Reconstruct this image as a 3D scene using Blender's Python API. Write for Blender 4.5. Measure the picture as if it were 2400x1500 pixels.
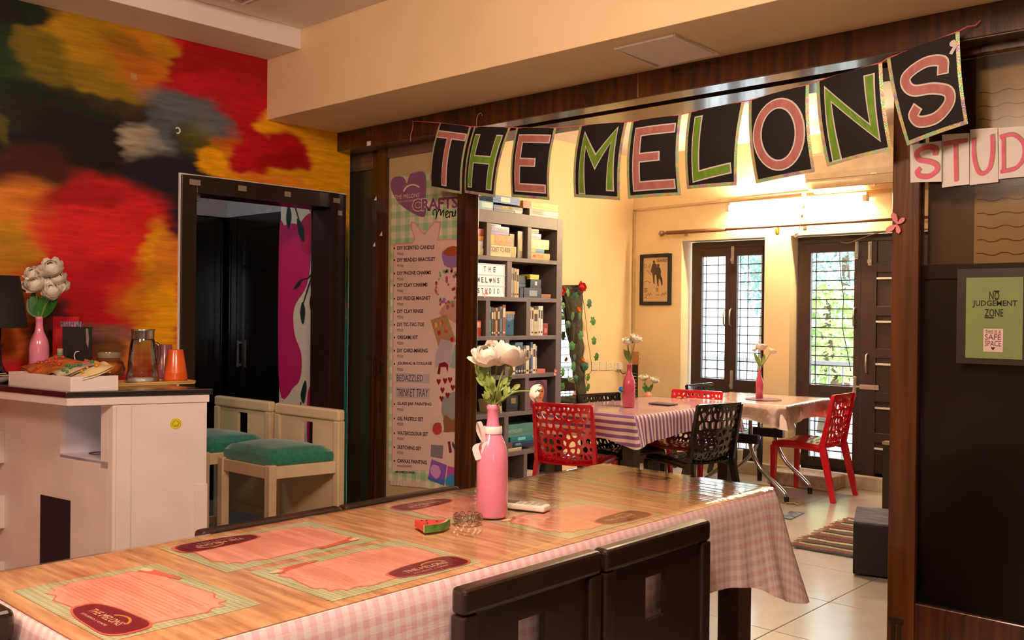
import bpy, bmesh, math, random
import numpy as np
from mathutils import Vector, Matrix
random.seed(7)
for o in list(bpy.data.objects): bpy.data.objects.remove(o)
SC = bpy.context.scene
COL = SC.collection

# ------------------------------------------------------------------ camera, world, lights, exposure
CAM = Vector((0, 0, 1.41))
FPX = 2215.01
MR = Matrix(((0.7363342, 0.01192201, -0.67651298), (0.6765235, 0.0037395, 0.73641155), (0.01130933, -0.99992194, -0.005312)))
cam_d = bpy.data.cameras.new('camera'); cam = bpy.data.objects.new('camera', cam_d); COL.objects.link(cam)
cam_d.sensor_width = 36; cam_d.lens = FPX * 36 / 2400; cam_d.clip_start = .02
r_, u_, b_ = [MR @ Vector(v) for v in ((1, 0, 0), (0, -1, 0), (0, 0, -1))]
cam.matrix_world = Matrix(((r_.x, u_.x, b_.x, CAM.x), (r_.y, u_.y, b_.y, CAM.y), (r_.z, u_.z, b_.z, CAM.z), (0, 0, 0, 1)))
SC.camera = cam

world = bpy.data.worlds.new('sky'); SC.world = world; world.use_nodes = True
wn = world.node_tree.nodes; wl = world.node_tree.links
bg = wn['Background']
tc = wn.new('ShaderNodeTexCoord'); sep = wn.new('ShaderNodeSeparateXYZ'); rmp = wn.new('ShaderNodeValToRGB')
wl.new(tc.outputs['Generated'], sep.inputs[0]); wl.new(sep.outputs['Z'], rmp.inputs['Fac']); wl.new(rmp.outputs['Color'], bg.inputs['Color'])
rmp.color_ramp.elements[0].color = (.92, .96, 1, 1); rmp.color_ramp.elements[1].color = (.62, .80, 1, 1)
bg.inputs['Strength'].default_value = 4

def area(name, loc, size, power, color, target, sizey=None):
    d = bpy.data.lights.new(name, 'AREA'); d.energy = power; d.color = color; d.shape = 'RECTANGLE'
    d.size = size; d.size_y = sizey or size
    o = bpy.data.objects.new(name, d); COL.objects.link(o); o.location = loc
    o.rotation_euler = (Vector(target) - Vector(loc)).to_track_quat('-Z', 'Y').to_euler()
    return o
sun_d = bpy.data.lights.new('sun', 'SUN'); sun_d.energy = 3.2; sun_d.angle = .01; sun_d.color = (1, .93, .8)
sun = bpy.data.objects.new('sun', sun_d); COL.objects.link(sun); sun.rotation_euler = (math.radians(38), math.radians(14), math.radians(20))
WARM = (1, .72, .54)
area('ceiling_lamp', (-.95, 1.0, 2.74), .45, 35, WARM, (-1.9, 1.8, .8))
area('pendant_lamp', (-1.9, -.7, 2.70), .5, 20, WARM, (-2.6, 1.6, .9))
area('rear_fill_light', (-3.3, 5.4, 2.95), .4, 30, (1, .80, .56), (-3.6, 5.9, 0))  # unseen fill light, added to brighten the rear room
area('lobby_fill_light', (-5.6, 2.1, 2.9), .4, 7, (.9, .92, 1), (-5.2, 3.2, 1.2))  # added dim fill, out of view, lifts the dark lobby walls
SC.view_settings.view_transform = 'Standard'; SC.view_settings.look = 'None'; SC.view_settings.gamma = 1
SC.view_settings.use_curve_mapping = False
SC.view_settings.exposure = 0.7

# ------------------------------------------------------------------ measuring helpers (pixel of the survey photo -> point on a known plane)
def ray(px, py): return MR @ Vector(((px - 1200) / FPX, (py - 750) / FPX, 1))
def ux(px, py, X): r = ray(px, py); return CAM + r * ((X - CAM.x) / r.x)
def uy(px, py, Y): r = ray(px, py); return CAM + r * ((Y - CAM.y) / r.y)
def uz(px, py, Z): r = ray(px, py); return CAM + r * ((Z - CAM.z) / r.z)

# ------------------------------------------------------------------ materials
def lin(c):
    out = []
    for v in c[:3]:
        v = v / 255.0
        out.append(v / 12.92 if v <= .04045 else ((v + .055) / 1.055) ** 2.4)
    return (*out, 1)
MATS = {}
def mat(name, rgb, rough=.5, metal=0, var=.08, scale=12, bump=0, bscale=60, coat=0, spec=.5, stretch=None, rgb2=None, emit=None, sheen=0, trans=0, sharp=False):
    if name in MATS: return MATS[name]
    m = bpy.data.materials.new(name); m.use_nodes = True; MATS[name] = m
    n = m.node_tree.nodes; l = m.node_tree.links; p = n['Principled BSDF']
    p.inputs['Roughness'].default_value = rough; p.inputs['Metallic'].default_value = metal
    p.inputs['Specular IOR Level'].default_value = spec; p.inputs['Coat Weight'].default_value = coat
    p.inputs['Coat Roughness'].default_value = .08
    p.inputs['Sheen Weight'].default_value = sheen; p.inputs['Transmission Weight'].default_value = trans
    t = n.new('ShaderNodeTexCoord'); mp = n.new('ShaderNodeMapping'); l.new(t.outputs['Object'], mp.inputs['Vector'])
    if stretch: mp.inputs['Scale'].default_value = stretch
    ns = n.new('ShaderNodeTexNoise'); ns.inputs['Scale'].default_value = scale; ns.inputs['Detail'].default_value = 5
    l.new(mp.outputs['Vector'], ns.inputs['Vector'])
    cr = n.new('ShaderNodeValToRGB'); l.new(ns.outputs['Fac'], cr.inputs['Fac'])
    c = lin(rgb); c2 = lin(rgb2) if rgb2 else None
    a, b = cr.color_ramp.elements
    w = .06 if sharp else .2
    a.position = .5 - w; b.position = .5 + w
    if c2: a.color = c; b.color = c2
    else:
        a.color = (*[max(0, v * (1 - var)) for v in c[:3]], 1); b.color = (*[min(1, v * (1 + var)) for v in c[:3]], 1)
    l.new(cr.outputs['Color'], p.inputs['Base Color'])
    if bump:
        bn = n.new('ShaderNodeTexNoise'); bn.inputs['Scale'].default_value = bscale; bn.inputs['Detail'].default_value = 4
        l.new(mp.outputs['Vector'], bn.inputs['Vector'])
        bp = n.new('ShaderNodeBump'); bp.inputs['Strength'].default_value = bump; bp.inputs['Distance'].default_value = .01
        l.new(bn.outputs['Fac'], bp.inputs['Height']); l.new(bp.outputs['Normal'], p.inputs['Normal'])
    if emit:
        p.inputs['Emission Color'].default_value = (*emit[:3], 1); p.inputs['Emission Strength'].default_value = emit[3]
    return m
def glass(name, tint=(1, 1, 1), refl=1.0, rough=0.0):
    if name in MATS: return MATS[name]
    m = bpy.data.materials.new(name); m.use_nodes = True; MATS[name] = m
    n = m.node_tree.nodes; l = m.node_tree.links; n.remove(n['Principled BSDF'])
    tr = n.new('ShaderNodeBsdfTransparent'); tr.inputs['Color'].default_value = (*tint, 1)
    gl = n.new('ShaderNodeBsdfGlossy'); gl.inputs['Roughness'].default_value = rough
    fr = n.new('ShaderNodeFresnel'); fr.inputs['IOR'].default_value = 1.45
    mu = n.new('ShaderNodeMath'); mu.operation = 'MULTIPLY'; mu.inputs[1].default_value = refl; l.new(fr.outputs[0], mu.inputs[0])
    mx = n.new('ShaderNodeMixShader'); l.new(mu.outputs[0], mx.inputs['Fac']); l.new(tr.outputs[0], mx.inputs[1]); l.new(gl.outputs[0], mx.inputs[2])
    l.new(mx.outputs[0], n['Material Output'].inputs['Surface'])
    return m
def wood(name, dark, light, axis='Z', rough=.35, coat=.3, scale=3.0):
    st = {'Z': (9, 9, .5), 'X': (.5, 9, 9), 'Y': (9, .5, 9)}[axis]
    return mat(name, dark, rough, 0, scale=scale, stretch=st, rgb2=light, coat=coat, bump=.05, bscale=8)

# ------------------------------------------------------------------ geometry builder
class G:
    def __init__(s): s.v = []; s.f = []; s.mi = []; s.m = Matrix.Identity(4); s.k = 0
    def add(s, vs, fs):
        o = len(s.v)
        for v in vs: s.v.append(s.m @ Vector(v))
        for f in fs: s.f.append([o + i for i in f]); s.mi.append(s.k)
        return s
    def box(s, x0, x1, y0, y1, z0, z1):
        return s.add([(x, y, z) for z in (z0, z1) for y in (y0, y1) for x in (x0, x1)],
                     [(0, 2, 3, 1), (4, 5, 7, 6), (0, 1, 5, 4), (2, 6, 7, 3), (0, 4, 6, 2), (1, 3, 7, 5)])
    def cbox(s, c, d): return s.box(c[0] - d[0] / 2, c[0] + d[0] / 2, c[1] - d[1] / 2, c[1] + d[1] / 2, c[2] - d[2] / 2, c[2] + d[2] / 2)
    def quad(s, a, b, c, d): return s.add([a, b, c, d], [(0, 1, 2, 3)])
    def grid(s, fn, nu, nv, closeu=False):
        vs = [fn(i / nu, j / nv) for j in range(nv + 1) for i in range(nu + (0 if closeu else 1))]
        w = nu if closeu else nu + 1
        fs = [(j * w + i, j * w + (i + 1) % w, (j + 1) * w + (i + 1) % w, (j + 1) * w + i) for j in range(nv) for i in range(nu)]
        return s.add(vs, fs)
    def lathe(s, prof, n=24, c=(0, 0, 0), cap=True):
        vs = []; m = len(prof)
        for r, z in prof:
            for i in range(n):
                a = 2 * math.pi * i / n; vs.append((c[0] + r * math.cos(a), c[1] + r * math.sin(a), c[2] + z))
        fs = [(j * n + i, j * n + (i + 1) % n, (j + 1) * n + (i + 1) % n, (j + 1) * n + i) for j in range(m - 1) for i in range(n)]
        if cap:
            if prof[0][0] > 1e-5: fs.append(tuple(range(n - 1, -1, -1)))
            if prof[-1][0] > 1e-5: fs.append(tuple(range((m - 1) * n, m * n)))
        return s.add(vs, fs)
    def tube(s, pts, r, n=8, cap=True, flat=1.0):
        pts = [Vector(p) for p in pts]; rs = r if isinstance(r, (list, tuple)) else [r] * len(pts)
        vs = []; up = None
        for i, p in enumerate(pts):
            t = (pts[min(i + 1, len(pts) - 1)] - pts[max(i - 1, 0)]).normalized()
            if up is None:
                up = Vector((0, 0, 1)) if abs(t.z) < .9 else Vector((1, 0, 0))
            a = t.cross(up)
            if a.length < 1e-6: a = t.cross(Vector((0, 1, 0)))
            a.normalize(); b = a.cross(t).normalized(); up = b
            for k in range(n):
                q = 2 * math.pi * k / n; vs.append(p + a * (rs[i] * math.cos(q)) + b * (rs[i] * flat * math.sin(q)))
        m = len(pts)
        fs = [(j * n + i, j * n + (i + 1) % n, (j + 1) * n + (i + 1) % n, (j + 1) * n + i) for j in range(m - 1) for i in range(n)]
        if cap: fs += [tuple(range(n - 1, -1, -1)), tuple(range((m - 1) * n, m * n))]
        return s.add(vs, fs)
    def bar(s, a, b, w, d, up=(0, 0, 1), w2=None, d2=None):
        a = Vector(a); b = Vector(b); t = (b - a).normalized(); u = Vector(up)
        x = t.cross(u)
        if x.length < 1e-6: x = t.cross(Vector((1, 0, 0)))
        x.normalize(); y = x.cross(t).normalized(); w2 = w2 or w; d2 = d2 or d
        vs = []
        for p, ww, dd in ((a, w, d), (b, w2, d2)):
            for sx, sy in ((-1, -1), (1, -1), (1, 1), (-1, 1)): vs.append(p + x * (sx * ww / 2) + y * (sy * dd / 2))
        return s.add(vs, [(3, 2, 1, 0), (4, 5, 6, 7)] + [(i, (i + 1) % 4, 4 + (i + 1) % 4, 4 + i) for i in range(4)])
    def prism(s, out, o, ax, ay, n, d):
        """outline (2D) on plane o + u*ax + v*ay, from -0 to d along n"""
        o = Vector(o); ax = Vector(ax); ay = Vector(ay); n = Vector(n); k = len(out)
        vs = [o + ax * u + ay * v for u, v in out] + [o + ax * u + ay * v + n * d for u, v in out]
        return s.add(vs, [tuple(range(k - 1, -1, -1)), tuple(range(k, 2 * k))] + [(i, (i + 1) % k, k + (i + 1) % k, k + i) for i in range(k)])
    def poly(s, pts): return s.add(pts, [tuple(range(len(pts)))])
    def ball(s, c, r, nu=10, nv=7, sc=(1, 1, 1)):
        return s.grid(lambda u, v: (c[0] + r * sc[0] * math.cos(2 * math.pi * u) * math.sin(math.pi * (.02 + .96 * v)), c[1] + r * sc[1] * math.sin(2 * math.pi * u) * math.sin(math.pi * (.02 + .96 * v)), c[2] - r * sc[2] * math.cos(math.pi * v)), nu, nv, True)
    def text(s, body, P, ax, ay, w, h, offset=0.0, lift=None):
        """flat lettering whose bounding box fills the rectangle at P spanned by ax*w, ay*h"""
        cu = bpy.data.curves.new('t', 'FONT'); cu.body = body; cu.resolution_u = 2; cu.offset = offset; cu.fill_mode = 'FRONT'
        ob = bpy.data.objects.new('t', cu); COL.objects.link(ob)
        me = bpy.data.meshes.new_from_object(ob)
        xs = [v.co.x for v in me.vertices]; ys = [v.co.y for v in me.vertices]
        if xs:
            x0, x1, y0, y1 = min(xs), max(xs), min(ys), max(ys)
            P = Vector(P); ax = Vector(ax); ay = Vector(ay)
            s.add([P + ax * ((v.co.x - x0) / max(x1 - x0, 1e-6) * w) + ay * ((v.co.y - y0) / max(y1 - y0, 1e-6) * h) for v in me.vertices], [tuple(f.vertices) for f in me.polygons])
        bpy.data.objects.remove(ob); bpy.data.curves.remove(cu); bpy.data.meshes.remove(me)
        return s
    def mesh(s, name, mats, smooth=False, bevel=0, seg=2):
        me = bpy.data.meshes.new(name); me.from_pydata([tuple(v) for v in s.v], [], s.f)
        for m in (mats if isinstance(mats, (list, tuple)) else [mats]): me.materials.append(m)
        for p, i in zip(me.polygons, s.mi): p.material_index = i
        bm = bmesh.new(); bm.from_mesh(me)
        if bevel:
            bmesh.ops.remove_doubles(bm, verts=bm.verts, dist=1e-5)
            es = [e for e in bm.edges if len(e.link_faces) == 2 and e.calc_face_angle(0) > .5]
            bmesh.ops.bevel(bm, geom=es, offset=bevel, segments=seg, affect='EDGES', profile=.5, clamp_overlap=True)
        bmesh.ops.recalc_face_normals(bm, faces=bm.faces)
        bm.to_mesh(me); bm.free()
        if smooth:
            for p in me.polygons: p.use_smooth = True
        return me
    def obj(s, name, mats, parent=None, smooth=False, bevel=0, loc=None, seg=2):
        o = bpy.data.objects.new(name, s.mesh(name, mats, smooth, bevel, seg)); COL.objects.link(o)
        if parent: o.parent = parent
        if loc is not None: o.location = loc
        return o
def thing(name, label, cat, loc=(0, 0, 0), rot=0, group=None):
    o = bpy.data.objects.new(name, None); COL.objects.link(o); o.location = loc; o.rotation_euler = (0, 0, rot)
    o.empty_display_size = .05
    return tag(o, label, cat, group)
def tag(o, label, cat, group=None):
    o['label'] = label; o['category'] = cat
    if group: o['group'] = group
    return o
def st(o, label=None):
    o['kind'] = 'structure'
    if label: o['label'] = label
    return o
def dup(root, loc=None, rot=None, label=None):
    def cp(o, par):
        c = o.copy(); COL.objects.link(c)
        if par: c.parent = par
        for ch in kids.get(o.name, []): cp(ch, c)
        return c
    kids = {}
    for o in COL.objects:
        if o.parent: kids.setdefault(o.parent.name, []).append(o)
    r = cp(root, None)
    if loc is not None: r.location = loc
    if rot is not None: r.rotation_euler = (0, 0, rot)
    if label: r['label'] = label
    return r
X, Y, Z = Vector((1, 0, 0)), Vector((0, 1, 0)), Vector((0, 0, 1))

# ------------------------------------------------------------------ SETTING
XM, YP, FY, XL = -4.44, 3.415, 7.78, -5.513
m_cream = mat('cream_paint', (238, 210, 164), .6, var=.04, scale=3, bump=.04, bscale=30)
m_white = mat('white_ceiling_paint', (238, 226, 220), .7, var=.03, scale=2)
m_yel = mat('yellow_cream_paint', (238, 210, 162), .6, var=.04, scale=2, bump=.04, bscale=30)
m_dkw = wood('dark_veneer', (38, 18, 8), (92, 46, 18), 'Z', .22, .5, 4)
m_dkwx = wood('dark_veneer_long', (70, 52, 42), (110, 88, 74), 'X', .22, .5, 3)
m_post = wood('brown_veneer', (58, 28, 9), (108, 56, 20), 'Z', .3, .3, 3.2)
m_frame = mat('dark_brown_paint', (42, 26, 20), .35, var=.15, scale=20, coat=.2)
m_frame2 = mat('brown_window_paint', (56, 36, 32), .4, var=.12, scale=20)
m_black = mat('black', (16, 14, 14), .5)
m_tile = mat('grey_floor_tile', (196, 186, 176), .22, var=.06, scale=5, bump=.01, coat=.2)
m_grout = mat('grout', (120, 112, 104), .8)
m_steel = mat('steel', (200, 196, 190), .25, 1, var=.05)
m_alum = mat('satin_aluminium', (190, 186, 178), .35, .9)
m_dark = mat('dark_lacquer', (18, 12, 11), .16, var=.2, scale=8, coat=.6)
m_tape = mat('clear_tape', (150, 135, 118), .25, coat=.6)
m_pane = glass('window_glass', (.97, .99, 1))
m_paper = mat('white_paper', (236, 228, 222), .7, var=.03)

fl = st(G().box(-7.4, 2.75, -2.75, 8.1, -.12, -.006).obj('floor', m_grout), 'pale grey tiled floor')
tm = G().box(0, .596, 0, .596, -.006, 0).mesh('tile', m_tile, bevel=.0015, seg=1)
for i in range(12):
    for j in range(18):
        if i < 2 and j < 9 or (i - 2) * .6 - 4.4 > .5: continue
        o = bpy.data.objects.new('tile', tm); COL.objects.link(o); o.parent = fl; o.location = (-5.6 + .6 * i, -2.4 + .6 * j - .26, 0)
st(G().box(XM, 2.75, -2.75, 2.857, 2.876, 2.98).obj('ceiling', m_white), 'white front ceiling')
st(G().box(XM, -4.127, -2.75, 2.857, 2.772, 2.876).obj('trim_1', m_white, bevel=.003), 'white dropped ceiling strip along the mural')
bmb = st(G().box(XM, 2.75, 2.857, 3.73, 2.448, 3.1).obj('trim_2', m_cream, bevel=.003), 'cream boxed beam over the opening')
# access hatch on soffit
hp = [uz(*p, 2.448) for p in ((1441, 110), (1580, 78), (1673, 121), (1540, 153))]
g = G(); a, b, c, d = hp
g.prism([(0, 0), (1, 0), (1, 1), (0, 1)], (a.x, a.y, 2.440), (b.x - a.x, 0, 0), (0, d.y - a.y, 0), -Z, -.008)
g.obj('hatch_panel', m_white, bmb)
g = G()
for p, q in ((a, b), (b, c), (c, d), (d, a)): g.bar((p.x, p.y, 2.443), (q.x, q.y, 2.443), .008, .012)
g.obj('hatch_frame', m_paper, bmb)
v = [uz(*p, 2.876) for p in ((515, 0), (585, 13), (625, 0))]
t = thing('ceiling_vent', 'square white vent grille in the ceiling above the mural wall', 'vent', (-3.97, 1.83, 2.876))
vp = uz(585, 13, 2.87)
g = G()
for k in range(4):
    e = .03 * k; g.box(vp.x - .26 - vp.x + e - .0, 0, 0, 0, 0, 0) if 0 else None
t.location = (vp.x + .2, vp.y - .2, 2.876)
fr = G(); q = .2
fr.box(-q, q, -q, -q + .03, -.016, 0).box(-q, q, q - .03, q, -.016, 0).box(-q, -q + .03, -q + .03, q - .03, -.016, 0).box(q - .03, q, -q + .03, q - .03, -.016, 0)
fr.obj('frame', m_white, t, bevel=.003)
for k in range(6):
    y = -q + .055 + .058 * k
    G().bar((-q + .03, y, -.009), (q - .03, y, -.009), .006, .03, (0, .5, 1)).obj('slat', m_white, t)
# walls
def wall(name, mt, boxes, label):
    g = G()
    for b in boxes: g.box(*b)
    return st(g.obj(name, mt), label)
DY0, DY1, DZ = 2.359, 3.38, 2.095
wl_ = wall('wall_left', m_cream, [(XM - .15, XM, -2.75, DY0 + .01, -.006, 2.98), (XM - .15, XM, DY1 - .01, 3.42, -.006, 2.98), (XM - .15, XM, DY0 + .01, DY1 - .01, DZ - .01, 2.98)], 'wall painted with an abstract red yellow and black mural')
wall('wall_front', m_cream, [(XM - .15, 2.75, -2.9, -2.75, -.006, 2.98)], 'cream wall behind the camera')
wall('wall_right', m_cream, [(2.75, 2.9, -2.9, -2.45, -.006, 3.1), (2.75, 2.9, -1.55, 8.1, -.006, 3.1), (2.75, 2.9, -2.45, -1.55, -.006, .8), (2.75, 2.9, -2.45, -1.55, 2.25, 3.1)], 'cream right wall with a window out of view')
w2_ = st(G().box(2.80, 2.86, -2.45, -2.40, .8, 2.25).box(2.80, 2.86, -1.60, -1.55, .8, 2.25).box(2.80, 2.86, -2.40, -1.60, .8, .85).box(2.80, 2.86, -2.40, -1.60, 2.2, 2.25).obj('window_2', m_frame2), 'window in the right wall behind the camera')
G().box(2.828, 2.832, -2.40, -1.60, .85, 2.2).obj('pane', m_pane, w2_)
wall('wall_back', m_yel, [(XL - .15, -4.946, FY, 8.05, -.006, 3.1), (-4.075, -3.83, FY, 8.05, -.006, 3.1), (-4.946, -4.075, FY, 8.05, 2.136, 3.1), (-3.83, -2.42, FY, 8.05, 2.136, 3.1), (-2.42, 2.75, FY, 8.05, -.006, 3.1)], 'yellow back wall with two glazed openings')
wall('wall_left_rear', m_yel, [(XL - .15, XL, 4.3, 8.05, -.006, 3.1)], 'yellow left wall of the rear room')
st(G().box(XL - .15, 2.75, 3.73, 8.05, 3.0, 3.1).obj('ceiling_rear', m_white), 'white rear ceiling')
wall('wall_rear_front', m_yel, [(XL - .15, -4.59, 4.15, 4.3, -.006, 3.0), (-4.59, XM, 3.5, 4.3, -.006, 3.0)], 'short return wall beside the sliding doors')
st(G().box(XL, -2.42, 7.70, FY, -.001, .11).obj('baseboard_back', mat('stone_ledge', (205, 190, 170), .5, var=.1, scale=20), bevel=.006), 'low stone ledge along the back wall')
# lobby beyond the doorway
m_lob = mat('lobby_wall', (190, 186, 184), .7)
wall('wall_lobby_left', m_lob, [(-7.3, -6.46, 1.2, 3.82, 2.125, 2.95)], 'grey upper wall of the lobby above the black wardrobe')
wall('wall_lobby_back', m_lob, [(-7.3, -5.15, 3.82, 4.15, 2.125, 2.95)], 'grey upper wall of the lobby facing the doorway')
wall('wall_lobby_front', m_lob, [(-7.4, XM - .15, 1.1, 1.2, -.006, 2.95)], 'lobby wall out of view')
wall('wall_lobby_side', m_lob, [(-7.4, -7.3, 1.2, 4.15, -.006, 2.95)], 'lobby wall behind the wardrobe')
st(G().box(-7.3, XM - .15, 1.1, 4.2, 2.95, 3.0).obj('ceiling_lobby', m_white), 'lobby ceiling')
pk = st(G().box(-5.15, -4.60, 3.425, 4.15, -.006, 2.95).obj('wall_mural_lobby', mat('offwhite_mural_ground', (226, 208, 186), .6, var=.03)), 'white lobby wall painted with pink shapes and leaves')
def pxo(pts, Yp): return [uy(x, y, Yp) for x, y in pts]
def smooth_closed(p, n=5):
    out = []; k = len(p)
    for i in range(k):
        a, b, c, d = [Vector(p[(i + j) % k]) for j in (-1, 0, 1, 2)]
        for s in range(n):
            t = s / n; out.append(.5 * ((2 * b) + (c - a) * t + (2 * a - 5 * b + 4 * c - d) * t * t + (3 * b - a - 3 * c + d) * t ** 3))
    return out
def smooth_open(p, n=6):
    out = []; k = len(p)
    for i in range(k - 1):
        a, b, c, d = [Vector(p[min(max(i + j, 0), k - 1)]) for j in (-1, 0, 1, 2)]
        for s in range(n):
            t = s / n; out.append(.5 * ((2 * b) + (c - a) * t + (2 * a - 5 * b + 4 * c - d) * t * t + (3 * b - a - 3 * c + d) * t ** 3))
    return out + [Vector(p[-1])]
def blob(name, px, Yp, m, par, th=.0015):
    sm = smooth_closed([uy(x, y, Yp) for x, y in px]); g = G(); k = len(sm)
    g.add([p for p in sm] + [p - Y * th for p in sm], [tuple(range(k, 2 * k))] + [(i, (i + 1) % k, k + (i + 1) % k, k + i) for i in range(k)])
    return g.obj(name, m, par)
m_mag = mat('magenta_paint', (196, 28, 96), .55, var=.06); m_mag2 = mat('crimson_paint', (180, 22, 72), .55, var=.06); m_lf = mat('dark_leaf_paint', (14, 46, 44), .55)
blob('painted_shape', [(655, 550), (668, 528), (695, 525), (718, 545), (728, 600), (718, 670), (690, 720), (690, 780), (706, 830), (705, 880), (690, 905), (655, 910)], 3.424, m_mag, pk)
blob('painted_shape', [(700, 540), (718, 505), (745, 498), (762, 510), (762, 575), (735, 590), (712, 592)], 3.4225, m_mag2, pk)
blob('painted_shape', [(724, 474), (762, 472), (762, 520), (745, 505), (728, 498)], 3.423, m_mag, pk)
blob('painted_shape', [(720, 985), (722, 920), (738, 888), (755, 880), (762, 885), (762, 1040), (740, 1060), (722, 1040)], 3.424, m_mag, pk)
for px in ([(676, 482), (682, 505), (676, 535), (671, 510)], [(697, 512), (712, 535), (712, 568), (700, 545)], [(751, 622), (756, 642), (751, 665), (747, 645)], [(730, 690), (735, 710), (730, 730), (726, 710)], [(709, 708), (715, 730), (710, 760), (704, 735)], [(708, 655), (700, 660), (688, 677), (700, 672)], [(715, 892), (718, 910), (712, 945), (705, 925)], [(728, 1033), (735, 1000), (752, 1008), (740, 1022)]):
    blob('painted_leaf', px, 3.4215, m_lf, pk, .002)
g = G()
for px in ([(676, 485), (683, 468), (690, 480), (700, 515)], [(762, 582), (750, 605), (735, 635), (720, 680), (711, 710)], [(750, 605), (751, 625)], [(732, 640), (722, 652), (708, 655)], [(729, 665), (730, 692)], [(705, 942), (703, 968)]):
    g.tube([uy(x, y, 3.4215) for x, y in px], .004, 5)
g.obj('painted_stem', m_lf, pk)
# dark wardrobe fronts in the lobby
def leafdoor(g, *b): g.box(*b)
wd = thing('wardrobe', 'glossy black wardrobe seen through the doorway', 'wardrobe', (-6.46, 3.82, 0))
for y0, y1 in ((1.3, 2.1), (2.11, 2.95), (2.96, 3.78)):
    G().box(-.04, 0, y0 - 3.82, y1 - 3.82, .02, 2.10).box(0, .012, y0 - 3.82, y0 - 3.74, .02, 2.1).box(0, .012, y1 - 3.9, y1 - 3.82, .02, 2.1).box(0, .012, y0 - 3.74, y1 - 3.9, 1.98, 2.1).box(0, .012, y0 - 3.74, y1 - 3.9, .02, .16).obj('door', m_dark, wd)
x0 = uy(558, 700, 3.82).x + 6.46
for a, b in ((.005, x0 - .005), (x0 + .005, 1.3)):
    d = G().box(a, b, 0, .04, .02, 2.12).box(a, a + .07, -.012, 0, .02, 2.12).box(b - .07, b, -.012, 0, .02, 2.12).box(a + .07, b - .07, -.012, 0, 2.02, 2.12).box(a + .07, b - .07, -.012, 0, 1.72, 1.76).obj('door', m_dark, wd)
g = G().bar((x0 + .05, -.03, 1.00), (x0 + .05, -.03, 1.2), .012, .012).box(x0 + .044, x0 + .056, -.03, -.012, 1.01, 1.025).box(x0 + .044, x0 + .056, -.03, -.012, 1.175, 1.19)
g.obj('handle', m_alum, wd)
G().box(-.5, -.04, -2.6, .3, .0, 2.12).box(-.04, 1.3, .04, .3, 0, 2.12).obj('carcass', m_dark, wd)
# door frame in the mural wall
dr = st(G().box(XM - .16, XM + .022, DY0, DY0 + .082, 0, DZ).box(XM - .16, XM + .022, DY1 - .11, DY1, 0, DZ).box(XM - .16, XM + .022, DY0 + .082, DY1 - .11, DZ - .085, DZ).obj('door_1', m_frame, bevel=.004), 'dark brown door frame with tape stuck on it')
G().box(XM, XM + .012, DY0 - .008, DY0, 0, DZ).box(XM, XM + .012, DY0 - .008, DY1 + .006, DZ, DZ + .008).box(XM, XM + .012, DY1, DY1 + .006, 0, DZ).obj('edge_strip', m_paper, dr)
for y, w, z in ((2.43, .06, 2.062), (2.70, .05, 2.060), (2.98, .04, 2.058), (3.31, .045, 2.055), (3.335, .03, 1.985)):
    G().box(XM + .0225, XM + .0235, y - w / 2, y + w / 2, z - .014, z + .014).obj('tape', m_tape, dr)
G().box(XM - .14, XM - .05, DY0 + .082, DY0 + .14, DZ - .115, DZ - .085).obj('door_stop', m_alum, dr)
# ---- header over the opening
hd = st(G().box(XM, 2.75, 3.325, 3.435, 2.342, 2.448).obj('trim_3', m_dkw, bevel=.003), 'dark veneer header above the opening')
G().box(XM, 2.75, 3.33, 3.434, 2.339, 2.342).obj('underside', m_dkwx, hd)
G().box(XM, 2.75, 3.435, 3.525, 2.41, 2.448).obj('track_recess', m_black, hd)
G().box(XM, 2.75, 3.525, 3.73, 2.345, 2.448).obj('rear_plank', m_dkwx, hd)
G().box(XM, 2.75, 3.474, 3.484, 2.385, 2.41).obj('track_rail', m_alum, hd)
jx = uy(1494, 200, 3.32).x
G().box(jx - .002, jx + .002, 3.3235, 3.3255, 2.343, 2.447).obj('joint', mat('joint_line', (150, 110, 80), .6), hd)
b0 = uy(863, 336, 3.32); G().box(b0.x - .015, b0.x + .016, 3.3225, 3.325, b0.z - .012, b0.z + .012).obj('paper_scrap', m_paper, hd)
# ---- sliding doors left of the opening
def upx(px, Yp, py=700): return uy(px, py, Yp).x
m_dglass = mat('dark_frosted_glass', (52, 54, 40), .25, var=.1, scale=2, coat=.3)
m_wire = mat('beige_blind', (190, 165, 118), .5, var=.05)
def door_leaf(name, x0, x1, y0, y1, z0, z1, sl, sr, rt, rb, pm, label):
    d = st(G().box(x0 + sl, x1 - sr, (y0 + y1) / 2 - .003, (y0 + y1) / 2 + .003, z0 + rb, z1 - rt).obj(name, pm), label)
    if sl > .02: G().box(x0, x0 + sl, y0, y1, z0, z1).obj('stile', m_dkw, d, bevel=.003)
    G().box(x1 - sr, x1, y0, y1, z0, z1).obj('stile', m_dkw, d, bevel=.003)
    G().box(x0 + sl, x1 - sr, y0, y1, z1 - rt, z1).obj('rail', m_dkwx, d, bevel=.003)
    G().box(x0 + sl, x1 - sr, y0, y1, z0, z0 + rb).obj('rail', m_dkwx, d, bevel=.003)
    return d
xa, xb, xc, xd, xe = [upx(p, 3.455) for p in (868, 891, 915, 1080, 1120)]
D2 = door_leaf('door_2', XM - .10, xb, 3.46, 3.495, .01, 2.40, .001, xb - xa, .16, .12, m_dglass, 'sliding door leaf with dark frosted glass beside the mural')
D3 = door_leaf('door_3', xb + .003, xe, 3.42, 3.455, .01, 2.40, xc - xb, xe - xd, .12, .36, m_wire, 'sliding door leaf carrying the crafts poster')
G().box(xe - .012, xe, 3.416, 3.42, .01, 2.34).obj('edge_lipping', m_post, D3)
m_brass = mat('brass', (150, 120, 60), .3, 1)
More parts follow.
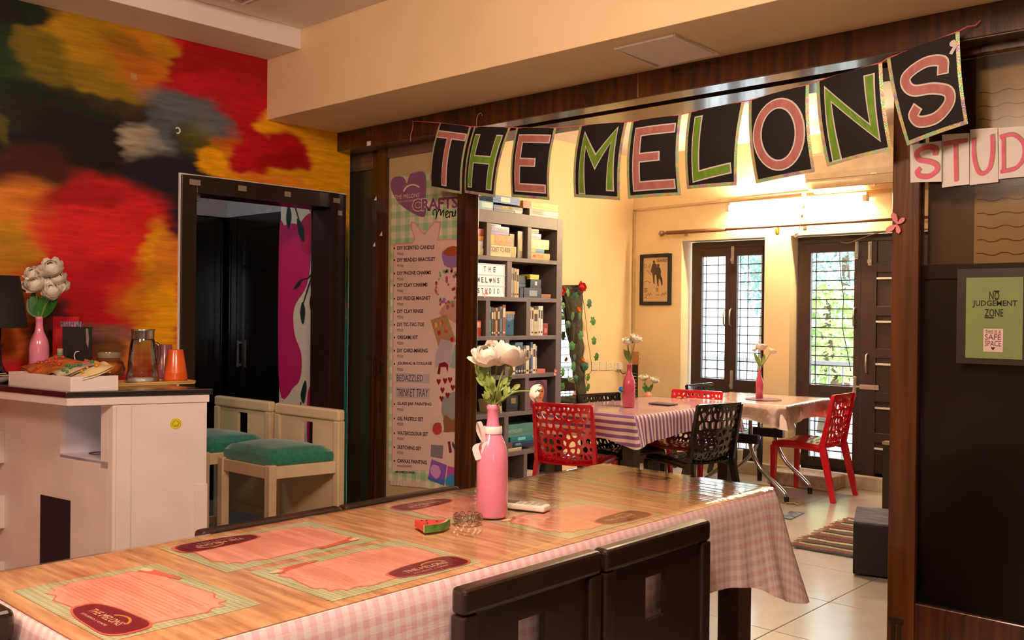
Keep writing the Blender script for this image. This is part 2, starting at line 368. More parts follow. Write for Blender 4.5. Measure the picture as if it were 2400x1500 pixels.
for d, px in ((D2, 867), (D3, 894)):
    c = uy(px, 860, 3.418); yy = 3.457 if d is D2 else 3.417
    g = G().box(c.x - .02, c.x - .014, yy, yy + .006, c.z - .06, c.z + .06).box(c.x + .014, c.x + .02, yy, yy + .006, c.z - .06, c.z + .06).box(c.x - .014, c.x + .014, yy, yy + .006, c.z + .054, c.z + .06).box(c.x - .014, c.x + .014, yy, yy + .006, c.z - .06, c.z - .054).box(c.x - .005, c.x + .006, yy - .003, yy + .004, c.z - .035, c.z + .035)
    g.obj('handle', m_brass, d)
for px, py in ((880, 465), (893, 548), (877, 573)):
    c = uy(px, py, 3.418); G().add([(c.x - .012, 3.4175, c.z - .01), (c.x + .012, 3.4175, c.z - .012), (c.x + .008, 3.4175, c.z + .014)], [(0, 1, 2)]).obj('sticker', m_paper, D3)
# ---- glazed panel right of the opening
m_smoke = bpy.data.materials.new('smoked_glass'); m_smoke.use_nodes = True
_n = m_smoke.node_tree.nodes; _l = m_smoke.node_tree.links; _n.remove(_n['Principled BSDF'])
_t = _n.new('ShaderNodeBsdfTransparent'); _t.inputs['Color'].default_value = (.80, .76, .70, 1); _g = _n.new('ShaderNodeBsdfGlossy'); _g.inputs['Roughness'].default_value = .18; _g.inputs['Color'].default_value = (.32, .32, .32, 1)
_fr = _n.new('ShaderNodeFresnel'); _m = _n.new('ShaderNodeMixShader'); _l.new(_fr.outputs[0], _m.inputs[0]); _l.new(_t.outputs[0], _m.inputs[1]); _l.new(_g.outputs[0], _m.inputs[2]); _l.new(_m.outputs[0], _n['Material Output'].inputs[0])
pl, pr = upx(2088, 3.42, 800), upx(2152, 3.42, 800)
D4 = st(G().box(pr, 2.7, 3.436, 3.444, .41, 2.31).obj('door_4', m_smoke), 'smoked glass panel right of the opening')
G().box(pl, pr, 3.415, 3.47, 0, 2.345).obj('stile', m_post, D4, bevel=.004)
G().box(pr, 2.7, 3.418, 3.465, .0, .41).obj('rail', m_dkw, D4, bevel=.004)
G().box(pr, 2.7, 3.418, 3.465, 2.31, 2.345).obj('rail', m_dkw, D4, bevel=.004)
G().box(pl + .018, pl + .03, 3.409, 3.415, .0, .33).box(pl + .04, pl + .052, 3.409, 3.415, .0, .33).box(pl + .01, pl + .06, 3.407, 3.415, .33, .345).obj('floor_bolt', m_frame, D4)
# what stands behind the smoked glass: a dark cabinet and a beige wire-mesh screen
bx = thing('cabinet', 'tall dark cabinet behind the smoked glass panel', 'cabinet', (0, 3.49, 0))
cz = uy(2330, 617, 3.49).z
G().box(pr - .02, 2.6, 0, .35, 0, cz).obj('body', mat('cabinet_black', (20, 16, 15), .5), bx, bevel=.005)
G().box(pr - .02, 2.6, -.012, 0, cz - .05, cz - .001).obj('top_edge', m_frame, bx)
sc_ = thing('wall_screen', 'beige screen with wavy wire lines above the cabinet', 'screen', (0, 3.56, cz + .005))
sx = uy(2285, 400, 3.56).x
sh = 2.34 - cz
G().box(sx, 2.6, 0, .02, 0, sh - .01).obj('backing', mat('screen_beige', (240, 204, 140), .6, var=.05), sc_)
g = G()
for k in range(13):
    z = .03 + k * .047; pts = []
    for i in range(49):
        x = sx + .01 + i * .02; pts.append((x, -.004, z + (.005 if (i // 2) % 2 == 0 else -.003) + .002 * random.random()))
    g.tube(pts, .0009, 4)
g.obj('wire', mat('screen_wire', (110, 84, 50), .6), sc_)['kind'] = 'stuff'
G().box(pr - .02, sx, .0, .02, 0, sh - .01).obj('side_board', mat('brown_board', (128, 104, 78), .5), sc_)
# ---- far window (double glazed door) and glazed door
def casement(name, label, x0, x1, leaves, lower=True):
    y0 = 7.90
    d = st(G().box(x0, x0 + .05, y0, y0 + .09, .11, 2.125).box(x1 - .05, x1, y0, y0 + .09, .11, 2.125).box(x0 + .05, x1 - .05, y0, y0 + .09, 2.065, 2.125).box(x0 + .05, x1 - .05, y0, y0 + .09, .02, .12).obj(name, m_frame2, bevel=.004), label)
    for a, b, ga, gb, kind in leaves:
        G().box(a, ga, y0 - .012, y0 + .03, .12, 2.065).obj('stile', m_frame2, d, bevel=.003)
        G().box(gb, b, y0 - .012, y0 + .03, .12, 2.065).obj('stile', m_frame2, d, bevel=.003)
        if kind == 'glass':
            for z0, z1 in ((1.985, 2.065), (.69, .83), (.12, .2)):
                G().box(ga, gb, y0 - .012, y0 + .03, z0, z1).obj('rail', m_frame2, d, bevel=.003)
            for z0, z1 in ((.83, 1.985), (.2, .69)):
                G().box(ga, gb, y0 + .008, y0 + .013, z0, z1).obj('pane', m_pane, d)
    return d
xs = [uy(p, 740, 7.9).x for p in (1620, 1645, 1700, 1710, 1727, 1788, 1793)]
W1 = casement('window_1', 'brown double casement with barred panes', xs[0], xs[6] + .02, [(xs[0] + .05, xs[3] - .002, xs[1], xs[2], 'glass'), (xs[3] + .002, xs[6] - .03, xs[4], xs[5], 'glass')])
xs2 = [uy(p, 740, 7.9).x for p in (1868, 1900, 2002, 2018)]
W2 = casement('door_5', 'brown glazed door leading out to the garden', xs2[0], -2.44, [(xs2[0] + .05, xs2[3], xs2[1], xs2[2], 'glass')])
# solid leaf with recessed panels
lx0, lx1 = xs2[3] + .004, -2.49
pz = [2.0, 1.72, 1.36, 1.0, .64, .30, .08]
G().box(lx0, lx0 + .13, 7.888, 7.93, .0, 2.065).box(lx0 + .13, lx1, 7.90, 7.93, .0, 2.065).obj('solid_leaf', m_frame2, W2, bevel=.003)
for k in range(5):
    zc = [uy(2070, p, 7.89).z for p in (652, 754, 854, 957, 1053)][k]
    G().box(lx0 + .13, lx1, 7.884, 7.90, zc + .05, zc + .13).obj('panel_rail', m_frame2, W2, bevel=.003)
    G().box(lx0 + .13, lx1, 7.882, 7.90, zc - .008, zc + .008).obj('white_strip', mat('white_strip', (220, 210, 200), .3), W2)
def bolt(par, x, z0, z1, w=.03):
    G().box(x - w / 2, x + w / 2, 7.880, 7.888, z0, z1).bar((x, 7.876, z0 + .01), (x, 7.876, z1 - .01), .012, .012).box(x - w * .6, x + w * .6, 7.872, 7.888, z0 + .02, z0 + .05).obj('bolt', m_alum, par, bevel=.0015)
def pull(par, x, z, h=.16):
    G().tube([(x, 7.888, z - h / 2), (x, 7.858, z - h / 2 + .015), (x, 7.852, z), (x, 7.858, z + h / 2 - .015), (x, 7.888, z + h / 2)], .009, 8).obj('handle', m_alum, par, True)
for (par, px, y0, y1) in ((W1, 1717, 577, 618), (W1, 1714, 868, 912), (W2, 2008, 566, 608), (W2, 2039, 566, 622), (W2, 2003, 882, 930)):
    a, b = uy(px, y0, 7.88), uy(px, y1, 7.88); bolt(par, a.x, b.z, a.z)
for (par, px, py) in ((W1, 1699, 744), (W1, 1713, 744), (W2, 2003, 744), (W2, 2032, 852)):
    c = uy(px, py, 7.88); pull(par, c.x, c.z)
a, b = uy(2015, 906, 7.88), uy(2060, 908, 7.88)
G().box(a.x, b.x, 7.874, 7.882, a.z - .02, a.z + .02).bar((a.x - .03, 7.868, a.z), (b.x - .03, 7.868, a.z), .014, .014).obj('bolt', m_alum, W2)
# security grille outside both openings
m_grill = mat('grille_bar', (60, 52, 58), .5, .3)
for nm, x0, x1, par, vs in (('window grille', xs[0], xs[6], W1, (1654, 1682, 1734, 1752)), ('door grille', xs2[0], xs2[3], W2, (1912,))):
    for k in range(22):
        z = .25 + .083 * k
        G().bar((x0 + .04, 8.0, z), (x1 + .01, 8.0, z), .009, .009).obj('grille_bar', m_grill, par)
    for px in vs:
        xx = uy(px, 740, 8.0).x; G().bar((xx, 8.004, .1), (xx, 8.004, 2.1), .007, .007).obj('grille_bar', m_grill, par)
# step and doorstep stone
t = tag(G().box(-3.83, -3.27, 7.40, 7.70, .0, .115).obj('stone_step', mat('rough_stone', (176, 152, 130), .8, var=.25, scale=25, bump=.4, bscale=40), bevel=.012), 'low rough stone step in front of the garden door', 'step')
# ---- outside
m_gr = mat('garden_ground', (226, 222, 214), .9, var=.1)
st(G().box(-16, 4, 8.06, 30, -.3, -.05).obj('ground', m_gr), 'balcony floor and garden')
bt = thing('balcony_railing', 'dark balcony railing beyond the garden door', 'railing', (0, 9.4, 0))
m_rail = mat('railing_paint', (150, 150, 156), .5)
G().bar((-6.5, 0, .95), (-2.2, 0, .95), .05, .04).obj('top_rail', m_rail, bt)
for k in range(30): G().bar((-6.5 + .145 * k, 0, -.05), (-6.5 + .145 * k, 0, .93), .016, .016).obj('baluster', m_rail, bt)
st(G().box(-6.6, -2.1, 9.45, 9.55, -.05, .12).obj('trim_4', m_white), 'balcony kerb')
def tree(label, c, h, r, n, rgb, seed):
    rn = random.Random(seed)
    t = thing('tree', label, 'tree', c)
    G().tube([(0, 0, 0), (.06, .02, h * .3), (-.03, .05, h * .6), (0, 0, h * .9)], [.12, .1, .07, .03], 8).obj('trunk', mat('bark', (92, 74, 56), .9, var=.3, scale=20), t, True)
    g = G()
    for i in range(n):
        th = rn.uniform(0, 6.283); ph = math.acos(rn.uniform(-1, 1)); rr = r * rn.uniform(.5, 1) ** .5
        p = Vector((rr * math.sin(ph) * math.cos(th), rr * math.sin(ph) * math.sin(th), h * .62 + rr * 1.1 * math.cos(ph)))
        d = Vector((rn.uniform(-1, 1), rn.uniform(-1, 1), rn.uniform(-1.2, .2))).normalized(); s = d.orthogonal().normalized()
        L = rn.uniform(.08, .19); w = L * .2
        g.add([p, p + d * L * .5 + s * w, p + d * L, p + d * L * .5 - s * w], [(0, 1, 2, 3)])
    o = g.obj('foliage', mat('leaf_' + str(seed), rgb, .5, var=.3, scale=3), t); o['kind'] = 'stuff'
    return t
tree('bright green feathery tree outside the garden door', (-5.2, 11.6, -.05), 2.1, .6, 1500, (164, 190, 116), 3)
tree('dark blue green tree behind, seen through the garden door', (-7.5, 17.5, -.05), 4.6, 2.0, 9000, (120, 152, 142), 4)
tree('pale green tree seen through the left casement', (-7.35, 14.0, -.05), 6.0, 1.0, 900, (214, 224, 190), 5)

# ------------------------------------------------------------------ painted mural (pigment per vertex on a dense wall skin)
def fbm(y, z, sy, sz, seed):
    rs = np.random.RandomState(seed); out = np.zeros_like(y); amp = 1.0
    for k in range(4):
        n = rs.rand(64, 64); fy = (y * sy * 2 ** k) % 64; fz = (z * sz * 2 ** k) % 64
        i = fy.astype(int); j = fz.astype(int); a = fy - i; b = fz - j; a = a * a * (3 - 2 * a); b = b * b * (3 - 2 * b)
        i1 = (i + 1) % 64; j1 = (j + 1) % 64
        out += amp * ((n[i, j] * (1 - a) + n[i1, j] * a) * (1 - b) + (n[i, j1] * (1 - a) + n[i1, j1] * a) * b - .5); amp *= .55
    return out
Y0m, Y1m, Z0m, Z1m, hs = .4, YP, 0.0, 2.772, .008
ny = int((Y1m - Y0m) / hs); nz = int((Z1m - Z0m) / hs)
gy, gz = np.meshgrid(np.linspace(Y0m, Y1m, ny + 1), np.linspace(Z0m, Z1m, nz + 1))
yy = gy.ravel(); zz = gz.ravel()
K = dict(bk=(14, 13, 13), dg=(22, 34, 20), gr=(40, 78, 26), ol=(112, 100, 14), oc=(186, 138, 8), orr=(196, 104, 16), rd=(186, 10, 26), cr=(160, 6, 18), br=(222, 34, 34), ny=(20, 24, 36), gy=(96, 108, 116), lg=(178, 166, 142), ye=(236, 164, 8), te=(0, 118, 108), brn=(74, 24, 14), og=(226, 132, 36), wg=(40, 52, 30))
P = []
P.append((1.622,2.707,0.608,0.245,0.23,'dg',0.18,1.00))
P.append((2.086,2.859,0.244,0.086,0.00,'bk',0.24,0.90))
P.append((1.588,2.492,0.163,0.375,0.20,'dg',0.24,1.00))
P.append((1.553,2.559,0.107,0.168,0.21,'bk',0.30,0.70))
P.append((1.624,2.461,0.183,0.170,0.19,'gr',0.36,0.50))
P.append((1.986,2.573,0.383,0.196,0.06,'oc',0.13,1.00))
P.append((1.696,2.533,0.113,0.134,0.20,'ol',0.30,0.90))
P.append((2.088,2.706,0.265,0.107,-0.02,'oc',0.15,0.95))
P.append((1.887,2.444,0.292,0.081,0.04,'ol',0.30,0.60))
P.append((2.152,2.627,0.158,0.136,-0.34,'orr',0.36,0.70))
P.append((2.088,2.675,0.137,0.049,-0.23,'ol',0.36,0.50))
P.append((2.262,2.503,0.135,0.126,0.18,'orr',0.24,0.80))
P.append((2.587,2.673,0.275,0.243,0.20,'cr',0.09,1.00))
P.append((2.468,2.519,0.216,0.108,0.18,'rd',0.18,1.00))
P.append((2.790,2.576,0.132,0.273,0.18,'cr',0.18,1.00))
P.append((2.690,2.379,0.307,0.247,0.15,'rd',0.24,1.00))
P.append((1.736,2.213,0.485,0.175,0.08,'bk',0.15,1.00))
P.append((1.888,2.365,0.389,0.061,0.03,'dg',0.24,0.90))
P.append((1.590,2.286,0.144,0.113,0.16,'dg',0.24,0.80))
P.append((1.538,2.184,0.035,0.093,0.15,'ol',0.36,0.50))
P.append((2.377,2.288,0.276,0.215,-0.19,'ny',0.12,1.00))
P.append((2.376,2.427,0.243,0.090,-0.13,'gy',0.30,0.80))
P.append((2.517,2.396,0.179,0.052,-0.31,'gy',0.30,0.60))
P.append((2.264,2.335,0.112,0.126,0.16,'gy',0.36,0.60))
P.append((2.156,2.214,0.097,0.124,0.14,'lg',0.21,0.90))
P.append((2.243,2.216,0.111,0.105,0.14,'gy',0.36,0.60))
P.append((2.401,2.227,0.117,0.129,0.14,'wg',0.30,0.80))
P.append((2.494,2.283,0.135,0.105,-0.28,'ol',0.36,0.50))
P.append((2.310,2.140,0.136,0.064,0.12,'ny',0.24,0.80))
P.append((2.642,2.193,0.219,0.092,-0.10,'ye',0.15,1.00))
P.append((2.743,2.161,0.177,0.093,-0.04,'ye',0.18,0.90))
P.append((2.691,2.267,0.141,0.061,-0.36,'orr',0.30,0.70))
P.append((2.820,2.239,0.132,0.114,0.13,'br',0.24,0.80))
P.append((3.119,2.421,0.312,0.122,0.03,'ye',0.12,1.00))
P.append((3.267,2.297,0.210,0.219,0.13,'ye',0.18,1.00))
P.append((2.900,2.237,0.240,0.142,0.01,'rd',0.15,1.00))
P.append((2.968,2.223,0.164,0.090,0.05,'cr',0.18,0.90))
P.append((3.152,2.138,0.314,0.068,-0.01,'ye',0.18,1.00))
P.append((2.928,2.125,0.242,0.033,-0.01,'og',0.30,0.80))
P.append((1.701,1.997,0.609,0.135,0.08,'bk',0.24,1.00))
P.append((2.267,2.040,0.201,0.189,0.11,'ny',0.21,1.00))
P.append((2.313,1.854,0.136,0.212,0.08,'ny',0.21,1.00))
P.append((1.628,2.027,0.253,0.095,0.12,'brn',0.30,0.70))
P.append((1.738,1.953,0.356,0.077,0.10,'brn',0.36,0.80))
P.append((1.594,1.797,0.196,0.169,0.08,'og',0.30,1.00))
P.append((1.560,1.663,0.158,0.131,0.06,'oc',0.30,0.80))
P.append((1.993,1.788,0.306,0.222,0.07,'br',0.27,1.00))
P.append((1.892,1.920,0.237,0.050,0.10,'cr',0.36,0.80))
P.append((2.057,1.569,0.353,0.265,0.04,'br',0.24,0.90))
P.append((1.975,1.485,0.344,0.161,0.02,'rd',0.30,0.90))
P.append((2.250,1.513,0.133,0.315,0.03,'ye',0.21,1.00))
P.append((2.315,1.663,0.090,0.127,0.05,'og',0.24,0.80))
P.append((2.163,1.469,0.129,0.124,0.02,'orr',0.36,0.70))
P.append((2.285,1.344,0.089,0.169,0.00,'ye',0.30,0.80))
P.append((2.098,1.591,0.083,0.126,-0.48,'br',0.36,0.60))
P.append((1.634,1.287,0.216,0.114,-0.01,'orr',0.36,0.70))
P.append((1.597,1.420,0.142,0.113,0.01,'og',0.36,0.50))
P.append((1.763,1.267,0.132,0.097,-0.01,'bk',0.30,0.90))
P.append((1.897,1.324,0.177,0.079,-0.00,'rd',0.36,0.70))
P.append((2.018,1.263,0.206,0.081,-0.10,'te',0.30,0.50))
P.append((2.081,1.191,0.168,0.072,-0.02,'og',0.30,0.80))
P.append((1.978,1.203,0.122,0.060,-0.02,'bk',0.30,0.70))
P.append((1.800,1.344,0.076,0.117,0.00,'ny',0.30,0.80))
P.append((3.397,2.041,0.186,0.223,0.09,'ye',0.24,1.00))
P.append((3.401,1.768,0.185,0.124,0.06,'ol',0.30,1.00))
P.append((3.403,1.594,0.185,0.149,0.03,'gr',0.30,1.00))
P.append((3.413,0.846,0.186,0.749,-0.07,'te',0.18,1.00))
c = np.tile(np.array(lin(K['rd'])[:3]), (len(yy), 1))
n1 = fbm(yy, zz, 3, 5, 1); n2 = fbm(yy, zz, 3, 5, 2); st1 = fbm(yy, zz, 5, 44, 3)
wy = yy + .10 * n1 + .05 * st1; wz = zz + .08 * n2
for (cy, cz_, ry, rz, ang, k, soft, op) in P:
    ca, sa = math.cos(ang), math.sin(ang); dy = wy - cy; dz = wz - cz_
    d = np.sqrt(((dy * ca + dz * sa) / ry) ** 2 + ((-dy * sa + dz * ca) / rz) ** 2)
    w = np.clip((1 + soft - d) / (2 * soft), 0, 1); w = (w * w * (3 - 2 * w) * op)[:, None]
    c = c * (1 - w) + np.array(lin(K[k])[:3]) * w
c *= (1 + .28 * fbm(yy, zz, 7, 60, 9) + .2 * n2)[:, None]; c = np.clip(c, .002, 1)
W = ny + 1
ii, jj = np.meshgrid(np.arange(ny), np.arange(nz)); a = (jj * W + ii).ravel()
q = np.stack([a, a + 1, a + 1 + W, a + W], 1)
cy_ = (yy[q[:, 0]] + hs / 2); cz2 = zz[q[:, 0]] + hs / 2
q = q[~((cy_ > DY0 - .002) & (cy_ < DY1 + .002) & (cz2 < DZ + .002))]
q = q[~((yy[q[:, 0]] > 2.857) & (zz[q[:, 0]] > 2.446))]
q = q[~((yy[q[:, 0]] > 3.325) & (zz[q[:, 0]] > 2.336))]
vs = np.stack([np.full_like(yy, XM + .003), yy, zz], 1)
me = bpy.data.meshes.new('mural'); me.from_pydata(vs.tolist(), [], q.tolist())
ca_ = me.color_attributes.new('paint', 'FLOAT_COLOR', 'POINT'); ca_.data.foreach_set('color', np.concatenate([c, np.ones((len(c), 1))], 1).ravel())
m = bpy.data.materials.new('mural_paint'); m.use_nodes = True; n = m.node_tree.nodes; l = m.node_tree.links
at = n.new('ShaderNodeVertexColor'); at.layer_name = 'paint'; p = n['Principled BSDF']; p.inputs['Roughness'].default_value = .55; p.inputs['Specular IOR Level'].default_value = .3
tx = n.new('ShaderNodeTexCoord'); mp = n.new('ShaderNodeMapping'); mp.inputs['Scale'].default_value = (6, 6, 60); ns = n.new('ShaderNodeTexNoise'); ns.inputs['Scale'].default_value = 2; ns.inputs['Detail'].default_value = 6
l.new(tx.outputs['Object'], mp.inputs[0]); l.new(mp.outputs[0], ns.inputs['Vector'])
ml = n.new('ShaderNodeMapRange'); ml.inputs[1].default_value = .25; ml.inputs[2].default_value = .75; ml.inputs[3].default_value = .86; ml.inputs[4].default_value = 1.14; l.new(ns.outputs['Fac'], ml.inputs[0])
vm = n.new('ShaderNodeVectorMath'); vm.operation = 'SCALE'; l.new(at.outputs['Color'], vm.inputs[0]); l.new(ml.outputs[0], vm.inputs['Scale']); l.new(vm.outputs[0], p.inputs['Base Color'])
bp = n.new('ShaderNodeBump'); bp.inputs['Strength'].default_value = .15; bp.inputs['Distance'].default_value = .005; l.new(ns.outputs['Fac'], bp.inputs['Height']); l.new(bp.outputs[0], p.inputs['Normal'])
me.materials.append(m); mo = bpy.data.objects.new('mural_painting', me); COL.objects.link(mo); mo.parent = wl_
c0 = ux(313, 178, XM + .004); G().box(XM + .003, XM + .006, c0.y - .016, c0.y + .016, c0.z - .02, c0.z + .012).obj('wall_sticker', mat('sticker_tan', (190, 140, 60), .6), wl_)
c0 = ux(416, 306, XM + .004); G().tube([(XM + .006, c0.y + .012 * math.cos(k / 9 * 4.5 - 2.0), c0.z + .014 * math.sin(k / 9 * 4.5 - 2.0)) for k in range(10)], .004, 6).obj('wall_mark', m_paper, wl_)

fwd = Vector((-.677, .736, 0)); rgt = Vector((.736, .677, 0))
# ------------------------------------------------------------------ bar counter
m_ctr = mat('white_counter_paint', (226, 208, 204), .45, var=.06, scale=6, bump=.03, bscale=30)
m_ctop = mat('black_stone_top', (30, 27, 28), .2, var=.3, scale=30, coat=.4)
ZT = 1.11
P1, P2, P4 = [uz(*p, ZT) for p in ((155, 919), (500, 911), (0, 904))]
dv = (P2 - P1); dv.z = 0; du = (P1 - P4); du.z = 0; du.normalize(); dvn = dv.normalized()
def cpt(a, b, z): v = P1 + du * a + dvn * b; return Vector((v.x, v.y, z))
LU = (P1.x + 4.40) / du.x; LV = dv.length
ct = thing('bar_counter', 'white painted bar counter with black top and open niche', 'counter', (P1.x, P1.y, 0))
O = Vector((P1.x, P1.y, 0))
def cprism(g, poly, z0, z1):
    k = len(poly)
    lo = [cpt(a, b, z0) - O for a, b in poly]; hi = [cpt(a, b, z1) - O for a, b in poly]
    g.add(lo + hi, [tuple(range(k - 1, -1, -1)), tuple(range(k, 2 * k))] + [(i, (i + 1) % k, k + (i + 1) % k, k + i) for i in range(k)]); return g
BK = -.62
top_poly = [(-LU, 0), (0, 0), (0, LV), (BK, LV)]
cprism(G(), top_poly, ZT - .022, ZT).obj('worktop', m_ctop, ct, bevel=.003)
cprism(G(), [(-LU, .006), (-.006, .006), (-.006, LV - .01), (BK, LV - .01)], ZT - .052, ZT - .022).obj('top_edging', m_ctr, ct, bevel=.002)
v0 = .165; eu = -.012
# solve body front corner so it lands under the overhang: right panel, niche, lower body
NT, NB = ZT - .06, .845
cprism(G(), [(eu - .03, v0), (eu, v0), (eu, LV - .015), (eu - .03, LV - .015)], 0, ZT - .052).obj('side_panel', m_ctr, ct, bevel=.002)
cprism(G(), [(eu, v0 + .01), (eu + .006, v0 + .01), (eu + .006, v0 + .06), (eu, v0 + .06)], .0, ZT - .06).obj('corner_trim', m_ctr, ct)
cprism(G(), [(eu, LV - .06), (eu + .006, LV - .06), (eu + .006, LV - .015), (eu, LV - .015)], 0, .74).obj('corner_trim', m_ctr, ct)
fw = -LU + .0
nx0, nx1 = -.36, eu - .075
cprism(G(), [(nx1, v0), (eu - .03, v0), (eu - .03, v0 + .02), (nx1, v0 + .02)], NB - .03, ZT - .052).obj('front_stile', m_ctr, ct)
cprism(G(), [(fw, v0), (eu - .03, v0), (eu - .03, v0 + .02), (fw, v0 + .02)], .0, NB - .005).obj('front_panel', m_ctr, ct)
cprism(G(), [(fw, v0), (nx0, v0), (nx0, v0 + .02), (fw, v0 + .02)], NB - .005, ZT - .052).obj('front_panel', m_ctr, ct)
m_ni = mat('niche_lining', (206, 200, 214), .35, var=.04)
cprism(cprism(cprism(G(), [(nx0, v0 + .25), (eu - .03, v0 + .25), (eu - .03, v0 + .26), (nx0, v0 + .26)], NB, NT), [(nx0 - .01, v0 + .02), (nx0, v0 + .02), (nx0, v0 + .26), (nx0 - .01, v0 + .26)], NB, NT), [(nx0, v0), (nx1, v0), (nx1, v0 + .26), (nx0, v0 + .26)], NB - .015, NB).obj('niche', m_ni, ct)
for (a, b, r) in ((nx0 + .07, v0 + .1, .03), (nx1 - .06, v0 + .15, .045)):
    c = cpt(a, b, NB + .001) - O; G().lathe([(r, 0), (r + .005, .002), (r - .004, .002)], 20, c, False).obj('ring_mark', m_black, ct)
hl, hr = [uy(x, 1200, P1.y + .17) for x in (98, 166)]
def front_at(px, py):  # point on the front face
    n = Vector((-du.y, du.x, 0)); p0 = cpt(0, v0, 0); r = ray(px, py); t = (p0 - CAM).dot(n) / r.dot(n); return CAM + r * t
q0, q1, q2 = front_at(97, 1159), front_at(166, 1181), front_at(102, 1325)
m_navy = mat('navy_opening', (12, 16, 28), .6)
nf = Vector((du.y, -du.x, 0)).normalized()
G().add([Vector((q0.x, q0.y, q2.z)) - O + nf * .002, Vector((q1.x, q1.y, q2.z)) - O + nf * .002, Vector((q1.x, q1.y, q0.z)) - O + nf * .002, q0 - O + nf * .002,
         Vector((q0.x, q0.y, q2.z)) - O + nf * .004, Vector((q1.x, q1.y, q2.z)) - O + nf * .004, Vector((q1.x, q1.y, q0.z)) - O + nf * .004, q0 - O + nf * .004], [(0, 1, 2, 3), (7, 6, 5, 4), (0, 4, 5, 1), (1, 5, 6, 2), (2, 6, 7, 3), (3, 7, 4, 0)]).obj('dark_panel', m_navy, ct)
for y0, y1 in ((1008, 1085), (1161, 1238), (1316, 1390)):
    a, b = front_at(12, y0), front_at(14, y1); e = front_at(24, y0)
    g = G(); w = .2; d = .03
    base = Vector((a.x, a.y, b.z)) - O + nf * .0
    for sgn, dd in ((0, d),):
        pass
    p = [base - du * w, base, base + nf * d, base - du * w + nf * d]
    hgt = Vector((0, 0, a.z - b.z))
    g.add(p + [x + hgt for x in p], [(3, 2, 1, 0), (4, 5, 6, 7), (0, 1, 5, 4), (1, 2, 6, 5), (2, 3, 7, 6), (3, 0, 4, 7)])
    g.obj('drawer', m_ctr, ct, bevel=.002)
    g = G(); p = [base - du * w + nf * d, base + nf * d, base + nf * (d + .006), base - du * w + nf * (d + .006)]
    g.add(p + [x + hgt for x in p], [(3, 2, 1, 0), (4, 5, 6, 7), (0, 1, 5, 4), (1, 2, 6, 5), (2, 3, 7, 6), (3, 0, 4, 7)])
    g.obj('drawer_front', mat('drawer_purple_black', (40, 24, 34), .5), ct)
# yellow smiling sticker
nr = Vector((dvn.y, -dvn.x, 0)); p0 = cpt(eu, 0, 0); r = ray(412, 993); s = CAM + r * ((p0 - CAM).dot(nr) / r.dot(nr)) - O + nr * .0005
def disc(g, c, ax, n, r, d, k=24, r0=0):
    ay = Z
    if r0 == 0: return g.prism([(r * math.cos(6.2832 * i / k), r * math.sin(6.2832 * i / k)) for i in range(k)], c, ax, ay, n, d)
    vs = [];
    for i in range(k):
        a = 6.2832 * i / k
        for rr in (r0, r): vs.append(Vector(c) + Vector(ax) * rr * math.cos(a) + ay * rr * math.sin(a) + Vector(n) * d)
    return g.add(vs, [(2 * i, 2 * i + 1, (2 * i + 3) % (2 * k), (2 * i + 2) % (2 * k)) for i in range(k)])
sk = disc(G(), s, dvn, nr, .021, .001).obj('sticker', mat('sticker_yellow', (222, 206, 20), .4), ct)
g = G(); disc(g, s, dvn, nr, .0185, .0013, 24, .0175); disc(g, s, dvn, nr, .0125, .0013, 24, .0105)
for dx in (-.004, .004): disc(g, s + dvn * dx + Z * .003, dvn, nr, .0016, .0014, 8)
for k in range(7):
    a = math.pi * (1.2 + .1 * k); g.add([s + nr * .0014 + dvn * (rr * math.cos(a + e)) + Z * (rr * math.sin(a + e)) for rr, e in ((.0055, 0), (.0075, 0), (.0075, .3), (.0055, .3))], [(0, 1, 2, 3)])
g.obj('sticker_print', mat('sticker_ink', (90, 60, 20), .5), sk)

# ------------------------------------------------------------------ things on the counter
def onctr(px, py): return uz(px, py, ZT)
# lamp
lp = uz(-6, 894, ZT)
lt = thing('table_lamp', 'black table lamp with tapered black shade on the counter end', 'lamp', lp)
m_gb = mat('gloss_black', (10, 10, 11), .08, coat=.8)
ls = (lp - CAM).dot(Vector((-.677, .736, 0))) / FPX
zs0, zs1 = (894 - 768) * ls, (894 - 646) * ls
G().lathe([(.075, 0), (.078, .012), (.06, .022), (.03, .045), (.016, .08), (.014, .13), (.02, .15), (.012, .16), (.012, zs0 + .03)], 24).obj('base', m_gb, lt, True)
G().lathe([(64 * ls, zs0), (45 * ls, zs1), (43 * ls, zs1 - .001), (62 * ls, zs0)], 32, cap=False).obj('shade', mat('black_shade', (20, 17, 16), .8), lt, True)
G().lathe([(.012, zs0 + .02), (.02, zs0 + .05), (.02, zs0 + .09), (.005, zs0 + .1)], 12).obj('bulb', m_paper, lt, True)
# bottles
m_pink = mat('pink_gloss_paint', (238, 142, 172), .18, var=.04, coat=.6, spec=.5)
m_pink2 = mat('rose_gloss_paint', (206, 86, 116), .15, var=.05, coat=.6)
def wine(r, h, neck=.38, lip=True):
    R = r; n = r * .37
    return [(R * .9, 0), (R, .006), (R, h * .50), (R * .97, h * .56), (R * .86, h * .63), (R * .66, h * .70), (R * .48, h * .76), (n * 1.12, h * .81), (n, h * .86), (n, h * .95), (n * 1.08, h * .955), (n * 1.08, h * .985), (n, h * .99), (n * .99, h), (n * .75, h), (n * .75, h * .97)]
m_petal = mat('white_petal', (240, 230, 214), .6, var=.05, sheen=.2); m_stem = mat('stem_green', (128, 150, 70), .5, var=.15); m_leaf = mat('leaf_green', (50, 112, 36), .45, var=.25, scale=30)
m_leafy = mat('leaf_yellowgreen', (150, 168, 84), .5, var=.2, scale=30)
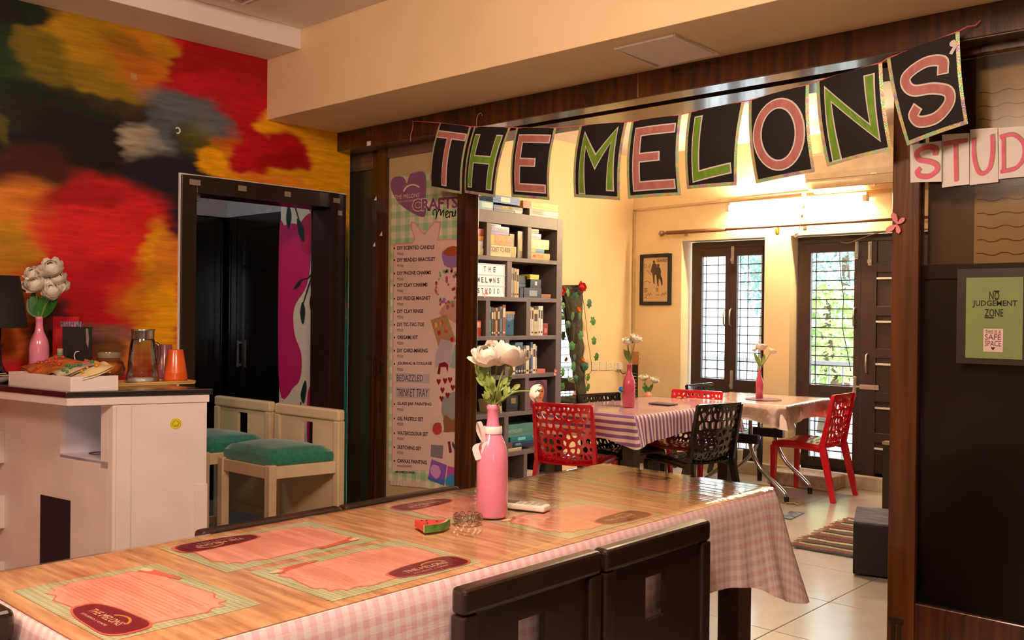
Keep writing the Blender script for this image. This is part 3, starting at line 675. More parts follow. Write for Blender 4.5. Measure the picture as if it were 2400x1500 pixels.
def flower(parent, c, r, ax=(0, 0, 1), m=None, layers=3, n=7, seed=0, name='flower', cup=.55):
    layers = layers + 1 if layers > 3 else layers
    rn = random.Random(seed); g = G(); ax = Vector(ax).normalized(); e1 = ax.orthogonal().normalized(); e2 = ax.cross(e1)
    for L in range(layers):
        rr = r * (1 - .15 * L); th_t = math.radians(82 - 20 * L); cnt = max(4, n - L)
        for i in range(cnt):
            a0 = 6.2832 * (i + .37 * L) / cnt + rn.uniform(-.15, .15); tt = th_t + rn.uniform(-.12, .12); hw_ = 6.2832 / cnt * .72; fl = rn.uniform(.12, .38) * (1 if L < 2 else .55)
            def fp(u, v):
                th = math.radians(158) * (1 - v) + tt * v; wv_ = hw_ * math.sin(math.pi * (.22 + .66 * v)) ** .7 * (1 - .45 * v ** 6); a = a0 + (u - .5) * 2 * wv_ / max(.45, math.sin(th))
                R = rr * (1 + fl * v ** 4 - .05 * (2 * u - 1) ** 2 + .03 * math.sin(9 * u + i) * v)
                return Vector(c) + (e1 * math.cos(a) + e2 * math.sin(a)) * (R * math.sin(th)) + ax * (R * .8 * math.cos(th))
            g.grid(fp, 4, 5)
    g.ball(Vector(c), r * .3, 8, 6)
    return g.obj(name, m or m_petal, parent, True)
def leaf(parent, base, d, L, w, m, name='leaf', up=(0, 0, 1), curl=.25):
    d = Vector(d).normalized(); s = d.cross(Vector(up)); s = s.normalized() if s.length > 1e-4 else d.orthogonal().normalized(); n = s.cross(d)
    def fp(u, v):
        ww = w * math.sin(math.pi * min(1, .03 + .97 * v)) ** .75 * (1 - .25 * v)
        return Vector(base) + d * L * v + s * (u - .5) * 2 * ww + n * (-curl * L * v * v + .25 * ww * (2 * u - 1) ** 2)
    return G().grid(fp, 4, 6).obj(name, m, parent, True)
bq = uz(91, 890, ZT)
sc1 = (bq - CAM).dot(fwd) / FPX
bh = (890 - 742) * sc1
bt1 = thing('bottle_vase', 'pink bottle vase on the counter holding a dense bunch of white roses', 'vase', bq)
G().lathe(wine(21.5 * sc1, bh), 32).obj('bottle', m_pink, bt1, True)
def rel(px, py, base, sc): return rgt * ((px - base[0]) * sc) + Z * ((base[1] - py) * sc)
for i, (px, py, r) in enumerate(((85, 665, 20), (72, 640, 18), (96, 635, 20), (118, 626, 22), (128, 650, 17), (124, 678, 20), (112, 662, 16), (60, 668, 16), (136, 668, 15), (126, 690, 13), (100, 652, 16))):
    c = Vector((0, 0, bh)) + rel(px, py, (91, 742), sc1) - fwd * (.02 if i in (0, 5, 9) else -.012 * (i % 3))
    G().tube([(0, 0, bh - .02), c * .5 + Vector((0, 0, bh * .5)), c], .0022, 5).obj('stem', m_stem, bt1)
    flower(bt1, c, r * sc1 * 1.15, (c - Vector((0, 0, bh - .06))).normalized() * .7 - fwd * .7, None, 4, 7, i)
for (px, py, L) in ((70, 712, .10), (112, 705, .11), (130, 712, .10), (80, 700, .1), (100, 715, .07)):
    e = Vector((0, 0, bh)) + rel(px, py, (91, 742), sc1) - fwd * .015; b = Vector((0, 0, bh - .005)); d = e - b
    leaf(bt1, b, d + Z * .02, max(d.length * 1.35, .07), .032, m_leaf, up=-fwd + Vector((.2, .1, .3)), curl=.1)
# black card stand, red card, small bottle
def standcard(name, label, cat, px0, py0, px1, py1, Xp, m, d=.008):
    o = uz((px0 + px1) / 2, py1, ZT); s = (o - CAM).dot(fwd) / FPX
    t = thing(name, label, cat, o, math.atan2(.677, .736) - math.pi / 2); h = (py1 - py0) * s
    hw = (px1 - px0) * s / 2
    G().box(-d / 2, d / 2, -hw, hw, 0, h).obj('board', m, t, bevel=.001)
    return t, hw, h
t, hw, h = standcard('black_folder', 'upright black folder with a torn white label at its corner', 'folder', 146, 766, 214, 890, 0, mat('black_card', (18, 15, 15), .6))
G().box(-.05, -.004, -.03, .03, 0, .05).obj('easel', m_black, t)
g = G().prism([(hw * .62, h * .97), (hw * .78, h * .97), (hw * .84, h * .78), (hw * .80, h * .60), (hw * .66, h * .70)], (.0042, 0, 0), Y, Z, X, .0006); g.obj('torn_label', m_tape, t)
G().tube([(.005, hw * .1 + .016 * math.cos(a), h * .45 + .02 * math.sin(a)) for a in [x * .25 + 1.2 for x in range(9)]] + [(.005, hw * .02, h * .25)], .0022, 6).obj('white_mark', m_paper, t)
t, hw, h = standcard('red_card', 'red card with a blue and white print leaning behind the folder', 'card', 123, 742, 184, 886, 0, mat('red_card', (196, 22, 40), .5), .004)
g = G()
for k in range(8): g.box(.002, .0026, -hw * .4 + k * .012, -hw * .4 + k * .012 + .008, h * .83 - .01 * (k % 3), h * .92)
g.obj('print', mat('blue_white_print', (180, 190, 215), .5, rgb2=(60, 70, 130), scale=90), t)
gb = uz(140, 893, ZT); t = thing('small_bottle', 'small green striped bottle with pale cap beside the black folder', 'bottle', gb)
s_ = (gb - CAM).dot(fwd) / FPX
hb = (893 - 817) * s_
G().lathe([(8 * s_, 0), (8.5 * s_, .004), (8.5 * s_, hb - 16 * s_), (6 * s_, hb - 12 * s_)], 16).obj('body', mat('green_stripe', (20, 96, 60), .3, stretch=(3, 3, 60), rgb2=(150, 190, 150), sharp=True), t, True)
G().lathe([(6.5 * s_, hb - 14 * s_), (6.5 * s_, hb), (5.5 * s_, hb)], 16).obj('cap', mat('cap_cream', (178, 164, 128), .5), t, True)
# white tray boxes
def openbox(name, label, p0, eu_, ev, hgt, wt, m, group=None):
    t = thing(name, label, 'tray', p0, 0, group); a = Vector(eu_); b = Vector(ev); an = a.normalized(); bn = b.normalized()
    def pr(g, o, u, v, z0, z1):
        lo = [o, o + u, o + u + v, o + v]
        return g.add([Vector((q.x, q.y, z0)) for q in lo] + [Vector((q.x, q.y, z1)) for q in lo], [(3, 2, 1, 0), (4, 5, 6, 7), (0, 1, 5, 4), (1, 2, 6, 5), (2, 3, 7, 6), (3, 0, 4, 7)])
    o = Vector((0, 0, 0)); W = wt
    pr(G(), o, a, b, 0, .006).obj('bottom', m, t)
    pr(G(), o, a, bn * W, .006, hgt).obj('side', m, t); pr(G(), o + b - bn * W, a, bn * W, .006, hgt).obj('side', m, t)
    pr(G(), o + bn * W, an * W, b - bn * 2 * W, .006, hgt).obj('side', m, t); pr(G(), o + a - an * W + bn * W, an * W, b - bn * 2 * W, .006, hgt).obj('side', m, t)
    return t
m_tray = mat('white_card_box', (232, 216, 214), .55, var=.04, stretch=(2, 2, 60), scale=4)
C0, C1, C2 = [uz(*p, ZT) for p in ((165, 917), (277, 913), (20, 902))]
hT = .053
ev = C1 - C0; eu2 = C2 - C0; ev.z = eu2.z = 0
ev = Vector((ev.x * 1.0, ev.y, 0)); 
mid = .53
t1 = openbox('craft_tray', 'white open tray at the counter corner holding craft packets', C0 + eu2 * mid, eu2 * -mid, ev, hT, .006, m_tray)
t2 = openbox('craft_tray', 'second white open tray behind the first, next to the lamp', C0 + eu2, eu2 * -(1 - mid) * .995, ev, hT, .006, m_tray)
m_clr = glass('clear_film', (.96, .96, .95), 1.6, .05)
def packet(label, c, a, b, m, seed, tilt=0):
    rn = random.Random(seed); t = thing('craft_packet', label, 'packet', c)
    a = Vector(a); b = Vector(b)
    ph = [rn.uniform(0, 6) for _ in range(4)]
    def fp(u, v, o=0): return a * (u - .5) + b * (v - .5) + Z * (.008 * math.sin(7 * u + ph[0]) * math.sin(5 * v + ph[1]) + .012 * math.sin(3.1 * u) * math.sin(3.1 * v) + o)
    g = G().grid(lambda u, v: fp(u, v, .006), 8, 8).grid(lambda u, v: fp(u, v, -.002), 8, 8); g.obj('card', m, t, True)
    g2 = G()
    for k in range(12):
        u, v = rn.uniform(.15, .85), rn.uniform(.15, .85); q = fp(u, v, .011); g2.ball(q, rn.uniform(.004, .008), 6, 4)
    g2.obj('beads', mat('beads_' + str(seed), ((200, 60, 40), (60, 130, 60), (220, 140, 40))[seed % 3], .3), t, True)['kind'] = 'stuff'
    return t
un = eu2.normalized(); vn_ = ev.normalized()
cc = C0 + Z * (hT + .012)
packet('clear packet of orange and red craft pieces in the white tray', cc + eu2 * .60 + ev * .42 + Z * .012, eu2 * .50 + Z * .02, ev * .8 + Z * .05, mat('packet_orange', (196, 120, 50), .3, rgb2=(150, 60, 40), scale=40, coat=.6), 0)
packet('mauve and cream craft packet lying across the white tray', cc + eu2 * .30 + ev * .50 + Z * .006, eu2 * .30, ev * .9 + Z * .045, mat('packet_mauve', (168, 140, 150), .3, rgb2=(210, 200, 160), scale=12, coat=.6, sharp=True), 1)
packet('cream craft packet with orange print at the front of the tray', cc + eu2 * .14 + ev * .62, eu2 * .30, ev * .75 + Z * .05, mat('packet_cream', (222, 206, 150), .4, var=.1, coat=.5), 2)
# wooden tray
W0, W1_, W2_ = [uz(*p, ZT) for p in ((300, 910), (483, 902), (277, 897))]
tw = thing('serving_tray', 'thin tan wooden serving tray under the jug', 'tray', ((W0.x + W1_.x) / 2 - .09, (W0.y + W1_.y) / 2, ZT), math.atan2(W1_.y - W0.y, W1_.x - W0.x))
m_tan = mat('tan_tray', (206, 164, 96), .4, var=.12, scale=10)
Lw = (W1_ - W0).length / 2
G().box(-Lw, Lw, -.005, .17, .0, .006).obj('base', m_tan, tw, bevel=.002)
g = G(); rim = [(-Lw, 0), (Lw, 0), (Lw, .165), (-Lw, .165), (-Lw, 0)]
g.tube([(x, y, .009) for x, y in rim], .006, 8, flat=.8); g.obj('rim', m_tan, tw, True)
# jug, cups, jar
jb = uz(326, 897, ZT + .007); jb2 = jb + fwd * .035
tj = thing('water_jug', 'clear glass water jug with steel collar on the tan tray', 'jug', jb2)
js = (jb2 - CAM).dot(fwd) / FPX; jh = (897 - 773) * js
m_jglass = glass('jug_glass', (.80, .78, .74), 2.2, .02)
G().lathe([(36 * js, 0), (37 * js, .008), (36 * js, .02), (28 * js, jh * .72), (25 * js, jh * .82)], 32, cap=False).obj('body', m_jglass, tj, True)
G().lathe([(35 * js, .003), (35 * js, .014), (30 * js, .02)], 32).obj('thick_base', mat('glass_base', (246, 250, 250), .05, coat=1), tj, True)
G().lathe([(24 * js, jh * .80), (25 * js, jh * .82), (25.5 * js, jh * .97), (28 * js, jh), (24 * js, jh), (23 * js, jh * .97)], 32).obj('collar', m_steel, tj, True)
hx = rgt
G().tube(smooth_open([hx * (27 * js) + Z * jh * .74, hx * (37 * js) + Z * jh * .70, hx * (39 * js) + Z * jh * .55, hx * (35 * js) + Z * jh * .38, hx * (33 * js) + Z * jh * .33], 4), .007, 8).obj('handle', m_jglass, tj, True)
def cups(label, px, py, top, rb, rt, mt, group=None):
    b = uz(px, py, ZT + .008) + fwd * .02; t = thing('cup_stack', label, 'cups', b); s = (b - CAM).dot(fwd) / FPX; h = (py - top) * s
    prof = [(rb * s, 0), (rb * s, h * .05)]
    for k in range(7): z = h * (.06 + .035 * k); prof += [(rb * s * (1 - .012 * k) + .0015, z), (rb * s * (1 - .012 * k), z + h * .018)]
    prof += [(rt * s * 1.03, h * .97), (rt * s, h), (0, h)]
    G().lathe(prof, 28).obj('cup', mt, t, True)
    return t
cups('stack of upturned orange plastic cups on the tan tray', 407, 893, 820, 27, 17, mat('orange_plastic', (226, 92, 30), .25, var=.15, coat=.4))
cups('stack of upturned mauve plastic cups behind the orange ones', 380, 889, 808, 26, 17, mat('mauve_plastic', (150, 84, 96), .25, var=.15, coat=.4))
jr = uz(250, 890, ZT) + fwd * .02; tj = thing('glass_jar', 'round glass jar with amber contents and a pink hand written tag', 'jar', jr)
s_ = (jr - CAM).dot(fwd) / FPX; h = (888 - 824) * s_
G().lathe([(22 * s_, 0), (33 * s_, h * .15), (37 * s_, h * .38), (33 * s_, h * .62), (25 * s_, h * .76), (25 * s_, h)], 28, cap=False).obj('glass', glass('jar_glass', (.93, .85, .72), 2, .03), tj, True)
G().lathe([(21 * s_, .004), (31 * s_, h * .16), (34 * s_, h * .38), (31 * s_, h * .58), (0, h * .62)], 24).obj('contents', mat('amber_fill', (206, 120, 44), .5, var=.3, scale=60), tj, True)
G().lathe([(25.5 * s_, h * .80), (26 * s_, h * .82), (26 * s_, h * .97), (25.5 * s_, h)], 28, cap=False).obj('rim', m_tape, tj, True)
g = G(); c = -fwd * (34 * s_) + rgt * (-27 * s_) + Z * (h * .56)
e1 = (rgt * .95 - Z * .30).normalized(); e2 = (Z * .95 + rgt * .28).normalized()
g.prism([(-17 * s_, -9 * s_), (19 * s_, -9 * s_), (19 * s_, 9 * s_), (-17 * s_, 9 * s_)], c, e1, e2, -fwd, .001)
tg = g.obj('tag', mat('pink_tag', (226, 110, 92), .6), tj)
G().text('LOVE JAR', c - fwd * .0015 - e1 * (14 * s_) - e2 * (1 * s_), e1, e2, 30 * s_, 8 * s_).obj('tag_writing', m_black, tg)
cl = uz(8, 897, ZT); t = thing('pebble_dish', 'small clear dish with pale papers at the lamp foot', 'dish', (cl.x + .01, cl.y - .03, ZT))
G().lathe([(.03, 0), (.045, .012), (.05, .03), (.047, .03), (.042, .013)], 20).obj('dish', mat('clear_plastic', (160, 150, 140), .1, coat=1), t, True)
G().bar((-.05, -.02, .028), (.05, .02, .034), .07, .003).bar((-.04, -.04, .034), (.05, .0, .042), .05, .003).obj('papers', mat('cream_papers', (216, 206, 176), .6), t)

# ------------------------------------------------------------------ chairs with square peep hole (white with green cushion / dark brown)
def hole_chair(label, cat, FL, FR, BR, BL, zt, zs, mt, cushion=None, group=None, name='chair', lowz=.30, hole=(.43, .57, .50, .78), seatz0=None):
    FL, FR, BR, BL = [Vector((*p, 0)) for p in (FL, FR, BR, BL)]
    c = (FL + FR + BR + BL) / 4; t = thing(name, label, cat, c, 0, group)
    FL, FR, BR, BL = FL - c, FR - c, BR - c, BL - c
    ux_ = (BR - BL).normalized(); uy_ = (FL - BL).normalized(); L = .045; n = uy_
    inn = lambda p, sx, sy: p + ux_ * sx * L / 2 + uy_ * sy * L / 2
    def post(p, z0, z1): 
        g = G(); q = [p + ux_ * a * L / 2 + uy_ * b * L / 2 for a, b in ((-1, -1), (1, -1), (1, 1), (-1, 1))]
        g.add([v + Z * z0 for v in q] + [v + Z * z1 for v in q], [(3, 2, 1, 0), (4, 5, 6, 7), (0, 1, 5, 4), (1, 2, 6, 5), (2, 3, 7, 6), (3, 0, 4, 7)]); return g
    fl, fr, br, bl = inn(FL, 1, -1), inn(FR, -1, -1), inn(BR, -1, 1), inn(BL, 1, 1)
    if (FR - FL).dot(ux_) < 0: pass
    for p in (fl, fr): post(p, 0, zs + .008).obj('leg', mt, t, bevel=.005)
    for p in (br, bl): post(p, 0, zt - .058).obj('leg', mt, t, bevel=.006)
    g = G()
    for a, b in ((fl, fr), (fr, br), (br, bl), (bl, fl)):
        d = (b - a).normalized() * L / 2; g.bar(a + d + Z * (zs - .03), b - d + Z * (zs - .03), .03, .06)
    g.obj('seat_frame', mt, t, bevel=.003)
    d = (br - bl).normalized() * L / 2
    G().bar(bl - d + Z * (zt - .029), br + d + Z * (zt - .029), L, .058).obj('top_rail', mt, t, bevel=.012, seg=3)
    G().bar(bl + d + Z * (lowz), br - d + Z * (lowz), .036, .05).obj('lower_rail', mt, t, bevel=.004)
    # recessed panel with the square hole
    W = (br - bl).length - L; z0, z1 = lowz + .025, zt - .06; h0, h1, k0, k1 = hole
    hz0, hz1 = hole[2], hole[3]
    g = G(); o = bl + d - n * .008; e = (br - bl).normalized()
    def pan(a, b, c0, c1): 
        q = [o + e * a, o + e * b, o + e * b + n * .016, o + e * a + n * .016]
        g.add([v + Z * c0 for v in q] + [v + Z * c1 for v in q], [(3, 2, 1, 0), (4, 5, 6, 7), (0, 1, 5, 4), (1, 2, 6, 5), (2, 3, 7, 6), (3, 0, 4, 7)])
    pan(0, W * h0, z0, z1); pan(W * h1, W, z0, z1); pan(W * h0, W * h1, z0, hz0); pan(W * h0, W * h1, hz1, z1)
    g.obj('back_panel', mt, t)
    for a, b in ((fl, fr), (bl, fl), (br, fr)):
        dd = (b - a).normalized() * L / 2; G().bar(a + dd + Z * .2, b - dd + Z * .2, .022, .035).obj('stretcher', mt, t, bevel=.002)
    if cushion:
        cm, ch = cushion
        def fp(u, v):
            su, sv = 2 * u - 1, 2 * v - 1
            return None
        m = 12; vs = []
        a0, a1, a2, a3 = fl + (fr - fl) * .02, fr - (fr - fl) * .02, br + uy_ * .035 - (br - bl) * .02, bl + uy_ * .035 + (br - bl) * .02
        def base(u, v): return (a0 * (1 - u) + a1 * u) * (1 - v) + (a3 * (1 - u) + a2 * u) * v
        def topz(u, v):
            e = min(u, 1 - u, v, 1 - v); r = min(1, e / .12); return ch * (.62 + .38 * math.sqrt(1 - (1 - r) ** 2)) + .02 * math.sin(math.pi * u) * math.sin(math.pi * v)
        g = G(); g.grid(lambda u, v: base(u, v) + Z * (zs + .002 + topz(u, v)), 16, 16)
        g.grid(lambda u, v: base(u, v) + Z * (zs + .002), 16, 16)
        for A in range(4):
            def sd(u, v, A=A):
                p, q = ((u, 0), (1, u), (1 - u, 1), (0, 1 - u))[A]; cx = base(.5, .5); b = base(p, q); bul = 1 + .02 * math.sin(math.pi * v)
                return cx + (b - cx) * bul + Z * (zs + .002 + topz(p, q) * v)
            g.grid(sd, 16, 4)
        g.obj('cushion', cm, t, True)
    else:
        G().add([v + Z * zz_ for zz_ in (zs, zs + .02) for v in (fl, fr, br + uy_ * .03, bl + uy_ * .03)], [(3, 2, 1, 0), (4, 5, 6, 7), (0, 1, 5, 4), (1, 2, 6, 5), (2, 3, 7, 6), (3, 0, 4, 7)]).obj('seat', mt, t, bevel=.004)
    return t
m_wch = mat('ivory_paint', (226, 200, 158), .4, var=.06, scale=9, bump=.02)
m_vel = mat('green_velvet', (16, 104, 84), .75, var=.35, scale=50, sheen=.6, rgb2=(24, 136, 112), bump=.15, bscale=200)
zsS, ztS = .66, .925
fl_, fr_, br_ = [uz(*p, zsS) for p in ((507, 1073), (632, 1097), (808, 1079))]
brt, blt = uy(809, 960, br_.y), uy(664, 951, br_.y)
FLp = (fl_.x + .01, fl_.y); FRp = (fr_.x, fr_.y); BRp = (br_.x, br_.y); BLp = (max(blt.x, XM + .02), br_.y - .02)
stool1 = hole_chair('ivory bar stool with green cushion nearest the poster door', 'stool', FLp, FRp, BRp, BLp, brt.z, zsS, m_wch, (m_vel, .075), 'ivory stools by the doorway', 'bar_stool', .30, (.40, .60, .70, .84))
sh2 = uy(655, 945, br_.y); dx = sh2.x - brt.x + .0
stool2 = dup(stool1, stool1.location + Vector((dx - .02, -.01, 0)), 0, 'ivory bar stool with green cushion standing in the doorway, half behind the counter')

# ------------------------------------------------------------------ long dining table in front
def setuv(o, uvs):
    me = o.data; ul = me.uv_layers.new(name='UV')
    for lp_ in me.loops: ul.data[lp_.index].uv = uvs[lp_.vertex_index]
def gingham(name, c1, c2, c3, size, rough=.8, stripes=False, tint=None, coat=0):
    m = bpy.data.materials.new(name); m.use_nodes = True; n = m.node_tree.nodes; l = m.node_tree.links; p = n['Principled BSDF']; p.inputs['Roughness'].default_value = rough
    p.inputs['Coat Weight'].default_value = coat; p.inputs['Coat Roughness'].default_value = .12
    uv = n.new('ShaderNodeUVMap'); s = n.new('ShaderNodeSeparateXYZ'); l.new(uv.outputs[0], s.inputs[0])
    def band(out):
        a = n.new('ShaderNodeMath'); a.operation = 'DIVIDE'; a.inputs[1].default_value = size; l.new(out, a.inputs[0])
        b = n.new('ShaderNodeMath'); b.operation = 'FRACT'; l.new(a.outputs[0], b.inputs[0])
        c = n.new('ShaderNodeMapRange'); c.inputs[1].default_value = .47; c.inputs[2].default_value = .53; l.new(b.outputs[0], c.inputs[0]); return c.outputs[0]
    m1 = n.new('ShaderNodeMix'); m1.data_type = 'RGBA'; m1.inputs['A'].default_value = lin(c1); m1.inputs['B'].default_value = lin(c2); l.new(band(s.outputs['X']), m1.inputs['Factor'])
    out = m1.outputs['Result']
    if not stripes:
        m2 = n.new('ShaderNodeMix'); m2.data_type = 'RGBA'; m2.inputs['A'].default_value = lin(c2); m2.inputs['B'].default_value = lin(c3); l.new(band(s.outputs['X']), m2.inputs['Factor'])
        m3 = n.new('ShaderNodeMix'); m3.data_type = 'RGBA'; l.new(band(s.outputs['Y']), m3.inputs['Factor']); l.new(m1.outputs['Result'], m3.inputs['A']); l.new(m2.outputs['Result'], m3.inputs['B']); out = m3.outputs['Result']
    l.new(out, p.inputs['Base Color'])
    nt = n.new('ShaderNodeTexNoise'); nt.inputs['Scale'].default_value = 90; bp = n.new('ShaderNodeBump'); bp.inputs['Strength'].default_value = .15; bp.inputs['Distance'].default_value = .003
    l.new(nt.outputs['Fac'], bp.inputs['Height']); l.new(bp.outputs[0], p.inputs['Normal'])
    return m
def drape(x0, x1, y0, y1, z, drop, corner, flare, rip, rc=.03, npr=220, nd=10, seed=0, cflare=.10, quadpts=None):
    """cloth: flat top + rounded edge + hanging folds; returns builder and uv"""
    rn = random.Random(seed); ph = [rn.uniform(0, 6.28) for _ in range(6)]
    per = []
    L = [(x1, y0, x1, y1), (x1, y1, x0, y1), (x0, y1, x0, y0), (x0, y0, x1, y0)]
    tot = 2 * (x1 - x0) + 2 * (y1 - y0)
    for (ax_, ay_, bx_, by_) in L:
        ln = math.hypot(bx_ - ax_, by_ - ay_); k = max(8, int(npr * ln / tot))
        for i in range(k):
            f = i / k; f = f - .08 * math.sin(6.2832 * f); per.append((ax_ + (bx_ - ax_) * f, ay_ + (by_ - ay_) * f))
    cx, cy = (x0 + x1) / 2, (y0 + y1) / 2; n = len(per); vs = []; uv = []; fs = []
    vs.append(Vector((cx, cy, z))); uv.append((cx, cy))
    rings = []
    def ring(fn):
        b = len(vs)
        for i, p in enumerate(per): q, w = fn(i, p); vs.append(q); uv.append(w)
        rings.append(b)
    for f in (.5, .94, 1.0): ring(lambda i, p, f=f: (Vector((cx + (p[0] - cx) * f, cy + (p[1] - cy) * f, z if f < 1 else z - .0012)), (cx + (p[0] - cx) * f, cy + (p[1] - cy) * f)))
    s = 0
    for j in range(1, nd + 1):
        t = j / nd
        def fn(i, p):
            dc = min(math.hypot(p[0] - a, p[1] - b) for a in (x0, x1) for b in (y0, y1))
            kc = math.exp(-(dc / .13) ** 2); d = drop + corner * kc
            nx = (1 if p[0] >= x1 - 1e-6 else -1 if p[0] <= x0 + 1e-6 else 0); ny = (1 if p[1] >= y1 - 1e-6 else -1 if p[1] <= y0 + 1e-6 else 0)
            # smooth outward direction near corners
            wx = max(0, 1 - min(abs(p[0] - x0), abs(p[0] - x1)) / .12); wy_ = max(0, 1 - min(abs(p[1] - y0), abs(p[1] - y1)) / .12)
            nx2 = (1 if p[0] > cx else -1) * wx; ny2 = (1 if p[1] > cy else -1) * wy_
            q = Vector((nx2, ny2, 0)); q = q.normalized() if q.length > 0 else Vector((nx, ny, 0))
            u = i / n * tot
            r = rip * (math.sin(u * 17 + ph[0]) + .7 * math.sin(u * 31 + ph[1]) + .5 * math.sin(u * 53 + ph[2])) * t ** 1.1 * (.45 + 1.1 * math.exp(-(dc / .3) ** 2))
            off = .012 * min(1, t * 5) ** .5 + flare * t + cflare * kc * t ** 1.2 + r
            zz_ = z - .006 * min(1, t * 6) - (d + .012 * math.sin(u * 9 + ph[3])) * t
            return Vector((p[0] + q.x * off, p[1] + q.y * off, zz_)), (p[0] + q.x * d * t, p[1] + q.y * d * t)
        ring(fn)
    g = G(); 
    fs += [(0, rings[0] + i, rings[0] + (i + 1) % n) for i in range(n)]
    for a, b in zip(rings, rings[1:]): fs += [(a + i, b + i, b + (i + 1) % n, a + (i + 1) % n) for i in range(n)]
    g.add(vs, fs); return g, uv
TX0, TX1, TY0, TY1, TZ = -2.165, -1.455, .675, 2.865, .848
m_tbl = wood('dining_table_wood', (52, 30, 20), (84, 52, 36), 'Y', .4, .2)
m_brn = mat('dark_brown_chair_paint', (44, 27, 19), .32, var=.25, scale=6, coat=.25, bump=.02)
tb = thing('dining_table', 'long dark table in front, mostly hidden under pink checked cloth', 'table', ((TX0 + TX1) / 2, (TY0 + TY1) / 2, 0))
hx_, hy_ = (TX1 - TX0) / 2 - .012, (TY1 - TY0) / 2 - .012
G().box(-hx_, hx_, -hy_, hy_, TZ - .035, TZ - .004).obj('tabletop', m_tbl, tb, bevel=.004)
G().box(-hx_ + .04, hx_ - .04, -hy_ + .04, hy_ - .04, TZ - .11, TZ - .035).obj('apron', m_tbl, tb)
for a in (-1, 1):
    for b in (-1, 1): G().cbox((a * (hx_ - .075), b * (hy_ - .085), (TZ - .035) / 2), (.08, .08, TZ - .036)).obj('leg', m_tbl, tb, bevel=.004)
m_ging = gingham('pink_gingham', (246, 228, 226), (243, 210, 212), (234, 186, 194), .03, .7)
g, uv = drape(TX0, TX1, TY0, TY1, TZ, .245, .13, .015, .006, seed=3, nd=14, npr=320, cflare=.085)
tc_ = g.obj('tablecloth', m_ging, None, True); setuv(tc_, uv); tag(tc_, 'pink and white checked cloth draped over the long front table', 'tablecloth')
# clear film over the cloth
m_film = bpy.data.materials.new('wrinkled_clear_film'); m_film.use_nodes = True
n = m_film.node_tree.nodes; l = m_film.node_tree.links; n.remove(n['Principled BSDF'])
tr = n.new('ShaderNodeBsdfTransparent'); gl = n.new('ShaderNodeBsdfGlossy'); gl.inputs['Roughness'].default_value = .06
fr = n.new('ShaderNodeFresnel'); fr.inputs['IOR'].default_value = 1.46; mx = n.new('ShaderNodeMixShader')
tx = n.new('ShaderNodeTexCoord'); mp = n.new('ShaderNodeMapping'); mp.inputs['Rotation'].default_value = (0, 0, .55); mp.inputs['Scale'].default_value = (3, 24, 3)
n1_ = n.new('ShaderNodeTexNoise'); n1_.inputs['Scale'].default_value = 1.0; n1_.inputs['Detail'].default_value = 1.5; n1_.inputs['Distortion'].default_value = 1.2; l.new(tx.outputs['Object'], mp.inputs[0]); l.new(mp.outputs[0], n1_.inputs['Vector'])
bp = n.new('ShaderNodeBump'); bp.inputs['Strength'].default_value = .17; bp.inputs['Distance'].default_value = .004; l.new(n1_.outputs['Fac'], bp.inputs['Height'])
cr = n.new('ShaderNodeValToRGB'); cr.color_ramp.elements[0].position = .40; cr.color_ramp.elements[1].position = .56; cr.color_ramp.elements[0].color = (.93, .87, .8, 1); cr.color_ramp.elements[1].color = (1, .98, .95, 1)
l.new(n1_.outputs['Fac'], cr.inputs[0]); l.new(cr.outputs[0], tr.inputs['Color'])
l.new(bp.outputs[0], gl.inputs['Normal']); l.new(bp.outputs[0], fr.inputs['Normal'])
l.new(fr.outputs[0], mx.inputs[0]); l.new(tr.outputs[0], mx.inputs[1]); l.new(gl.outputs[0], mx.inputs[2]); l.new(mx.outputs[0], n['Material Output'].inputs[0])
fz = TZ + .0062
def filmfn(u, v):
    return (TX0 - .004 + (TX1 - TX0 + .008) * u, TY0 - .004 + (TY1 - TY0 + .008) * v, fz - .004 * max(0, abs(2 * u - 1) - .97) / .03)
g = G().grid(filmfn, 36, 80)
tag(g.obj('table_film', m_film, None, True), 'clear wrinkled plastic film covering the front table top', 'table cover')
# tan wood look vinyl runner between cloth and film
m_vin = mat('tan_woodgrain_vinyl', (228, 188, 146), .6, scale=2.2, stretch=(2.5, 26, 1), rgb2=(178, 132, 98), bump=.05)
rot_n = [q for q in m_vin.node_tree.nodes if q.type == 'MAPPING'][0]; rot_n.inputs['Rotation'].default_value = (0, 0, .5)
tag(G().box(TX0 + .004, TX1 - .004, TY0 + .004, TY1 - .004, TZ + .0002, TZ + .0016).obj('vinyl_runner', m_vin), 'tan wood look vinyl sheet on top of the pink checked cloth', 'table cover')
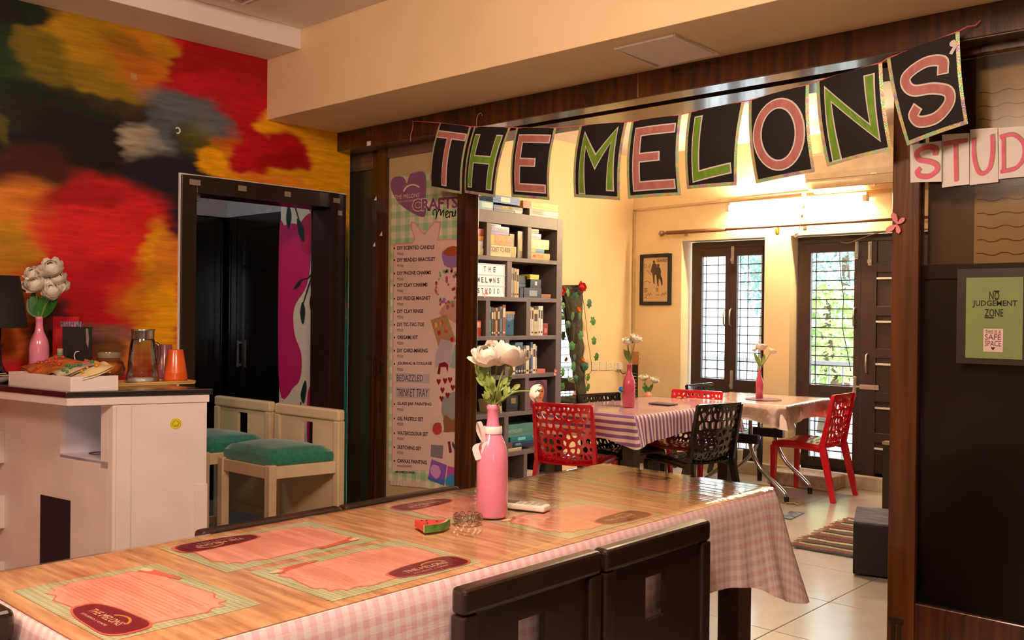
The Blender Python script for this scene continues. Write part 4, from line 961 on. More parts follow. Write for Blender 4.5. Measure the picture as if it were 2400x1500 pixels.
# placemats
m_pmg = gingham('green_check_print', (208, 204, 180), (190, 196, 162), (160, 176, 138), .012, .6)
m_pmp = mat('placemat_pink', (228, 172, 156), .6, var=.02); m_pmr = mat('placemat_red', (214, 116, 100), .6, var=.03); m_mar = mat('maroon_print', (120, 40, 58), .6, var=.05); m_crm = mat('cream_print', (240, 214, 180), .6)
def placemat(label, c, rot):
    t = thing('placemat', label, 'placemat', (c[0], c[1], TZ + .0018), rot, 'printed placemats under the film')
    sh = G().box(-.21, .21, -.1485, .1485, 0, .0012).obj('sheet', m_pmg, t); setuv(sh, [(v.co.x, v.co.y) for v in sh.data.vertices])
    def wav(s, k=96):
        pts = []
        for i in range(k):
            a = 6.2832 * i / k; ca, sa = math.cos(a), math.sin(a)
            x = .178 * (abs(ca) ** .42) * (1 if ca > 0 else -1); y = .112 * (abs(sa) ** .42) * (1 if sa > 0 else -1)
            w = 1 + .035 * math.sin(14 * a); pts.append((x * w * s[0], y * (1 + .055 * math.sin(14 * a + .6)) * s[1]))
        return pts
    G().prism(wav((1.02, 1.035)), (0, 0, .0013), X, Y, Z, .0003).obj('red_outline', m_pmr, t)
    G().prism(wav((1, 1)), (0, 0, .0017), X, Y, Z, .0003).obj('pink_panel', m_pmp, t)
    g = G()
    for i in range(16): g.box(-.15, .15, -.085 + .0105 * i, -.0842 + .0105 * i, .0021, .0022)
    g.obj('writing_lines', m_pmr, t)
    def pill(s): return [(.088 + s * (.102 * (1 if math.cos(a) > 0 else -1) * abs(math.cos(a)) ** .6), -.095 + s * (.040 * (1 if math.sin(a) > 0 else -1) * abs(math.sin(a)) ** .6 + .006 * math.sin(2 * a))) for a in [6.2832 * i / 48 for i in range(48)]]
    G().prism(pill(1.08), (0, 0, .0022), X, Y, Z, .0002).obj('patch_edge', m_pmr, t)
    lp__ = G().prism(pill(1), (0, 0, .0024), X, Y, Z, .0002).obj('logo_patch', m_mar, t)
    g = G().text("THE MELONS'", (.022, -.103, .0028), X, Y, .125, .018).text('STUDIO | CAFE', (.03, -.120, .0028), X, Y, .10, .007)
    g.obj('lettering', m_crm, lp__)
    g = G(); k = 14
    g.add([(.112 + rr * math.cos(.3 + 2.2 * i / k), -.096 + rr * .75 * math.sin(.3 + 2.2 * i / k), .0028) for i in range(k + 1) for rr in (.034, .040)], [(2 * i, 2 * i + 1, 2 * i + 3, 2 * i + 2) for i in range(k)])
    g.obj('rainbow_arc', mat('arc_gold', (206, 170, 80), .6), lp__)
    rb = G().prism([(-.172, .088), (-.05, .118), (-.055, .128), (-.172, .118)], (0, 0, .0022), X, Y, Z, .0003).obj('ribbon_label', m_pmr, t)
    G().prism([(-.178, .095), (-.155, .100), (-.150, .108), (-.157, .117), (-.178, .113), (-.186, .104)], (0, 0, .0026), X, Y, Z, .0002).obj('cream_heart', m_crm, t)
    return t
H = math.pi / 2
placemat('placemat nearest the camera at the table end, logo facing us', (-1.783, .863), 0)
placemat('placemat on the counter side of the table, nearest the near end', (-1.965, 1.29), -H)
placemat('placemat on the dark chair side, nearest the near end', (-1.637, 1.325), H)
placemat('placemat on the counter side of the table, behind the pink bottle', (-1.965, 1.955), -H)
placemat('placemat on the dark chair side, right of the white remote', (-1.637, 2.05), H)
placemat('placemat at the far end of the front table', (-1.80, 2.66), math.pi)
# things on the table
TT = fz + .0022
b = uz(1152, 1216, TT); b = b + fwd * .037
vb = thing('bottle_vase', 'pink bottle vase with white ranunculus and a ribbon on the front table', 'vase', b)
s_ = (b - CAM).dot(fwd) / FPX; bh = (1212 - 950) * s_
G().lathe(wine(37 * s_, bh), 48).obj('bottle', m_pink, vb, True)
nz = bh * .765
m_rib = mat('white_satin_ribbon', (240, 226, 222), .35, var=.05, sheen=.3)
rb = G().lathe([(22 * s_, nz - .008), (22.6 * s_, nz - .006), (21.6 * s_, nz + .012), (20.6 * s_, nz + .013)], 32, cap=False).obj('ribbon', m_rib, vb, True)
kx = Vector((0, 0, nz)) - rgt * (24 * s_) - fwd * .012
def strip(pts, w, wd=None):
    wv = Vector(wd or (rgt * .5 + fwd * .85)).normalized(); pts = smooth_open(pts, 5)
    g = G(); g.add([p + wv * (sg * w / 2) for p in pts for sg in (-1, 1)], [(2 * i, 2 * i + 1, 2 * i + 3, 2 * i + 2) for i in range(len(pts) - 1)]); return g
P_ = lambda px, py: Vector((0, 0, bh)) + rgt * ((px - 1152) * s_) + Z * ((950 - py) * s_) - fwd * .03
G().ball(kx, .007, 8, 6).obj('knot', m_rib, rb, True)
strip([P_(1132, 1035), P_(1119, 1010), P_(1120, 988), P_(1128, 1005), P_(1132, 1035)], .02).obj('bow_loop', m_rib, rb, True)
strip([P_(1132, 1035), P_(1118, 1040), P_(1113, 1052), P_(1121, 1076)], .018, rgt * .8 + Z * .2).obj('bow_tail', m_rib, rb, True)
strip([P_(1132, 1035), P_(1135, 1048), P_(1134, 1058), P_(1139, 1068)], .018, rgt * .8 + Z * .2).obj('bow_tail', m_rib, rb, True)
Q = lambda px, py, d=0: Vector((0, 0, bh)) + rgt * ((px - 1150) * s_) + Z * ((950 - py) * s_) + fwd * d
for i, (px, py, r, axv, d) in enumerate(((1136, 832, 33, -rgt * .35 - fwd * .5 + Z * .9, 0), (1188, 830, 36, rgt * .25 + fwd * .2 + Z * .9, .0), (1160, 838, 24, Z - fwd * .6, .02))):
    c = Q(px, py, d); G().tube(smooth_open([Q(1150, 965), Q(1150 + (px - 1150) * .35, 900, d * .5), c - Vector(axv).normalized() * r * s_ * .2], 4), .0028, 6).obj('stem', m_stem, vb, True)
    flower(vb, c, r * s_ * 1.1, axv, None, 4, 8, 20 + i)
    G().lathe([(.012, .0), (.003, -.014)], 8, c - Vector(axv).normalized() * .004).obj('calyx', m_stem, vb, True)
c = Q(1250, 921, -.01)
G().tube(smooth_open([Q(1152, 965), Q(1165, 945, -.01), Q(1200, 920, -.01), Q(1240, 918, -.01)], 5), .0026, 6).obj('stem', m_stem, vb, True)
flower(vb, c, 20 * s_, rgt * .9 - Z * .25, None, 4, 7, 31)
for (px, py, L, d) in ((1128, 870, .085, 0), (1108, 862, .08, -.01), (1140, 905, .06, -.02), (1135, 935, .05, -.02), (1172, 900, .075, 0), (1190, 880, .08, .02), (1180, 930, .06, -.01), (1150, 900, .06, -.03), (1200, 912, .06, .01), (1165, 935, .05, -.03), (1118, 855, .05, 0), (1130, 895, .06, 0)):
    e = Q(px, py, d); b0_ = Q(1150, 955, 0).lerp(e, .35); dd = e - b0_
    
    for q_ in range(4):
        a_ = b0_ + dd * (.25 + .22 * q_); d2 = dd.normalized() + rgt * random.uniform(-.7, .7) + Z * random.uniform(-.1, .5) - fwd * random.uniform(-.4, .5)
        leaf(vb, a_, d2, random.uniform(.018, .034), .008, m_leafy, up=-fwd + Vector((.1, .2, .4)), curl=.2)
    G().tube([b0_, e], .0016, 5).obj('stem', m_stem, vb)
# remote
c = uz(1236, 1198, TT); t = thing('remote_control', 'white remote control lying behind the pink bottle', 'remote', (c.x - .02, c.y + .02, TT), math.atan2(1.999 - 1.967, -1.715 + 1.827))
m_rem = mat('remote_white', (232, 222, 208), .35, coat=.3)
G().box(-.075, .065, -.024, .024, 0, .017).obj('body', m_rem, t, bevel=.006, seg=3)
G().box(-.068, -.03, -.018, .018, .0168, .018).obj('display', mat('remote_screen', (40, 44, 52), .2), t)
for i in range(4):
    for j in range(3): G().box(-.022 + .02 * i, -.010 + .02 * i, -.016 + .012 * j, -.008 + .012 * j, .0168, .0185).obj('button', mat('remote_button', (180, 170, 160), .5), t)
# watermelon
c = uz(1010, 1240, TT); t = thing('watermelon_slice', 'small toy watermelon slice, red with green rind', 'ornament', (c.x, c.y + .005, TT), 1.67)
arc = [(-.05 + .1 * i / 14, -.018 - .016 * math.sin(math.pi * i / 14)) for i in range(15)]
arc2 = [(x * .88, y + .009) for x, y in arc]
G().prism([(-.012, .052)] + [(x, y) for x, y in arc2], (0, 0, 0), X, Y, Z, .018).obj('flesh', mat('melon_red', (222, 46, 30), .25, coat=.6), t, bevel=.002)
G().prism(arc2 + [(x * .94, y + .003) for x, y in reversed(arc)], (0, 0, 0), X, Y, Z, .0175).obj('pith', mat('melon_pith', (226, 216, 170), .3, coat=.5), t)
G().prism([(x * .94, y + .003) for x, y in arc] + list(reversed(arc)), (0, 0, 0), X, Y, Z, .019).obj('rind', mat('melon_rind', (90, 140, 60), .3, coat=.5, rgb2=(50, 100, 40), scale=60), t)
g = G()
for x, y in ((-.02, .0), (.0, .02), (.012, -.005), (-.008, .03)): g.ball((x, y, .0185), .0022, 6, 4, (1, 1.6, .5))
g.obj('seed', m_black, t)
# bead bracelet
c = uz(1090, 1226, TT); t = thing('bead_bracelet', 'clear crystal bead bracelet beside the pink bottle', 'bracelet', (c.x, c.y + .01, TT))
bm_ = G().ball((0, 0, 0), .0075, 8, 6, (1, 1, 1)).mesh('bead', glass('crystal_bead', (.93, .88, .84), 3.0, .02))
for i in range(20):
    a = 6.2832 * i / 20; o = bpy.data.objects.new('bead', bm_); COL.objects.link(o); o.parent = t; o.location = (.033 * math.cos(a), .033 * math.sin(a), .0078 + (.009 if i % 2 else 0))
# dark chairs
ZC = .842
CX = -1.385
def chair_side(label, xb, xf, y0, y1):
    return hole_chair(label, 'chair', (xf, y0 + .01), (xf, y1 - .01), (xb, y1), (xb, y0), ZC, .46, m_brn, None, 'dark brown chairs around the front table', 'dining_chair', .26, (.36, .60, .62, .735))
def xy(px, py): p = uz(px, py, ZC); return p
a, b_, c_, d_ = xy(1081, 1382), xy(1424, 1292), xy(1414, 1287), xy(1678, 1220)
chair_side('dark brown chair with square peep hole, nearest the camera on the right side', a.x * .5 + b_.x * .5, -1.80, a.y, b_.y - .004)
chair_side('dark brown chair with square peep hole, right side, beside the hanging cloth corner', c_.x * .5 + d_.x * .5 , -1.80, b_.y + .004, d_.y)
a, b_, c_, d_ = xy(452, 1240), xy(788, 1183), xy(797, 1172), xy(1070, 1138)
chair_side('dark brown chair across the table, in front of the white counter', -2.275, -1.86, a.y, b_.y - .003)
chair_side('dark brown chair across the table, below the crafts poster', -2.275, -1.86, b_.y + .004, d_.y)
hole_chair('dark brown chair at the near end of the table, bottom left corner', 'chair', (-2.33, 1.0), (-1.82, 1.0), (-1.82, .612), (-2.33, .612), .866, .46, m_brn, None, 'dark brown chairs around the front table', 'dining_chair', .26, (.36, .60, .62, .735))

# ------------------------------------------------------------------ letter banner
YB = 3.285
m_blk = mat('black_card_sheet', (20, 17, 18), .75, var=.15); m_lp = mat('letter_rose', (178, 104, 98), .7, rgb2=(196, 128, 118), stretch=(6, 6, 1.5), scale=8); m_lg = mat('letter_green', (98, 144, 32), .7, rgb2=(124, 168, 44), stretch=(6, 6, 1.5), scale=8); m_lw = mat('letter_chalk', (226, 214, 204), .8)
m_foil = bpy.data.materials.new('holographic_foil'); m_foil.use_nodes = True
n = m_foil.node_tree.nodes; l = m_foil.node_tree.links; p = n['Principled BSDF']; p.inputs['Metallic'].default_value = .35; p.inputs['Roughness'].default_value = .35
tx = n.new('ShaderNodeTexCoord'); v = n.new('ShaderNodeTexNoise'); v.inputs['Scale'].default_value = 22; v.inputs['Detail'].default_value = 6; cr = n.new('ShaderNodeValToRGB'); l.new(tx.outputs['Object'], v.inputs['Vector']); l.new(v.outputs['Fac'], cr.inputs[0]); l.new(cr.outputs[0], p.inputs['Base Color'])
cr.color_ramp.elements[0].position = .3; cr.color_ramp.elements[0].color = (.42, .30, .55, 1); cr.color_ramp.elements[1].position = .75; cr.color_ramp.elements[1].color = (.85, .55, .25, 1)
for po, co in ((.42, (.62, .48, .42, 1)), (.5, (.75, .66, .2, 1)), (.56, (.3, .75, .4, 1)), (.64, (.65, .52, .45, 1))):
    e = cr.color_ramp.elements.new(po); e.color = co
vo = n.new('ShaderNodeTexVoronoi'); vo.inputs['Scale'].default_value = 260; bp = n.new('ShaderNodeBump'); bp.inputs['Strength'].default_value = .5; bp.inputs['Distance'].default_value = .002; l.new(tx.outputs['Object'], vo.inputs['Vector']); l.new(vo.outputs['Distance'], bp.inputs['Height']); l.new(bp.outputs[0], p.inputs['Normal'])
def arcp(cx, cy, rx, ry, a0, a1, k=14): return [(cx + rx * math.cos(math.radians(a0 + (a1 - a0) * i / k)), cy + ry * math.sin(math.radians(a0 + (a1 - a0) * i / k))) for i in range(k + 1)]
def S_shape(x0, x1, y0, y1):
    cx = (x0 + x1) / 2; w = (x1 - x0) / 2; h = (y1 - y0)
    return smooth2([(x1 * .96, y0 + .23 * h), (x1 * .95, y0 + .08 * h), (cx + .1 * w, y0), (x0 + .15 * w, y0 + .1 * h), (x0, y0 + .26 * h), (x0 + .35 * w, y0 + .42 * h), (cx + .3 * w, y0 + .50 * h), (x1, y0 + .64 * h), (x1 - .05 * w, y0 + .84 * h), (cx + .2 * w, y0 + h), (x0 + .3 * w, y0 + .97 * h), (x0 + .02 * w, y0 + .84 * h), (x0 + .2 * w, y0 + .76 * h)])
def smooth2(pts, n=5): return [(v.x, v.y) for v in smooth_open([Vector((a, b, 0)) for a, b in pts], n)]
LET = {'T': [[(.12, .17), (.88, .17)], [(.50, .17), (.50, .88)]], 'H': [[(.2, .17), (.2, .86)], [(.82, .17), (.82, .86)], [(.2, .49), (.82, .49)]],
       'E': [[(.86, .16), (.2, .16), (.2, .86), (.86, .86)], [(.2, .50), (.6, .50)]], 'M': [[(.2, .90), (.2, .20), (.5, .52), (.82, .16), (.82, .84)]],
       'L': [[(.22, .14), (.22, .86), (.84, .80)]], 'O': [arcp(.5, .5, .36, .36, -90, 270, 32)], 'N': [[(.18, .92), (.18, .20), (.82, .78), (.82, .16)]], 'S': [S_shape(.22, .80, .22, .84)]}
def ribbon(path, w, fn, closed=False, asp=1.0):
    """flat stroke of width w along a path in sheet units; fn maps (u,v)->world; asp = sheet height/width"""
    pts = [Vector((a, b * asp, 0)) for a, b in path]; k = len(pts); g = G(); vs = []
    for i, p in enumerate(pts):
        if closed: d0 = (p - pts[i - 2 if i == 0 else i - 1]); d1 = (pts[1 if i == k - 1 else i + 1] - p)
        else:
            d0 = (p - pts[i - 1]) if i > 0 else pts[1] - p; d1 = (pts[i + 1] - p) if i < k - 1 else p - pts[i - 1]
        d0.normalize(); d1.normalize(); n0 = Vector((-d0.y, d0.x, 0)); n1 = Vector((-d1.y, d1.x, 0)); nn = (n0 + n1)
        nn = nn / max(nn.dot(n0), .35) if nn.length > .05 else n0
        ext = Vector((0, 0, 0))
        if not closed and i == 0: ext = -d1 * w * .45
        if not closed and i == k - 1: ext = d0 * w * .45
        for s in (-1, 1): q = p + ext + nn * (s * w / 2); vs.append((q.x, q.y / asp))
    sub = 6; out = []; 
    for i in range(k - 1):
        for j in range(sub):
            f = j / sub
            for s in (0, 1): a = vs[2 * i + s]; b = vs[2 * i + 2 + s]; out.append((a[0] + (b[0] - a[0]) * f, a[1] + (b[1] - a[1]) * f))
    out += vs[-2:]
    g.add([fn(a, b) for a, b in out], [(2 * i, 2 * i + 1, 2 * i + 3, 2 * i + 2) for i in range(len(out) // 2 - 1)]); return g
SH = [('T', (1032, 288), (1105, 297), (1075, 453), (1002, 440), m_lp), ('H', (1113, 297), (1197, 299), (1153, 461), (1083, 450), m_lg), ('E', (1212, 300), (1304, 300), (1281, 467), (1193, 460), m_lp),
      ('M', (1361, 295), (1470, 286), (1446, 467), (1340, 460), m_lg), ('E', (1482, 285), (1597, 269), (1589, 456), (1467, 464), m_lp), ('L', (1616, 264), (1745, 238), (1720, 432), (1605, 441), m_lg),
      ('O', (1757, 236), (1896, 198), (1904, 401), (1767, 428), m_lp), ('N', (1915, 191), (2067, 147), (2085, 349), (1934, 388), m_lg), ('S', (2080, 138), (2248, 74), (2263, 287), (2122, 338), m_lp)]
A0 = uy(968, 284, 3.31)
bn = thing('letter_banner', 'string of nine black cards with painted capital letters hung below the header', 'banner', A0)
tops = [A0]
for (ch, tl, tr_, br, bl, m) in SH:
    TL, TR, BR, BL = [uy(*q, YB) - A0 for q in (tl, tr_, br, bl)]
    sc_w = (TR - TL).length; sc_h = (BL - TL).length; asp = sc_h / sc_w
    bl_ = .018 * sc_h / .3
    def fn(u, v, o=0, TL=TL, TR=TR, BR=BR, BL=BL): return (TL * (1 - u) + TR * u) * (1 - v) + (BL * (1 - u) + BR * u) * v + Y * (-.010 * math.sin(math.pi * u) + .022 * v * v - .016 * math.sin(math.pi * v) - o)
    g = G().grid(lambda u, v: fn(u, v), 12, 18).grid(lambda u, v: fn(u, v, .001), 12, 18)
    sh_ = g.obj('card', m_blk, bn, True)
    tw_ = .055
    g = G()
    for path in ([(.02, .02), (.02, .985), (.985, .985), (.985, .02)],):
        r = ribbon(path, tw_, lambda u, v: fn(min(max(u, -.01), 1.01), v, .0034), False, asp); g.add(r.v, r.f)
    g.obj('foil_trim', m_foil, sh_)
    w = .115
    for wd, m_, off, nm in ((w + .05, m_lw, .0042, 'letter_outline'), (w, m, .0062, 'letter')):
        g = G()
        for kk, path in enumerate(LET[ch]):
            closed = ch == 'O'; off += .0003 * kk; r = ribbon(path, wd, lambda u, v, off=off: fn(u, v, off), closed, asp); g.add(r.v, r.f)
        g.obj(nm, m_, sh_)
    if ch == 'S':
        r = ribbon([(.93, .10), (.96, .15), (.90, .215)], .05, lambda u, v: fn(u, v, .006), False, asp); d_g = G().add(r.v, r.f); c_ = fn(.925, .12, .0066)
        d_g.add([c_ + X * .011 * math.cos(a) + Z * .011 * math.sin(a) for a in [k * .628 for k in range(10)]], [tuple(range(10))]); d_g.obj('apostrophe', m_lw, sh_)
    tops += [TL + A0, TR + A0]
m_str = mat('pink_string', (226, 110, 104), .7)
E1 = uy(2298, 48, 3.315)
G().tube([t_ - A0 - Y * .004 for t_ in tops] + [uy(2268, 62, 3.30) - A0, uy(2285, 60, 3.31) - A0, E1 - A0], .0022, 6).obj('string', m_str, bn)
G().tube(smooth_open([A0 * 0, uy(967, 300, 3.305) - A0, uy(963, 315, 3.305) - A0, uy(962, 332, 3.305) - A0], 4), .002, 6).obj('string_tail', m_str, bn)
G().tube(smooth_open([uy(1117, 300, YB - .01) - A0, uy(1117, 285, 3.30) - A0, uy(1120, 270, 3.30) - A0, uy(1127, 265, 3.30) - A0, uy(1130, 271, 3.30) - A0], 4), .0018, 6).obj('string_tail', mat('string_tan', (190, 150, 90), .7), bn)
# ------------------------------------------------------------------ four painted sheets on the glass
m_lpk = mat('painted_pink', (226, 90, 122), .7, rgb2=(240, 130, 160), scale=14); m_lgr = mat('painted_olive', (150, 160, 50), .7)
STU = [('S', (2133, 340), (2207, 330), (2207, 426), (2134, 428)), ('T', (2208, 316), (2272, 312), (2272, 432), (2208, 440)), ('U', (2274, 304), (2338, 299), (2340, 427), (2273, 434)), ('D', (2340, 300), (2402, 296), (2403, 414), (2341, 420))]
LET2 = {'S': [S_shape(.22, .85, .12, .86)], 'T': [[(.12, .18), (.86, .15)], [(.52, .18), (.54, .88)]], 'U': [smooth2([(.14, .2), (.16, .5), (.3, .76), (.5, .82), (.72, .72), (.82, .45), (.82, .16)])], 'D': [[(.2, .18), (.2, .84)], smooth2([(.12, .18), (.6, .16), (.95, .35), (.95, .62), (.65, .82), (.14, .86)])]}
for ch, tl, tr_, br, bl in STU:
    yy_ = 3.414 if ch == 'S' else 3.43
    TL, TR, BR, BL = [uy(*q, yy_) for q in (tl, tr_, br, bl)]; o0 = (BL + BR) / 2
    t = thing('letter_sheet', 'white paper sheet painted with a pink capital %s taped on the glass' % ch, 'paper sign', o0)
    TL, TR, BR, BL = [q - o0 for q in (TL, TR, BR, BL)]
    def fn(u, v, o=0): return (TL * (1 - u) + TR * u) * (1 - v) + (BL * (1 - u) + BR * u) * v + Y * (-.004 * math.sin(math.pi * u) - o)
    G().grid(lambda u, v: fn(u, v), 4, 4).grid(lambda u, v: fn(u, v, .0008), 4, 4).obj('sheet', m_paper, t, True)
    asp = (BL - TL).length / (TR - TL).length
    for w, m_, off, sh_, nm in ((.15, m_lgr, .0016, .03, 'green_shadow'), (.15, m_lpk, .0024, 0, 'letter')):
        g = G()
        for kk, path in enumerate(LET2[ch]): r = ribbon([(a + sh_, b - sh_ * .5) for a, b in path], w, lambda u, v, off=off + .0003 * kk: fn(u, v, off), False, asp); g.add(r.v, r.f)
        g.obj(nm, m_, t)
# ------------------------------------------------------------------ green sign
yy_ = 3.4325
TL, TR, BL, BR = uy(2268, 651, yy_), uy(2399, 650, yy_), uy(2260, 838, yy_), uy(2397, 842, yy_)
x0, x1, z0, z1 = (TL.x + BL.x) / 2, TR.x, BL.z, TL.z
t = thing('wall_sign', 'green sign reading no judgement zone on the smoked glass', 'sign', ((x0 + x1) / 2, yy_, z0))
w = x1 - x0; h = z1 - z0
G().box(-w / 2 - .03, w / 2 + .03, .0, .003, -.02, h + .03).obj('frame', mat('sign_frame', (44, 30, 22), .35, coat=.3), t)
G().box(-w / 2, w / 2, -.002, 0, 0, h).obj('sheet', mat('sign_green', (128, 150, 84), .45, var=.05, coat=.3), t)
g = G()
def sp(px, py): p = uy(px, py, yy_); return Vector((p.x - (x0 + x1) / 2, -.003, p.z - z0))
for body, a, b in (('NO', (2319, 703), (2343, 683)), ('JUDGEMENT', (2280, 721), (2385, 704)), ('ZONE', (2308, 742), (2352, 724))):
    p0, p1 = sp(*a), sp(*b); g.text(body, p0, X, Z, p1.x - p0.x, p1.z - p0.z, .012)
p0, p1 = sp(2330, 683), sp(2343, 684); g.box(p0.x, p1.x, -.0032, -.003, p0.z - .002, p0.z + .003); p0, p1 = sp(2332, 703), sp(2340, 703); g.box(p0.x, p1.x, -.0032, -.003, p0.z, p0.z + .003)
p0, p1 = sp(2308, 743), sp(2330, 743); g.box(p0.x, p1.x, -.0032, -.003, p0.z - .004, p0.z)
g.obj('lettering', mat('sign_ink', (24, 16, 18), .6), t)
p0, p1 = sp(2305, 824), sp(2352, 771)
cd = G().box(p0.x, p1.x, -.0035, -.002, p0.z, p1.z).obj('small_card', mat('sign_card', (226, 200, 190), .6), t)
g = G()
for body, a, b in (('THIS IS A', (2310, 782), (2347, 774)), ('SAFE', (2309, 796), (2347, 784)), ('SPACE', (2309, 811), (2347, 799))):
    q0, q1 = sp(*a), sp(*b); g.text(body, q0 - Y * .001, X, Z, q1.x - q0.x, q1.z - q0.z, .005)
g.obj('card_lettering', mat('sign_purple', (120, 40, 90), .6), cd)
q0 = sp(2328, 817); G().add([q0 + Vector((a, -.001, b)) for a, b in ((0, -.006), (-.007, .003), (-.004, .006), (0, .003), (.004, .006), (.007, .003))], [tuple(range(6))]).obj('heart', m_black, cd)
# ------------------------------------------------------------------ paper butterflies
m_bf = mat('pink_paper', (240, 150, 150), .7, var=.04)
def butterfly(label, c, r, rot, n=(0, -1, 0)):
    t = thing('paper_butterfly', label, 'butterfly', c, 0, None); nn = Vector(n); rn = random.Random(int(c[0] * 1000))
    e1 = Vector((math.cos(rot), 0, math.sin(rot))) if abs(nn.y) > .5 else Vector((0, math.cos(rot), math.sin(rot))); e2 = nn.cross(e1)
    for k, (a, L, lift) in enumerate(((35, 1, .35), (-35, .8, .2), (145, 1, .35), (215, .8, .2))):
        d = e1 * math.cos(math.radians(a)) + e2 * math.sin(math.radians(a)); s = e2 * math.cos(math.radians(a)) - e1 * math.sin(math.radians(a))
        pts = [(0, 0), (.45, .24), (.85, .26), (1.05, .0), (.8, -.22), (.4, -.2)]
        G().add([d * (u * L * r) + s * (w_ * L * r) + nn * (lift * u * L * r + .002) for u, w_ in pts], [tuple(range(6))]).obj('wing', m_bf, t)
    G().bar(e1 * r * .25 + nn * .003, -e1 * r * .25 + nn * .003, .003, .003).obj('body', m_bf, t)
butterfly('largest pink paper butterfly on the brown post right of the opening', uy(2103, 526, 3.41), .042, 1.2)
# ------------------------------------------------------------------ crafts poster
yp = 3.431
def pw(px, py, o=0): p = uy(px, py, yp); return Vector((p.x, yp - o, p.z))
PT = [pw(917, 406), pw(1083, 388), pw(1078, 1147), pw(911, 1140)]
t = thing('crafts_poster', 'tall crafts menu poster hanging on the sliding door', 'poster', (pw(997, 1140).x, yp, pw(997, 1143).z)); O_ = t.location.copy()
m_pgr = gingham('poster_green_check', (226, 212, 186), (186, 204, 158), (150, 190, 140), .075, .5, coat=.2)
x0, x1 = pw(914, 700).x, pw(1082, 700).x; z0, z1 = pw(997, 1143).z, pw(997, 404).z
sh_ = G().box(x0 - O_.x, x1 - O_.x, -.001, .001, 0, z1 - z0).obj('sheet', m_pgr, t); setuv(sh_, [(v.co.x, v.co.z) for v in sh_.data.vertices])
def L_(px, py, o): v = pw(px, py); return Vector((v.x - O_.x, -o, v.z - O_.z))
def flat(name, px, m, o, sm=0, par=None):
    pts = [L_(a, b, o) for a, b in px]
    if sm: pts = smooth_closed(pts, sm)
    return G().poly(pts).obj(name, m, par or t)
m_pp = mat('poster_pink', (230, 192, 178), .5, var=.02, coat=.2)
flat('panel_edge', [(922, 578), (926, 571), (967, 568), (972, 560), (962, 530), (964, 519), (975, 522), (985, 538), (996, 548), (1008, 532), (1020, 518), (1034, 519), (1030, 550), (1026, 562), (1070, 560), (1077, 568), (1075, 1100), (918, 1105)], mat('poster_rose', (222, 140, 140), .5), .0016)
flat('panel', [(924, 581), (928, 574), (967, 571), (974, 561), (965, 533), (967, 523), (975, 526), (985, 541), (996, 551), (1008, 536), (1020, 522), (1031, 523), (1028, 550), (1024, 564), (1068, 563), (1074, 570), (1072, 1100), (920, 1105)], m_pp, .0019)
flat('heart', [(996, 508), (965, 498), (935, 475), (918, 445), (917, 425), (925, 415), (942, 414), (950, 420), (954, 430), (960, 412), (967, 406), (992, 402), (999, 415), (1000, 440), (998, 470)], mat('poster_mauve', (136, 86, 124), .5, coat=.2), .0022, 3)
def tline(g, body, x0p, x1p, yb, yt, o=.0026, off=.012, dy=0):
    a, b, c = L_(x0p, yb, o), L_(x1p, yb + dy, o), L_(x0p, yt, o); g.text(body, a, (b - a).normalized(), Z, (b - a).length, c.z - a.z, off); return g
g = tline(G(), "THE MELONS'", 926, 985, 467, 457, dy=-5, off=0); tline(g, 'STUDIO | CAFE | EXPERIENCES', 928, 986, 476, 472, dy=-5, off=0)
arcv = [L_(948 + 0, 448, .0026)]
k = 14; pts = []
for i in range(k + 1):
    a = math.radians(165 - 120 * i / k)
    for rr in (1, 1.18): pts.append(L_(968 + 20 * rr * math.cos(a) , 455 - 20 * rr * math.sin(a), .0026))
g.add(pts, [(2 * i, 2 * i + 1, 2 * i + 3, 2 * i + 2) for i in range(k)])
m_pc = mat('poster_cream', (232, 200, 176), .5); g.obj('logo_lettering', m_pc, t)
g = tline(G(), 'CRAFTS', 966, 1076, 497, 466, dy=-7, off=.075, o=.0024); g.obj('title_outline', m_pc, t)
g = tline(G(), 'CRAFTS', 968, 1074, 495, 468, dy=-7, off=.03, o=.0028); g.obj('title', mat('poster_purple', (130, 74, 120), .5), t)
m_ink = mat('poster_ink', (30, 24, 46), .5)
g = G()
def stroke(path, w, o=.003):
    pts = smooth2(path, 6); vs = []
    q = [L_(a, b, o) for a, b in pts]
    for i, p in enumerate(q):
        d = (q[min(i + 1, len(q) - 1)] - q[max(i - 1, 0)]).normalized(); nn = Vector((-d.z, 0, d.x)); vs += [p - nn * w / 2, p + nn * w / 2]
    g.add(vs, [(2 * i, 2 * i + 1, 2 * i + 3, 2 * i + 2) for i in range(len(q) - 1)])
for path in ([(1016, 505), (1016, 495), (1022, 491), (1024, 502), (1022, 514), (1027, 497), (1033, 491), (1034, 505), (1037, 497), (1041, 493), (1040, 508)], [(1044, 505), (1051, 500), (1050, 494), (1045, 500), (1047, 510), (1053, 507)], [(1055, 511), (1055, 497), (1058, 497), (1061, 496), (1060, 508)], [(1063, 496), (1062, 506), (1066, 505), (1069, 494), (1068, 507)]): stroke(path, .006)
g.obj('script_title', mat('poster_black', (16, 14, 16), .5), t)
g = G(); m_small = mat('poster_grey_ink', (90, 70, 66), .5); g2 = G()
